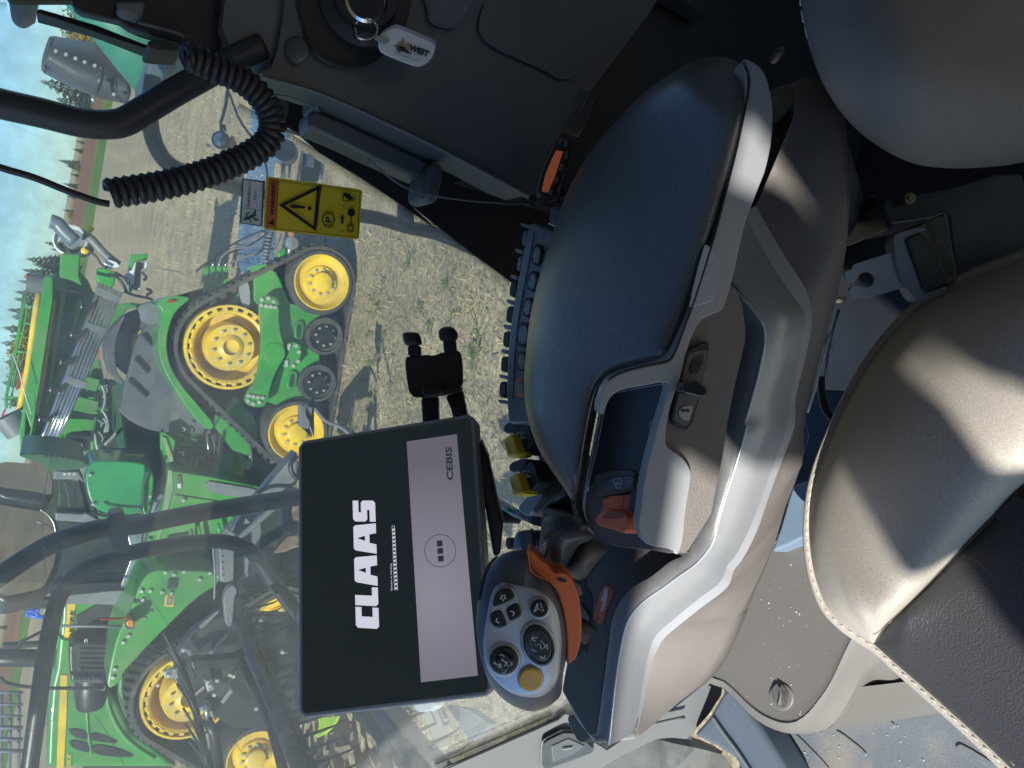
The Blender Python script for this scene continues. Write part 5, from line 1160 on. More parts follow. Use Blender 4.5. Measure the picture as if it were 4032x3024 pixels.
# CLAAS block letters, each cut from a 10 x 10 grid (x along the word, y up)
LB0, LB1 = px1('h', 908, 650), px1('g', 878, 868); LT0, LT1 = px1('h', 740, 640), px1('g', 716, 868)
def lp_(x, y, tot):
    t = x/tot; b = (LB0[0]+(LB1[0]-LB0[0])*t, LB0[1]+(LB1[1]-LB0[1])*t); a = (LT0[0]+(LT1[0]-LT0[0])*t, LT0[1]+(LT1[1]-LT0[1])*t)
    return (b[0]+(a[0]-b[0])*y/10, b[1]+(a[1]-b[1])*y/10)
GL = {'C': (9, [[(1, 0), (9, 0), (9, 2.6), (5, 2.6), (5, 7.4), (9, 7.4), (9, 10), (1, 10), (0, 9), (0, 1)]]),
      'L': (8, [[(1, 0), (8, 0), (8, 2.6), (4.4, 2.6), (4.4, 10), (0, 10), (0, 1)]]),
      'A': (13, [[(0, 0), (4, 0), (4.6, 3), (8.2, 3), (8.8, 0), (13, 0), (12.0, 9.2), (11.2, 10), (2.0, 10), (1.2, 9.2)]]),
      'S': (9, [[(0, 0), (8, 0), (9, 1), (9, 5.6), (8, 6.4), (4, 6.4), (4, 7.5), (9, 7.5), (9, 10), (1, 10), (0, 9), (0, 4.6), (1, 3.7), (5, 3.7), (5, 2.6), (0, 2.6)]])}
tot = 9+8+13+13+9+.7*4; x = 0
for ch in 'CLAAS':
    wdt, polys = GL[ch]
    for pg in polys: S('logo_letter', [lp_(x+a, b, tot) for a, b in pg], SP, .0002, scr_w, mon)
    if ch == 'A':
        S('logo_counter', [lp_(x+a, b, tot) for a, b in [(5.4, 5), (6.5, 8.4), (7.6, 5)]], SP2, .0002, screenk, mon)
    x += wdt+.7
def mt_(name, s, sp, m, bold=0): text(name, s, *[W(q, SP2) for q in PX(sp)], m, mon, bold=bold)
mt_('start_up_text', 'System is starting', 'h 1008,372 1003,175 992,372', scr_w)
line('progress_outline', 'h 1043,366 1020,365 g 1002,1052 1020,1052', 1.3, scr_w, mon, pl=SP, closed=True)
pa, pb = px1('h', 1031, 360), px1('g', 1012, 1058)
for k in range(16):
    t = (k+.1)/16; t2 = (k+.6)/16; a = (pa[0]+(pb[0]-pa[0])*t, pa[1]+(pb[1]-pa[1])*t); b = (pa[0]+(pb[0]-pa[0])*t2, pa[1]+(pb[1]-pa[1])*t2)
    S('progress_block', [(a[0]+4, a[1]), (a[0]-4, a[1]+3), (b[0]-4, b[1]+3), (b[0]+4, b[1])], SP, .0002, scr_w, mon)
mt_('logo_lettering', 'CEBIS', 'g 1448,722 1436,478 1400,722', scr_k, bold=.03)
cq = px1('g', 1352, 1232); line('status_ring', [(cq[0]+61*math.cos(a)*1.0+0*a, cq[1]+64*math.sin(a)) for a in np.linspace(0, 6.283, 48)], 2.2, scr_k, mon, pl=SP2)
for sp in ('g 1327,1160 1366,1156 1370,1198 1328,1202', 'g 1331,1214 1371,1211 1374,1252 1332,1256', 'g 1335,1270 1375,1266 1378,1308 1338,1312'): S('status_square', sp, SP2, .0002, scr_k, mon)
# ================================================================ ARMREST CONSOLE
arm_c = thing('armrest_console', 'long multifunction armrest console in silver, taupe and dark leather', 'armrest', (0, .45, CH-.6))
def HC(sp, hs, n=3):
    """curve of picture points whose drop below the eye runs through hs"""
    p = crom(PX(sp), n); N = len(p); out = []
    for i, q in enumerate(p):
        t = i/(N-1)*(len(hs)-1); j = min(len(hs)-2, int(t)) if len(hs) > 1 else 0
        h = hs[0] if len(hs) == 1 else hs[j]+(hs[j+1]-hs[j])*(t-j)
        out.append(W(q, ('h', h)))
    return out
# console body: inner edge, ridge, outer silver edge, taupe skirt
def HS(sp, hs, n=24):
    """like HC, but cut at the # marks so that neighbouring curves stay paired section by section"""
    secs = sp.split('#'); t = 'D'; allp = []; cuts = []
    for s_ in secs:
        f = s_.split(); 
        if ',' not in f[0]: pass
        else: s_ = t+' '+s_
        for w_ in s_.split():
            if ',' not in w_ and w_ != '|': t = w_
        q = PX(s_); allp += q; cuts.append(len(allp)-1)
    c = crom(allp, 4); out = []; st_ = 0
    for k, e in enumerate(cuts):
        seg = resamp([Vector((*q, 0)) for q in c[st_*4:e*4+1]], n+1); 
        for i, q in enumerate(seg[:-1] if k < len(cuts)-1 else seg):
            out.append(W((q.x, q.y), ('h', hs[k]+(hs[k+1]-hs[k])*i/n)))
        st_ = e
    return out
HH = [0, .33, .6, .8, 1]
def hh(a, b): return [a+(b-a)*t for t in HH]
c0 = HS('j 1480,500 1530,560 1600,592 1660,640 1700,740 1722,850 # 1722,1000 1640,1350 1580,1659 k 1930,500 1880,750 1840,962 1760,1087 1659,1253 # l 1180,160 1040,270 900,350 830,430 790,500 # 752,600 733,750 700,1000 680,1150 660,1300 645,1410', hh(.415, .47))
c0b = HS('j 1520,490 1580,530 1650,600 1730,690 1780,780 1796,870 # 1796,1020 1725,1320 1655,1600 k 2020,350 1985,600 1920,850 1865,1060 1805,1180 1705,1285 # l 1225,195 1100,320 960,395 870,480 825,550 # 795,640 775,760 745,1000 720,1150 705,1300 680,1430', hh(.412, .467))
c1 = HS('j 1560,480 1612,580 1700,683 1785,780 1840,860 1864,930 # 1864,1030 1806,1300 1722,1600 k 2110,300 2042,550 1965,792 1895,1020 1855,1180 1745,1320 # l 1250,262 1130,350 1000,440 915,525 868,600 # 842,680 825,760 800,900 775,1100 755,1300 735,1490', hh(.414, .47))
c2 = HS('j 1720,60 1800,240 1900,420 2010,590 2110,730 2160,830 # 2145,960 2100,1200 2040,1450 k 2400,330 2300,600 2205,860 2120,1080 2020,1270 1960,1340 # l 1540,310 1360,450 1150,625 1085,685 1050,740 # 1025,820 1005,900 975,1080 950,1220 925,1330 910,1390', hh(.44, .52))
c3 = HS('j 1800,20 1900,200 2020,400 2160,620 2200,760 2205,840 # 2195,960 2140,1200 2085,1430 k 2450,330 2350,600 2255,860 2180,1080 2075,1290 2010,1370 # l 1590,350 1390,505 1180,675 1120,735 1085,800 # 1055,870 1030,980 1000,1120 970,1250 945,1360 925,1400', hh(.455, .535))
c4 = HC('m 550,640 620,560 760,600 900,760 n 950,0 900,300 820,600 720,960 600,1350 o 620,420 600,480 520,740 500,850 380,1240 200,1659 l 1750,480 1640,760 1520,960 1400,1070 1150,1240 920,1375', [.47, .50, .53, .56, .58, .60])
loft('console_ledge', [c0, c0b, c1], mat('satin_grey_trim', (.20, .205, .215), .45, metal=.2, var=.05, bump=.1, bs=1500, dirt=(.4, .38, .32), dirts=90, dirta=.25), arm_c, n=0)
c1m = [a_.lerp(b_, .5)+Vector((0, -.004, .004)) for a_, b_ in zip(c1, c2)]
loft('silver_trim', [c1, c1m, c2], silver, arm_c, n=0, mids=4)
T3('trim_ridge_highlight', c1, .0011, silver_l, arm_c, seg=8)  # paler silver bead stands in for the highlight along the ridge
loft('trim_edge', [c2, c3], mat('silver_trim_side', (.44, .46, .50), .42, metal=.3, var=.04, bump=.06, bs=1500), arm_c, n=0)
c4 = resamp(c4, len(c3)); lp = [Vector(p)+Vector((0, .16, -.05)) for p in c4]
loft('console_side', [c3, c4, lp], taupe, arm_c, n=0, mids=3)
loft('console_shelf', [c0[:50], [p+Vector((0, .12, -.02)) for p in c0[:50]]], taupe, arm_c, n=0)
# the front dark top of the console
top = [c for c in c0]
S('console_top', 'l 250,-250 700,-120 1250,60 1290,120 1180,190 1040,285 900,350 800,480 752,600 733,750 700,1000 680,1150 660,1300 645,1420 600,1440 560,1400 385,1100 420,900 300,600 200,200', ('h', .474), .05, taupe_d, arm_c, bev=.003)
S('console_nose', 'l 385,1095 420,1085 520,1240 640,1425 645,1500 590,1445 480,1300', ('h', .476), .05, silver, arm_c, bev=.004)
S('lever_slot', 'l 640,30 712,100 600,240 555,300 575,370 618,400 600,600 580,825 535,800 505,860 470,760 490,330 400,225 450,120', ('h', .4735), .0012, char_d, arm_c, rnd=1)
S('slot_gaiter', 'l 530,470 590,560 580,690 540,640', ('h', .472), .001, char_g, arm_c)
S('orange_label', 'l 708,325 722,328 768,372 735,460 700,560 682,618 668,615 622,578 640,470 675,380', ('h', .4734), .0004, orange_r, arm_c)
lp1 = ('h', .4731)
S('label_arrow', 'l 700,350 726,358 720,440 700,432 715,440 712,470 690,525 668,520 690,450 672,440 690,400', lp1, .0002, prnt, arm_c)
lc_ = px1('l', 656, 552); line('label_gear', [(lc_[0]+11*math.cos(a)*(1+.12*(i % 2)), lc_[1]+17*math.sin(a)*(1+.12*(i % 2))) for i, a in enumerate(np.linspace(0, 6.283, 33))], 2.2, prnt, arm_c, pl=lp1)
S('console_foot', 'l 415,1290 470,1262 600,1420 580,1460 545,1480 500,1470 470,1400', ('h', .56), .03, taupe_d, arm_c, rnd=1, bev=.004)

# armrest proper
rest = thing('armrest', 'padded leather armrest with silver side trim, dark tray and orange lever', 'armrest', (0, .45, CH-.4))
L_ = PX('D 1602,140 1575,125 1525,124 1480,140 1400,193 1330,262 1268,338 1221,425 1190,515 1164,600 1146,680 1136,760 1132,850 1147,930 1174,990 1212,1045 1236,1082 1246,1105')
R_ = PX('D 1606,142 1613,160 1612,190 1600,255 1585,320 1566,400 1545,480 1520,560 1496,640 1475,700 1455,752 1440,770 1385,782 1335,795 1303,815 1283,855 1265,940 1254,1010 1245,1070 1250,1107')
NB = 70
def rs2(p, n): return [(q.x, q.y) for q in resamp([Vector((*a, 0)) for a in crom(p, 5)], n)]
L2, R2 = rs2(L_, NB), rs2(R_, NB)
prof = [(-.0, .440), (.0, .408), (.015, .388), (.05, .374), (.14, .364), (.30, .359), (.5, .357), (.70, .357), (.85, .358), (.95, .361), (.99, .368), (1., .378), (1.0, .388)]
cur = []
for t, h in prof:
    row = []
    for i, (a, b) in enumerate(zip(L2, R2)):
        u_ = i/(NB-1); e = min(1, u_/.12, (1-u_)/.07); e = max(0, e)**.5
        hh = .405+(h-.405)*e if h < .405 else h
        row.append(W((a[0]+(b[0]-a[0])*t, a[1]+(b[1]-a[1])*t), ('h', hh+.0*u_)))
    cur.append(row)
loft('arm_pad', cur, pad_m, rest, n=NB, mids=2)
# sewn edge band of the pad
def offs(p, k):
    out = []
    for i in range(len(p)):
        a = Vector((*p[max(0, i-1)], 0)); b = Vector((*p[min(len(p)-1, i+1)], 0)); d = (b-a).normalized(); out.append((p[i][0]-d.y*k, p[i][1]+d.x*k))
    return out
def stitches(name, pts, step, ln, r, m, parent, nrm=None, up=.0008):
    r *= .6; up *= .45
    L = resamp(pts, max(4, int(sum((Vector(pts[i+1])-Vector(pts[i])).length for i in range(len(pts)-1))/step))); parts = []
    for i in range(len(L)-1):
        a, b = L[i], L[i+1]; d = (b-a); c = a+d*.5; e = (EYE-c).normalized()*up
        p = [c-d*.5*ln+e*.2, c-d*.2*ln+e, c+d*.2*ln+e, c+d*.5*ln+e*.2]
        parts.append(tube_vf(p, r, 5))
    o = join_mesh(name, parts, m, parent, smooth=True); o['kind'] = 'stuff'; return o
hem = rs2(PX('D 1448,757 1440,770 1385,782 1335,795 1303,815 1283,855 1265,940 1254,1010 1245,1070 1250,1107 1262,1140'), 60)
pe = [W(q, ('h', .381)) for q in hem]
T3('hem_roll', pe, .0042, pad_e, rest, seg=8)
T3('hem_roll', [W(q, ('h', .392)) for q in offs(hem, -9)], .0038, pad_e, rest, seg=8)
st = rs2(PX('D 1453,752 1425,761 1385,768 1330,780 1297,800 1277,845 1260,930 1249,1000 1238,1065 1245,1105 1262,1145'), 70)
stitches('hem_stitching', [W(q, ('h', .3655)) for q in st], .0062, .62, .0006, thread_d, rest, up=.0018)
# silver side trim
SIDE = ('pl', (Vector((0, .375, CH-.372)), Vector((0, -.9, .44)).normalized()))
def SD(o): return ('pl', (SIDE[1][0]+SIDE[1][1]*o, SIDE[1][1]))
S('side_trim', 'D 1603,125 1625,132 1648,150 1662,185 1670,235 1668,300 1655,365 1640,402 1625,440 1607,490 1592,560 1578,620 1562,668 1556,671 1530,682 1513,692 1503,706 1495,725 1484,755 1473,808 1455,857 1447,880 1438,930 1438,958 1442,968 1470,985 1485,1002 1493,1020 1492,1040 1480,1110 1477,1160 1467,1198 1457,1197 1455,1187 1400,1178 1388,1165 1378,1137 1385,1100 1390,1045 1405,980 1430,890 1450,828 1430,825 1390,833 1347,840 1325,850 1312,868 1303,900 1290,880 1312,818 1345,800 1395,787 1440,775 1457,760 1478,712 1500,650 1525,570 1548,490 1570,405 1588,325 1602,255 1612,195 1612,160', SD(0), .016, silver, rest, rnd=1, bev=.0025, seg=3)
S('trim_scoop', 'j 1420,310 1445,290 1540,395 1555,430 1500,690 1470,715 1330,760 1310,740', SD(.0012), .0012, mat('smooth_silver', (.36, .39, .43), .28, metal=.4, var=0), rest, rnd=1, bev=.001)
T('pad_gap', 'D 1606,135 1617,165 1616,200 1604,260 1590,325 1570,405 1550,485 1525,570 1500,648 1478,708 1456,765 1440,781 1385,793 1340,806 1314,822', SD(.0006), 6, glossk, rest, n=3, seg=6)
# taupe fascia under the trim with switches
FA = SD(-.006)
S('lower_fascia', 'j 1530,560 1600,590 1660,640 1700,740 1722,900 1722,1000 1640,1350 1580,1659 k 1965,250 1935,500 1885,750 1845,962 1765,1090 1660,1250 1560,1240 1450,1100 1450,300 | j 1200,1500 1300,900', FA, .02, taupe, rest, bev=.003)
FB = SD(.0008)
rc = S('switch_recess', 'j 1440,1000 1462,1015 1462,1060 1400,1390 1345,1590 1300,1652 1200,1605 1185,1560 1290,1095 1312,1062', FB, .0065, char_d, rest, bev=.001)
S('switch_pad', 'j 1428,1065 1455,1075 1395,1370 1325,1585 1290,1625 1215,1585 1205,1550 1300,1120 1330,1085', SD(.0012), .002, taupe_d, rc, rnd=1)
S('arrow_button', 'j 1343,1128 1428,1092 1420,1130 1390,1235 1312,1240', SD(.0022), .001, char_d, rc, rnd=1)
S('arrow_button', 'j 1248,1480 1345,1462 1330,1530 1312,1590 1240,1548', SD(.0022), .001, silver, rc, rnd=1)
for cx_, cy_ in ((1290, 1505), (1372, 1165)):
    S('double_arrow', f'j {cx_-38},{cy_} {cx_-18},{cy_-18} {cx_-18},{cy_-8} {cx_+14},{cy_-8} {cx_+14},{cy_-18} {cx_+32},{cy_} {cx_+14},{cy_+18} {cx_+14},{cy_+8} {cx_-18},{cy_+8} {cx_-18},{cy_+18}', SD(.0026), .0003, prntk, rc)
S('slide_lever', 'j 1275,1308 1320,1298 1395,1290 1455,1342 1452,1400 1405,1410 1300,1385 1268,1375', SD(.018), .016, glossk, rest, rnd=1, bev=.003, seg=3)
# tray
TR = ('h', .374)
S('tray_body', 'D 1303,820 1345,800 1395,787 1446,778 1452,800 1445,830 1400,980 1385,1060 1378,1135 1390,1168 1455,1187 1455,1197 1400,1187 1345,1183 1310,1175 1285,1150 1268,1125 1263,1090 1270,1010 1285,930 1298,860', ('h', .385), .016, taupe_d, rest, rnd=1, bev=.004, seg=3)
T('blue_rim', 'D 1448,783 1395,795 1345,808 1318,822 1306,850 1298,890 1283,965 1268,1040 1262,1095 1268,1128', ('h', .384), 7, silver_l, rest, n=4)
S('tray_panel', 'k 1150,85 1190,72 1490,20 1535,22 1545,45 1490,290 1400,600 1330,880 1310,960 1300,1050 1225,1090 1220,900 1290,700 1250,640 1010,670 985,760 945,800 960,690 1000,540 1040,350 1065,200 1090,130', ('h', .3815), .003, glossk if 0 else mat('tray_dark', (.035, .045, .058), .35, var=.05), rest, rnd=1, bev=.001)
T('tray_rim_line', 'k 950,800 965,690 1003,540 1043,350 1070,200 1100,120 1150,85 1490,22 1538,22 1540,60 1480,320', ('h', .3805), 2.5, silver_l, rest, n=2, seg=6)
rk_ = S('rocker_frame', 'k 1000,700 1010,670 1050,650 1240,640 1280,655 1297,690 1275,800 1010,840 990,800', ('h', .379), .004, taupe_d, rest, rnd=1, bev=.0015)
S('rocker_key', 'k 1045,712 1255,680 1288,700 1262,790 1045,800', ('h', .3775), .003, navy, rk_, rnd=1, bev=.001)
hc = ('h', .3772)
line('head_symbol', 'k 1188,765 1190,745 1195,725 1185,708 1165,703 1143,708 1133,722 1138,742 1150,755 1150,775 1188,777', 3.2, prnt, rk_, pl=hc)
disc('head_dot', px1('k', 1162, 737), hc, 3.5, .0002, prnt, rk_)
line('head_symbol', 'k 1145,740 1162,755 1175,745', 3.2, prnt, rk_, pl=hc)
S('orange_well', 'k 1055,850 1258,818 1240,1000 1225,1090 1040,960 1055,900', ('h', .3812), .004, orange_r, rest, bev=.001)
S('well_facet', 'k 1070,840 1210,822 1195,930 1080,930', ('h', .3805), .001, orange, rest, rnd=1, bev=.0005)
ol = S('orange_lever', 'k 995,1000 1060,925 1110,925 1225,965 1240,1000 1225,1115 1140,1080 1010,1050', ('h', .363), .016, orange_r, rest, rnd=1, bev=.004, seg=3)
S('lever_dish', 'k 1050,985 1115,930 1205,965 1190,1000 1060,1000', ('h', .3625), .001, mat('dark_orange', (.25, .05, .02), .5, var=0), ol, rnd=1)

# key pad beyond the armrest
KP = ('h', .43)
kp = thing('button_panel', 'slate key pad with two rows of square buttons, half hidden behind the arm pad', 'control panel', Wt('q', 350, 900, KP))
S('panel_body', 'q 380,165 420,160 610,245 640,300 640,600 520,1100 470,1659 500,1800 210,1800 195,1640 192,1450 205,1200 225,1000 255,800 300,560 340,330', KP, .04, slate_k, kp, bev=.003)
S('label_strip', 'q 382,232 410,240 415,270 330,720 290,930 262,1200 245,1600 235,1612 208,1605 203,1450 225,1100 262,830 320,540 360,300', ('h', .4285), .001, slate_k, kp, rnd=1)
keys = [((418, 322), (490, 350), (455, 520), (385, 490)), ((385, 545), (455, 560), (425, 730), (345, 700)), ((340, 765), (415, 775), (385, 940), (312, 915)), ((290, 960), (390, 985), (360, 1180), (265, 1160)), ((280, 1205), (360, 1215), (350, 1380), (270, 1360)), ((262, 1425), (345, 1430), (340, 1590), (255, 1570))]
for i, k in enumerate(keys):
    sp = 'q '+' '.join(f'{a},{b}' for a, b in k); cx_ = sum(a for a, b in k)/4; cy_ = sum(b for a, b in k)/4
    fr = S('button_frame', sp, ('h', .426), .004, orange if i == 5 else char_d, kp, rnd=1, bev=.0012)
    S('button', 'q '+' '.join(f'{cx_+(a-cx_)*.72},{cy_+(b-cy_)*.75}' for a, b in k), ('h', .4235), .003, slate_k, fr, rnd=1, bev=.0015)
    if i < 5: S('button', 'q '+' '.join(f'{a+88},{b+25}' for a, b in k), ('h', .4255), .003, char_d, kp, rnd=1, bev=.0015)
    hb = ('h', .4233)
    if i in (1, 2, 4, 5):
        S_ = {1: [(0, -20), (20, -15), (20, 20), (0, 25), (-8, 25)], 2: [(10, -25), (12, 15), (-20, 15)], 4: [(-15, -15), (-10, 15), (-5, 0), (15, 0), (15, -15), (15, 15)], 5: [(-12, -12), (-2, -12), (-2, 8), (12, 8), (12, 18)]}[i]
        line('key_symbol', 'q '+' '.join(f'{cx_+a},{cy_+b}' for a, b in S_), 2, prnt, fr, pl=hb)
line('panel_symbol', 'q 487,225 520,235 522,250 500,262 487,245', 2.5, prntk, kp, pl=('h', .4285), closed=True)
for x_, y_ in ((305, 740), (275, 935)):
    for k in range(4): line('bar_symbol', f'q {x_-2-k*2},{y_+k*8-14} {x_+14-k*2},{y_+k*8-12}', 1.6, prnt, kp, pl=('h', .428))
for x_, y_ in ((240, 1338), (229, 1545)):
    c_ = px1('q', x_, y_); line('gear_symbol', [(c_[0]+4.5*math.cos(a)*(1+.2*(i % 2)), c_[1]+6*math.sin(a)*(1+.2*(i % 2))) for i, a in enumerate(np.linspace(0, 6.283, 17))], 2.2, prnt, kp, pl=('h', .428))
for sp in ('q 345,215 368,220 350,340 330,345 312,330 325,240', 'q 300,430 322,432 305,545 285,555 275,535 285,450'): S('side_rocker', sp, ('h', .445), .02, slate_k, kp, rnd=1, bev=.003)
for sp in ('q 240,630 275,630 278,700 265,770 225,765 215,740 222,670', 'q 205,840 248,840 250,910 240,980 195,975 187,950 192,880', 'q 175,1045 222,1045 222,1110 213,1175 170,1175 162,1150 166,1080', 'q 155,1250 202,1250 202,1310 195,1380 152,1380 144,1355 148,1290', 'q 140,1455 192,1455 192,1520 185,1590 138,1590 131,1565 134,1490'):
    S('side_rocker', sp, ('h', .445), .03, char_d, kp, rnd=1, bev=.004)
for (x_, y_, w_, h_) in ((310, 160, 65, 38), (265, 368, 62, 42), (228, 578, 60, 48), (197, 780, 62, 50), (173, 985, 60, 50), (152, 1188, 58, 48), (135, 1395, 58, 42), (128, 1600, 68, 42)):
    S('divider_tab', f'q {x_},{y_} {x_+w_},{y_+h_*.35} {x_+w_-6},{y_+h_} {x_+8},{y_+h_*.8} {x_-3},{y_+h_*.3}', ('h', .44), .02, slate_k, kp, rnd=2, bev=.002)
ph = thing('phone_plug', 'small slate plug with a squiggle symbol above the key pad', 'plug', Wt('q', 580, 100, ('h', .42)))
S('plug_body', 'q 560,15 635,30 630,90 600,175 538,155 545,70', ('h', .42), .015, navy, ph, rnd=1, bev=.002)
S('plug_tip', 'q 542,158 597,182 592,196 540,172', ('h', .42), .006, prnt, ph)
line('plug_symbol', 'q 572,62 590,58 600,72 585,85 572,92 565,108 578,120 595,112', 2, mat('dim_print', (.25, .28, .33), .5, var=0), ph, pl=('h', .4195))
T('plug_cable', 'q 610,20 625,-60 650,-160 690,-300', ('h', .42), 7, char_d, ph, n=3)

# radio handset hanging in the dark
hsx = thing('radio_handset', 'small dark radio handset with a lit orange display beside the arm pad', 'radio', Wt('i', 330, 1200, ('d', .78)))
DH = ('d', .80)
S('handset_body', 'i 320,1040 365,1000 470,1010 455,1150 400,1280 345,1430 230,1420 205,1380 240,1220 280,1120', DH, .03, char_d, hsx, rnd=1, bev=.004)
S('handset_display', 'i 350,1090 400,1100 340,1280 290,1395 245,1385 270,1270 320,1150', ('d', .797), .002, mat('orange_display', (.12, .03, .01), .3, var=0, emit=(.22, .06, .025), es=.35), hsx)
T('display_bezel', 'i 345,1035 300,1120 260,1210 225,1330 215,1370', ('d', .795), 4, char_g, hsx, n=3)
for sp in ('i 415,1090 445,1100 430,1155 405,1145', 'i 380,1180 410,1190 395,1245 365,1235', 'i 345,1275 375,1280 355,1335 330,1325', 'i 305,1365 330,1370 320,1420 295,1410', 'i 365,1000 400,1000 385,1050 360,1035', 'i 405,1010 440,1012 428,1070 402,1060'): S('handset_key', sp, ('d', .796), .003, navy, hsx, rnd=1, bev=.0008)
for k in range(6): T('vent_rib', f'i {530+k*20},{645+k*9} {478+k*21},{770+k*10} {400+k*20},{960+k*6}', ('d', .84), 5, char, hsx, n=2, seg=6)
T('handset_plug', 'i -20,1475 60,1478 120,1470 190,1500', ('d', .8), 10, char_d, hsx, n=2)
T('handset_cord', 'i 215,1470 330,1430 400,1400 440,1370', ('d', .8), 14, char_d, hsx, n=3)

# flip switch block
fb = thing('flip_switch_block', 'dark switch block with two yellow-capped flip switches behind the pad tip', 'switches', Wt('k', 500, 600, ('h', .47)))
S('block_body', 'k 340,180 500,180 620,350 800,700 800,790 700,880 600,920 540,950 500,990 420,925 500,840 600,620 560,470 420,310', ('h', .475), .05, slate_k, fb, rnd=1, bev=.005)
S('block_skirt', 'k 630,640 760,700 800,780 640,900 590,960 520,960 620,820', ('h', .472), .02, mat('brown_black_plastic', (.045, .034, .026), .5), fb, rnd=1, bev=.004)
for (dx_, dy_) in ((0, 0), (40, 280)):
    def sh(sp): return 'k '+' '.join(f'{float(a.split(",")[0])+dx_},{float(a.split(",")[1])+dy_}' for a in sp.split()[1:])
    S('switch_shroud', sh('k 330,360 345,310 420,285 480,285 430,360 360,385'), ('h', .455), .03, char_d, fb, rnd=1, bev=.003)
    S('switch_body', sh('k 405,365 495,300 520,330 552,440 548,460 475,535 430,520'), ('h', .455), .03, char_d, fb, bev=.004, seg=3)
    yc = S('yellow_cap', sh('k 330,435 340,420 385,385 400,400 440,520 432,545 375,555 362,545'), ('h', .445), .02, yel_p, fb, bev=.003, seg=3)
    T('cap_fold', sh('k 350,450 380,530 420,520'), ('h', .444), 2.5, yel_p, yc, n=2, seg=6)
    line('switch_symbol', sh('k 430,380 460,375 470,410 445,430'), 3, prnt, fb, pl=('h', .4545), closed=True)
    disc('switch_symbol_dot', px1('k', 470+dx_, 412+dy_), ('h', .4545), 6, .0003, prnt, fb)
    line('switch_symbol', sh('k 475,370 485,380'), 3, prnt, fb, pl=('h', .4545)); line('switch_symbol', sh('k 485,415 495,408'), 3, prnt, fb, pl=('h', .4545))
ringpx(px1('k', 745, 690), 22, 4, char_g, fb, pl=('h', .471), name='rotary_ring'); text('rotary_letter', 'R', *[W(q, ('h', .4705)) for q in PX('k 760,715 762,690 735,712')], prnt, fb)

# marker pen and bottle behind the joystick
pn = thing('marker_pen', 'clear-barrelled marker pen with a dark ribbed cap, behind the monitor', 'pen', Wt('k', 420, 930, ('h', .52)))
T('pen_barrel', 'k 285,870 340,905 420,955 510,990', ('h', .52), 17, mat('pen_barrel', (.25, .32, .38), .15, var=.3, vs=80), pn, n=0, seg=14)
T('pen_cap', 'k 510,985 560,1010 640,1030', ('h', .52), 19, char_d, pn, n=0, seg=14)
for k in range(5): T('cap_rib', f'k {525+k*20},{960+k*9} {515+k*20},{1025+k*7}', ('h', .508), 2, char, pn, n=0, seg=5)
T('green_band', 'k 345,925 385,945', ('h', .512), 9, mat('green_print', (.05, .3, .2), .4, var=0), pn, n=0)
bo = thing('control_knob', 'upright black knob with blue top and lilac ring beside the joystick', 'knob', Wt('k', 500, 1160, ('h', .53)))
S('knob_face', 'k 400,1180 412,1120 430,1090 455,1085 452,1240 400,1230', ('h', .50), .03, mat('blue_grey_plastic', (.12, .17, .24), .35), bo, rnd=1, bev=.004)
S('knob_body', 'k 450,1085 470,1080 540,1080 555,1160 545,1250 450,1245', ('h', .495), .04, char_d, bo, rnd=1, bev=.004)
T('lilac_ring', 'k 540,1078 562,1110 572,1160 570,1245', ('h', .50), 7, purple, bo, n=3)
for sp in ('k 345,1130 390,1140 395,1220 350,1225', 'k 300,920 325,930 325,1030 300,1030'): S('knob_base', sp, ('h', .52), .03, char_d, bo, rnd=1, bev=.003)
S('blue_wedge', 'k 650,980 680,920 720,888 830,960 840,1010 700,1010', ('h', .56), .04, mat('blue_grey_plastic', (.12, .17, .24), .35), bo, rnd=1, bev=.004)
# hand rest dome at the joystick root
dm = thing('palm_rest', 'dark slate rounded palm rest at the root of the joystick', 'palm rest', Wt('k', 800, 1200, ('h', .47)))
pillow('rest_dome', 'k 625,1010 690,972 780,970 860,990 930,1040 1000,1120 960,1160 870,1200 800,1290 760,1380 700,1390 640,1330 600,1220 605,1100', .66, .035, .05, navy, dm, n=4)
pillow('rest_lip', 'k 975,1140 1060,1180 1082,1240 1000,1340 930,1430 860,1440 790,1380 830,1280 890,1190', .675, .02, .05, taupe_d, dm, n=4)
S('rest_groove', 'k 620,1130 730,1075 745,1090 680,1200 640,1300 625,1300 660,1190 690,1130 640,1160', ('d', .62), .006, char_d, dm, rnd=1, bev=.001)
line('rest_symbol', 'k 615,1195 640,1175 632,1225', 2, prnt, dm, pl=('d', .617))

# ================================================================ JOYSTICK
js = thing('joystick', 'multifunction joystick with silver face, black keys, amber STOP button and orange side', 'joystick', Wt('l', 100, 600, ('h', .45)))
DJ = .60
pillow('joystick_head', 't 900,55 700,90 500,190 370,350 260,520 190,720 140,950 120,1200 h 1615,640 1640,830 1690,1000 1760,1110 1850,1190 1950,1235 2010,1248 2090,1235 2170,1190 2230,1120 l 400,980 425,860 430,700 405,540 360,400 290,290 200,215 150,140 130,75', DJ+.012, .028, .06, navy, js, n=3, rings=9, ctr=px1('h', 1960, 700))
for k in range(3): T('grip_texture', f't {480-k*22},{180+k*12} {380-k*25},{300+k*10} {290-k*20},{480+k*8} {230-k*18},{700+k*8} {180-k*14},{950}', ('d', DJ-.001), 4, char_d, js, n=4, seg=5)
S('orange_side', 'l 148,70 190,95 235,150 270,165 330,250 400,238 435,260 470,300 500,370 522,440 537,600 530,740 510,820 490,870 460,895 432,908 430,700 408,540 370,400 330,330 250,290 180,235 158,180', ('d', DJ+.006), .03, orange, js, rnd=1, bev=.006, seg=4)
disc('orange_side_hole', px1('t', 1600, 590), ('d', DJ+.0055), 20, .001, prntk, js, ry=8, ang=.25)
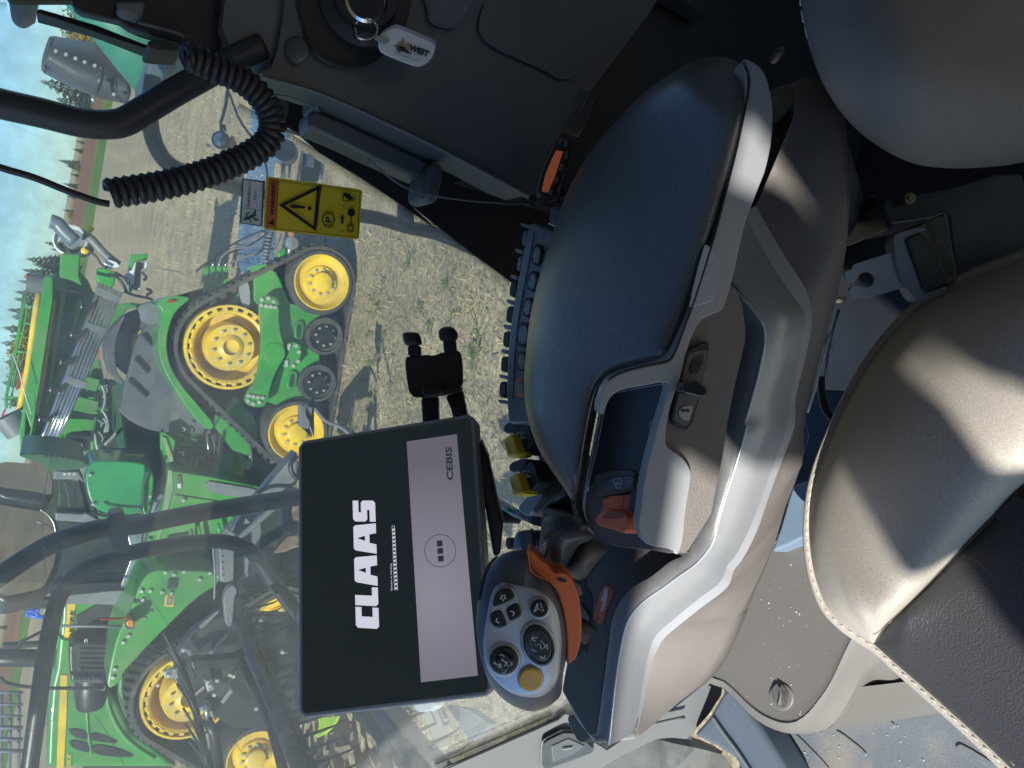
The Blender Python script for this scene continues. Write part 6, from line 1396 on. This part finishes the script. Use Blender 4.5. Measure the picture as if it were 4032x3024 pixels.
S('head_seam', 't 903,60 920,62 960,660 945,660', ('d', DJ-.002), .002, char_d, js)
T('orange_lip', 't 1010,60 1030,250 1050,400 1150,510 1380,600 1500,720', ('d', DJ-.0), 4, orange, js, n=4)
pillow('silver_face', 'h 1830,312 1755,340 1715,430 1690,560 1668,700 1665,800 1690,930 1760,1030 1850,1105 1930,1138 2000,1147 2080,1140 2160,1090 2212,1000 l 385,820 390,740 375,600 345,490 290,410 200,355 100,330 -60,312', DJ-.010, .0085, .01, silver_l, js, n=3, rings=9, pw=.3)
DB = ('d', DJ-.024)
def key(sp, m, nm='key', d=DJ-.0215, t=.01, b=.0015, rnd=1, bz=True):
    k = S(nm, sp, ('d', d), t, m, js, rnd=rnd, bev=b, seg=3); return k
S('key_bezel', 't 350,1140 400,870 470,750 560,710 740,715 790,780 860,950 930,1100 940,1200 900,1290 700,1400 520,1500 440,1510 350,1430 310,1300 320,1190', ('d', DJ-.0200), .008, silver, js, rnd=1, bev=.0015)
key('t 390,1090 420,900 480,790 560,745 725,750 760,820 805,910 600,1020', glossk)
key('t 350,1180 540,1105 590,1200 670,1400 540,1440 460,1440 370,1370 345,1270', glossk)
key('t 610,1090 840,980 880,1070 910,1160 890,1240 700,1345 660,1230', glossk)
dk = ('d', DJ-.0222)
sc_ = px1('t', 580, 900); line('star_symbol', [(sc_[0]+13*(1 if i % 2 == 0 else .45)*math.cos(i*math.pi/5+.3), sc_[1]+13*(1 if i % 2 == 0 else .45)*math.sin(i*math.pi/5+.3)) for i in range(10)], 2.2, prnt, js, pl=dk, closed=True)
line('arrow_symbol', 't 475,1258 455,1308 510,1340', 3.5, prnt, js, pl=dk); line('arrow_symbol', 't 715,1135 775,1160 752,1215', 3.5, prnt, js, pl=dk)
def rb(c, r, nm, m, ry=None, ang=0, d=DJ-.0225, rim=silver_l):
    disc(nm+'_collar', c, ('d', d+.002), r*1.16, .01, rim, js, ry=(ry or r)*1.16, ang=ang, bev=.002, seg=36)
    return disc(nm, c, ('d', d), r, .008, m, js, ry=ry, ang=ang, bev=.0015, seg=36)
rb(px1('l', 228, 507), 37, 'auto_button', glossk, d=DJ-.024)
dk2 = ('d', DJ-.0244)
text('button_lettering', 'AUTO', *[W(q, dk2) for q in PX('t 1300,1135 1248,985 1262,1150')], prnt, js)
line('steer_symbol', 't 1175,1000 1118,1150 1185,1090 1240,1125 1185,1090 1175,1000', 3, prnt, js, pl=dk2)
rb(px1('l', 225, 772), 60, 'rocker_button', glossk, ry=84, ang=-.35, d=DJ-.0235)
disc('rocker_insert', px1('l', 230, 770), ('d', DJ-.0243), 44, .004, mat('dark_glass_button', (.03, .035, .04), .12, var=0, coat=.6), js, ry=66, ang=-.35, bev=.0012, seg=36)
dk3 = ('d', DJ-.0247)
for sp in ('l 185,700 172,722 200,740', 'l 172,722 212,712', 'l 235,860 262,868 270,840', 'l 268,862 228,848', 'l 195,765 232,760 245,800', 'l 232,760 195,765', 'l 170,800 205,812', 'l 240,735 270,770', 'l 258,790 285,760 290,800'): line('rocker_symbol', sp, 2.6, prnt, js, pl=dk3)
text('rocker_letter', 'A', *[W(q, dk3) for q in PX('l 285,795 280,770 262,795')], prnt, js)
rb(px1('h', 1815, 882), 58, 'four_way_button', glossk, d=DJ-.023)
disc('four_way_dish', px1('h', 1815, 882), ('d', DJ-.0236), 50, .002, char_d, js, bev=.001, seg=36)
for a, b_ in ((5, 62), (62, 5)): pass
S('four_way_cross', 'h 1785,835 1835,830 1845,860 1880,870 1885,905 1855,920 1845,955 1800,960 1785,925 1750,915 1748,880 1778,868', ('d', DJ-.0275), .004, glossk, js, rnd=1, bev=.0012)
dk4 = ('d', DJ-.0279)
for sp in ('h 1785,842 1800,832 1812,850', 'h 1738,905 1752,890 1760,912', 'h 1800,965 1818,975 1825,955', 'h 1860,915 1878,905 1862,890', 'h 1770,905 1800,930', 'h 1770,930 1800,905', 'h 1785,900 1785,935', 'h 1795,875 1840,895 1815,920', 'h 1805,870 1845,920'): line('four_way_symbol', sp, 2.6, prnt, js, pl=dk4)
rb(px1('l', 165, 1022), 46, 'stop_button', yel_b, d=DJ-.0225)
dk5 = ('d', DJ-.0229)
text('button_lettering', 'STOP', *[W(q, dk5) for q in PX('l 213,1068 180,976 185,1075')], prnt, js)
line('stop_symbol', 'l 112,1020 150,1050 140,1005', 2, prnt, js, pl=dk5, closed=True)
T('joystick_stem', 'l 430,640 520,640 600,700', ('d', .66), 40, char_d, js, n=0, seg=16)
S('stem_bracket', 'l 470,300 530,350 545,400 520,415 480,400', ('d', .625), .01, char_g, js, bev=.002)

# ================================================================ SEAT
seat = thing('driver_seat', 'taupe and black leather driver seat cushion with light double stitching', 'seat', (.1, .1, CH-.62))
Eo = PX('D 2300,520 2180,568 2065,612 1985,662 1900,752 1838,850 1792,950 1763,1030 1750,1105 1749,1180 1764,1260 1800,1330 1886,1390')
Io = PX('D 2500,560 2460,760 2400,880 2320,965 2212,1045 2150,1108 2080,1180 2010,1255 1950,1315 1915,1350 1892,1386')
E2, I2 = rs2(Eo, 60), rs2(Io, 60)
rows = []
for t, h in ((-.012, .66), (-.006, .62), (0, .60), (.02, .588), (.06, .575), (.15, .558), (.35, .538), (.6, .528), (.8, .528), (.92, .537), (.98, .552), (1, .566)):
    row = []
    for i, (a, b) in enumerate(zip(E2, I2)):
        u_ = i/59; e = min(1, (1-u_)/.10)**.6; row.append(W((a[0]+(b[0]-a[0])*t, a[1]+(b[1]-a[1])*t), ('h', (.594+(h-.594)*e) if h < .594 else h)))
    rows.append(row)
loft('side_bolster', rows, seat_t, seat, n=60, mids=3)
Fo = PX('D 1884,1388 1930,1430 1985,1478 2060,1545 2120,1600 2190,1668 2330,1800')
Ko = PX('D 1892,1383 1950,1315 2010,1255 2080,1180 2212,1045 2320,965 2500,780')
F2, K2 = rs2(Fo, 50), rs2(Ko, 50); rows = []
for t, h in ((-.02, .67), (-.01, .62), (0, .60), (.02, .59), (.08, .582), (.25, .572), (.5, .565), (.75, .56), (.93, .562), (1, .568)):
    rows.append([W((a[0]+(b[0]-a[0])*t, a[1]+(b[1]-a[1])*t), ('h', .596+(h-.596)*min(1, (i/49)/.12)**.6 if h < .596 else h)) for i, (a, b) in enumerate(zip(F2, K2))])
loft('cushion_centre', rows, seat_k, seat, n=50, mids=3)
edge = rs2(Eo+Fo[1:], 110)
ep = [W(q, ('h', .602)) for q in edge]
T3('piping', ep, .0055, seat_t, seat, seg=10)
T3('cushion_skirt', [p+Vector((0, .004, -.022)) for p in ep], .014, seat_t, seat, seg=12)
stitches('outer_stitching', [W(q, ('h', .5985)) for q in offs(edge, 10)] , .0085, .7, .0009, thread, seat, up=.006)
stitches('inner_stitching', [W(q, ('h', .592)) for q in offs(edge, -22)], .0085, .7, .0010, thread, seat, up=.0035)
T('seam_fold', 'D 1892,1386 1915,1350 1950,1315 2010,1255 2080,1180 2150,1108 2212,1045', ('h', .563), 4, mat('seam_dark', (.05, .045, .04), .6, var=0), seat, n=3, seg=6)
S('perforated_insert', 'o 1990,990 2212,780 2212,1110 2060,1040', ('h', .556), .002, mat('perforated_leather', (.03, .03, .035), .5), seat, rnd=1)
parts = []
for i in range(9):
    for j in range(6):
        q = px1('o', 2060+i*19+j*6, 985-i*16+j*26); parts.append(([W((q[0]+2.2*math.cos(t), q[1]+2.2*math.sin(t)), ('h', .5555)) for t in np.linspace(0, 6.28, 7)[:-1]], [list(range(6))]))
join_mesh('perforations', parts, prntk, seat, kind='stuff', fix=False)
bk_ = pillow('seat_back_bolster', 'D 1730,-200 1732,0 1738,60 1757,130 1788,200 1838,268 1900,318 1970,352 2040,363 2120,362 2212,350 2400,300 2500,100 2500,-300 2100,-420 1800,-400', .50, .10, .12, seat_b, seat, rings=9, n=4, pw=.42)
bs_ = [W(q, ('d', .492)) for q in crom(PX('m 585,-60 592,60 620,200 655,320 700,440 735,520'), 4)]
stitches('back_stitching', bs_, .0085, .7, .0010, thread, seat, up=.004)

# rear armrest hinge cover (taupe) between armrest and back
hv = thing('hinge_cover', 'dark taupe shell behind the silver trim, running back under the seat bolster', 'cover', Wt('m', 700, 900, ('d', .62)))
loft('hinge_shell', [[W(q, ('d', d_)) for q in crom(PX(sp), 3)] for d_, sp in ((.66, 'm 350,780 400,900 500,800 560,650 640,595 740,590 790,600'), (.655, 'm 250,1150 420,1000 600,850 700,750 800,720 850,760'), (.645, 'm 200,1500 400,1400 620,1200 750,1050 850,950 900,900'), (.64, 'm 250,1700 450,1750 n 640,100 800,-60 950,0 m 1000,1300 980,1200'), (.66, 'n 700,600 760,600 800,500 900,300 1000,150 1060,0 m 1070,1500'))], taupe_d, hv, n=30, mids=4, th=.01)
T('shell_crease', 'm 330,1000 430,1180 560,1400 640,1600', ('d', .635), 5, taupe_d, hv, n=3)

# ================================================================ BUCKLE
bu = thing('seat_belt', 'seat belt latch tongue of bare metal standing out of its black retractor housing', 'seat belt', Wt('n', 1300, 400, ('d', .7)))
DBU = ('d', 0.6)
tg = 'n 905,505 935,485 965,475 970,450 985,440 1265,350 1320,400 1400,560 1370,605 1085,688 1050,685 1035,672 985,688 960,670 942,625 960,605 1005,592 1040,608 1080,608 1115,590 1130,545 1120,515 1085,497 1050,500 1020,520 1003,550 1003,562 940,578 925,565'
S('latch_tongue', tg, DBU, .003, mat('brushed_tongue', (.21, .225, .25), .5, metal=.3), bu, bev=.0006)
S('tongue_grip', 'n 1262,250 1280,215 1480,160 1515,185 1400,280 1530,640 1660,590 1670,640 1630,665 1480,715 1430,705 1380,640 1290,480 1270,350', ('d', 0.597), .014, mat('grey_belt_plastic', (.14, .15, .17), .45), bu, rnd=1, bev=.004, seg=3)
S('belt_webbing', 'n 1355,255 1470,205 1560,330 1670,590 1520,650 1490,630', ('d', 0.594), .012, char_d, bu, bev=.003)
hsg = S('retractor_housing', 'm 1190,1450 1260,1400 1520,1380 1700,1340 2000,1250 2212,1250 n 2260,-40 2300,100 2212,400 2000,480 1720,600 1660,100 1620,60 1560,100 1400,130 1290,140 1240,200 1190,60', ('d', 0.615), .08, char_d, bu, bev=.008, seg=3)
T('housing_rim', 'n 1260,140 1400,125 1560,95 1635,72 1660,200 1690,380 1715,520 1660,590', ('d', 0.6), 5, char_g, bu, n=2)
S('belt_slot', 'n 1500,130 1620,90 1700,520 1660,560 1560,330', ('d', 0.612), .003, mat('worn_slot', (.07, .07, .06), .6, var=.5, vs=60), bu)
lathe('housing_bolt', Wt('m', 1385, 1442, ('d', 0.605)), -fwd, [(.0045, -.003), (.0045, .001), (.003, .001), (.0025, .003), (.0001, .003)], mat('bronze_bolt', (.25, .19, .13), .4, metal=.8), bu, seg=16)

# ================================================================ LOWER BODY, BOX, FLOOR
bx = thing('storage_box', 'grey-taupe storage box with rounded front and a slotted round catch', 'box', Wt('p', 400, 700, ('h', .8)))
boxt = mat('box_taupe', (.155, .148, .138), .5, var=.06, vs=5, bump=.08, bs=1200)
HB = ('h', .80)
r0 = HC('o 440,1250 380,1240 l 1950,100 1750,420 1560,800 1400,980 1480,1000 p 0,1030 90,1110 200,1220 300,1290 400,1335 500,1358', [.80])
tpo = PX('o 300,1250 700,1150 1100,1400 p 1000,300 950,690 900,790 830,930 780,1040 700,1150 640,1230 560,1300 480,1310 400,1290 300,1240 200,1160 100,1060 0,960 l 1400,900 1300,700')
S('box_lid', tpo, ('h', .804), .03, boxt, bx, rnd=1)
o1 = [W(q, HB) for q in rs2(PX('l 2050,-60 1900,60 1600,500 1300,850 1480,1000 p 0,1010 100,1085 200,1185 300,1265 400,1315 480,1335 560,1325 650,1260 720,1175 800,1060 860,940 925,800 980,690 1050,500 1060,100 1000,-100'), 60)]
o2 = [W(q, ('h', .815)) for q in rs2(PX('l 2040,-70 1890,50 1590,510 1290,880 1470,1030 p 0,1050 100,1125 200,1230 300,1310 400,1365 500,1400 600,1395 700,1330 780,1240 860,1120 930,990 1010,850 1060,760 1150,500 1160,100 1100,-100'), 60)]
o3 = [W(q, ('h', .83)) for q in rs2(PX('l 2030,-80 1880,40 1580,520 1280,900 1460,1045 p 0,1060 100,1140 200,1250 300,1330 400,1380 500,1410 600,1413 700,1405 800,1370 900,1240 980,1100 1040,970 1100,860 1250,600 1260,100 1200,-100'), 60)]
o4 = [p+Vector((0, .0, -.25)) for p in o3]
o00 = [o1[0].lerp(o1[-1], i/59) for i in range(60)]; o01 = [a.lerp(b, .1) for a, b in zip(o1, o00)]
loft('box_shoulder', [o00, o01, o1, o2, o3], boxt, bx, n=60, mids=4)
loft('box_skirt', [o3[:42], o4[:42]], boxt, bx, n=42)
_near = lambda sp: min(range(60), key=lambda i: (o3[i]-W(PX(sp)[0], ('h', .83))).length)
loft('box_flank', [o3[_near('p 700,1405'):_near('p 1250,600')+1], [W(q, ('h', .86)) for q in rs2(PX('p 860,1340 960,1250 1040,1120 1120,990 1230,900 1400,700'), 30)], [W(q, ('h', .98)) for q in rs2(PX('p 700,1412 1000,1310 1200,1250 1300,1190 1345,1110 1500,900'), 30)]], boxt, bx, n=30, mids=4)
ct = disc('catch_ring', px1('p', 446, 1143), ('h', .797), 46, .004, boxt, bx, ry=56, ang=-.3, bev=.002)
disc('catch_disc', px1('p', 442, 1135), ('h', .7955), 33, .004, mat('dusty_catch', (.09, .09, .09), .6, var=.4, vs=80), ct, ry=50, ang=-.3, bev=.001)
T('catch_bar', 'p 438,1065 448,1120 432,1200', ('h', .7945), 6, mat('dusty_catch', (.09, .09, .09), .6), ct, n=3)
# debris on the box
parts = []
for k in range(70):
    q = px1('p', 30+rng.random()*850, 150+rng.random()*1150)
    if q[0] > 2832+(900-(q[1]-2124)*.4)/1.8433*1.1 : continue
    r_b = .0003+.0006*rng.random()**3; parts.append(box_vf(W(q, ('h', .7995)), (r_b*2.5, r_b*1.5, r_b), Matrix.Rotation(rng.random()*6, 3, 'Z')))
join_mesh('chaff_specks', parts, thread, bx, kind='stuff')
ls = thing('slate_bracket', 'blue-grey metal seat base bracket between console side and cushion', 'bracket', Wt('o', 560, 900, ('h', .78)))
S('bracket_face', 'o 500,850 530,760 680,710 760,640 750,1000 660,1125 580,1155 500,1195 375,1245 440,1060', ('h', .77), .03, mat('blue_grey_metal', (.16, .22, .30), .4), ls, bev=.004)
S('bracket_back', 'n 600,1540 700,1350 900,1360 1000,1500 o 880,300 720,700 530,770 640,400', ('h', .80), .02, mat('blue_dark_metal', (.035, .055, .09), .45), ls, bev=.003)
T('bracket_hose', 'n 740,1260 745,1400 770,1500 820,1570 860,1590', ('h', .74), 14, char_d, ls, n=4, seg=10)
T('bracket_rod', 'n 870,770 830,900 790,1080 770,1250', ('h', .74), 5, char_g, ls, n=2)
T('pale_edging', 'n 815,930 750,1130 690,1360 640,1520', ('h', .70), 5, foil, ls, n=3)
lathe('bracket_bolt', Wt('n', 893, 697, ('h', .66)), -fwd, [(.003, -.01), (.003, .002), (.0015, .003), (.0001, .003)], steel, ls, seg=8)
lathe('rod_end', Wt('m', 445, 370, ('d', .78)), -fwd, [(.005, -.02), (.005, 0), (.003, .003), (.0001, .003)], char, ls, seg=14)
# window frame at the lower front, pocket, footwell
fr = thing('front_window_frame', 'grey-green lower window frame with an inset door pull pocket', 'frame', Wt('l', 300, 1500, ('Y', .9)))
frm = mat('frame_plastic', (.17, .185, .19), .5, var=.05, bump=.1, bs=900)
S('frame_panel', 'h 1390,1690 1420,1659 2212,1310 l 420,1265 500,1300 640,1480 720,1530 930,1390 1200,1230 1390,1080 1480,995 1560,1050 1550,1130 1460,1270 1300,1450 1190,1440 1080,1450 860,1550 680,1659 600,1720 h 1390,1800', ('Y', .935), .005, frm, fr, bev=.001)
pk = S('pocket_rim', 'l 240,1470 280,1440 430,1365 560,1440 660,1530 500,1600 330,1659 240,1690', ('Y', .925), .004, char_g, fr, rnd=1, bev=.002)
S('pocket', 'l 255,1490 290,1460 440,1390 560,1465 640,1540 480,1590 330,1650 250,1680', ('Y', .921), .002, char, pk, rnd=1)
S('pull_plate', 'l 320,1500 440,1445 560,1500 480,1560 330,1620', ('Y', .919), .003, char_g, pk, bev=.001)
S('pull_tab', 'l 400,1522 470,1512 470,1520 400,1530', ('Y', .915), .002, silver, pk)
T('glass_edge_line', 'h 1380,1659 1700,1520 2212,1290', ('Y', .925), 4, char_d, fr, n=2)
T('light_strip', 'l 920,1370 1100,1330 1280,1290', ('Y', .92), 7, frm, fr, n=3)
bl_ = S('frame_seal', 'l 1085,1448 1190,1438 1300,1450 1450,1490 1560,1540 1550,1560 1400,1520 1200,1480', ('Y', .95), .02, char_d, fr)
fw = S('foot_glass', 'l 600,1730 700,1659 900,1560 1090,1460 1300,1490 1560,1560 1700,1750 1700,1900 600,1900', ('Y', .96), .004, cabglass)
tag(fw, 'small low window pane in the footwell corner below the console', 'window')
kick = thing('floor_sill', 'slate sill moulding along the floor mat beside the lower window', 'panel', Wt('p', 100, 1400, ('h', 1.05)))
S('sill_body', 'l 1330,1420 1450,1290 1555,1110 1600,1060 1700,1180 1850,1400 2000,1650 2100,1900 1750,1900 1650,1600 1500,1500', ('h', 1.04), .06, mat('slate_sill', (.09, .115, .15), .45), kick, bev=.01, seg=3)
T('sill_ridge', 'l 1480,1280 1560,1400 1680,1560 1800,1750', ('h', 1.035), 7, frm, kick, n=3)
fl = S('floor_mat', 'l 1500,1000 1700,700 p 900,0 2300,800 2600,1900 100,2100 l 1900,1659 1560,1080', ('h', 1.10), .02, floor_m)
tag(fl, 'light grey ribbed floor mat with chaff crumbs', 'mat')
for sp in ('p 560,1410 800,1659 790,1680 545,1420', 'p 800,1380 850,1375 1070,1545 1065,1580 1030,1570', 'p 1120,1265 1165,1260 1275,1340 1270,1370 1235,1380', 'p 1720,1490 1760,1480 2050,1659 2030,1690 1715,1530'): S('mat_rib', sp, ('h', 1.097), .003, floor_m, fl, rnd=1, bev=.002)
parts = []
for k in range(60):
    q = px1('p', 500+rng.random()*1500, 1250+rng.random()*500); r_b = .0003+.0007*rng.random()**3
    parts.append(box_vf(W(q, ('h', 1.0985)), (r_b*2.6, r_b*1.4, r_b), Matrix.Rotation(rng.random()*6, 3, 'Z')))
join_mesh('chaff_specks', parts, thread, fl, kind='stuff')

# ================================================================ CAB SHELL (mostly outside the frame)
def shell(name, lbl, cat, c, s, m, **k):
    o = box(name, c, s, m, **k); tag(o, lbl, cat); return o
shell('cab_floor', 'dark steel cab floor under the seat and console', 'floor', (.1, 0, CH-1.20), (2.6, 1.86, .04), char_d)
shell('cab_rear_wall', 'grey lined rear wall of the cab behind the seat', 'wall', (.98, 0, CH-.35), (.05, 1.8, 1.9), liner)
shell('side_wall', 'black lower side wall behind the console and arm pad', 'wall', (.62, .90, CH-.82), (.75, .03, .80), char_d)
shell('rear_side_wall', 'black side wall beside the driver seat back', 'wall', (.78, .86, CH-.1), (.42, .03, 1.3), char_d)
bs_o = shell('seat_pedestal', 'black seat pedestal under the driver seat', 'pedestal', (.25, .15, CH-.93), (.5, .5, .5), char_d)
roofo = thing('cab_roof', 'grey-lined cab roof over the seat and console', 'roof', (-.2, 0, CH+.72))
box('roof_panel', (-.25, 0, CH+.79), (2.5, 1.9, .06), liner, roofo)
# unseen panels added left of the seat; outlines cut to shape interior sun patches
ls_ = thing('side_sun_mask', 'unseen grey panels left of the driver seat, added to shape the sun patches', 'frame', (.2, -.93, CH+.3))
def sidep(name, pts): slab3(name, [Vector((x, -.93, CH+z)) for x, z in pts], (0, -.03, 0), liner, ls_)
sidep('door_post', [(-.87, -.4), (-.868, .38), (-.85, .42), (-.855, .44), (-.88, .46), (-.868, .49), (-.878, .52), (-.875, .60), (-.86, .76), (-.70, .76), (-.695, .62), (-.72, .56), (-.785, .50), (-.772, .475), (-.785, .45), (-.772, .425), (-.77, .37), (-.70, .37), (-.70, -.4)])  # unseen post, outline added to cast the shadow band across the seat
sidep('rear_sun_mask', [(-.698, -.4), (1.0, -.4), (1.0, .76), (-.70, .76), (-.70, .695), (-.635, .69), (-.635, .66), (-.665, .605), (-.715, .53), (-.775, .495), (-.745, .472), (-.722, .452), (-.716, .43), (-.705, .415), (-.712, .39), (-.698, .37)])
sidep('front_sun_mask', [(-1.55, .70), (-.862, .70), (-.862, .76), (-1.55, .76)])
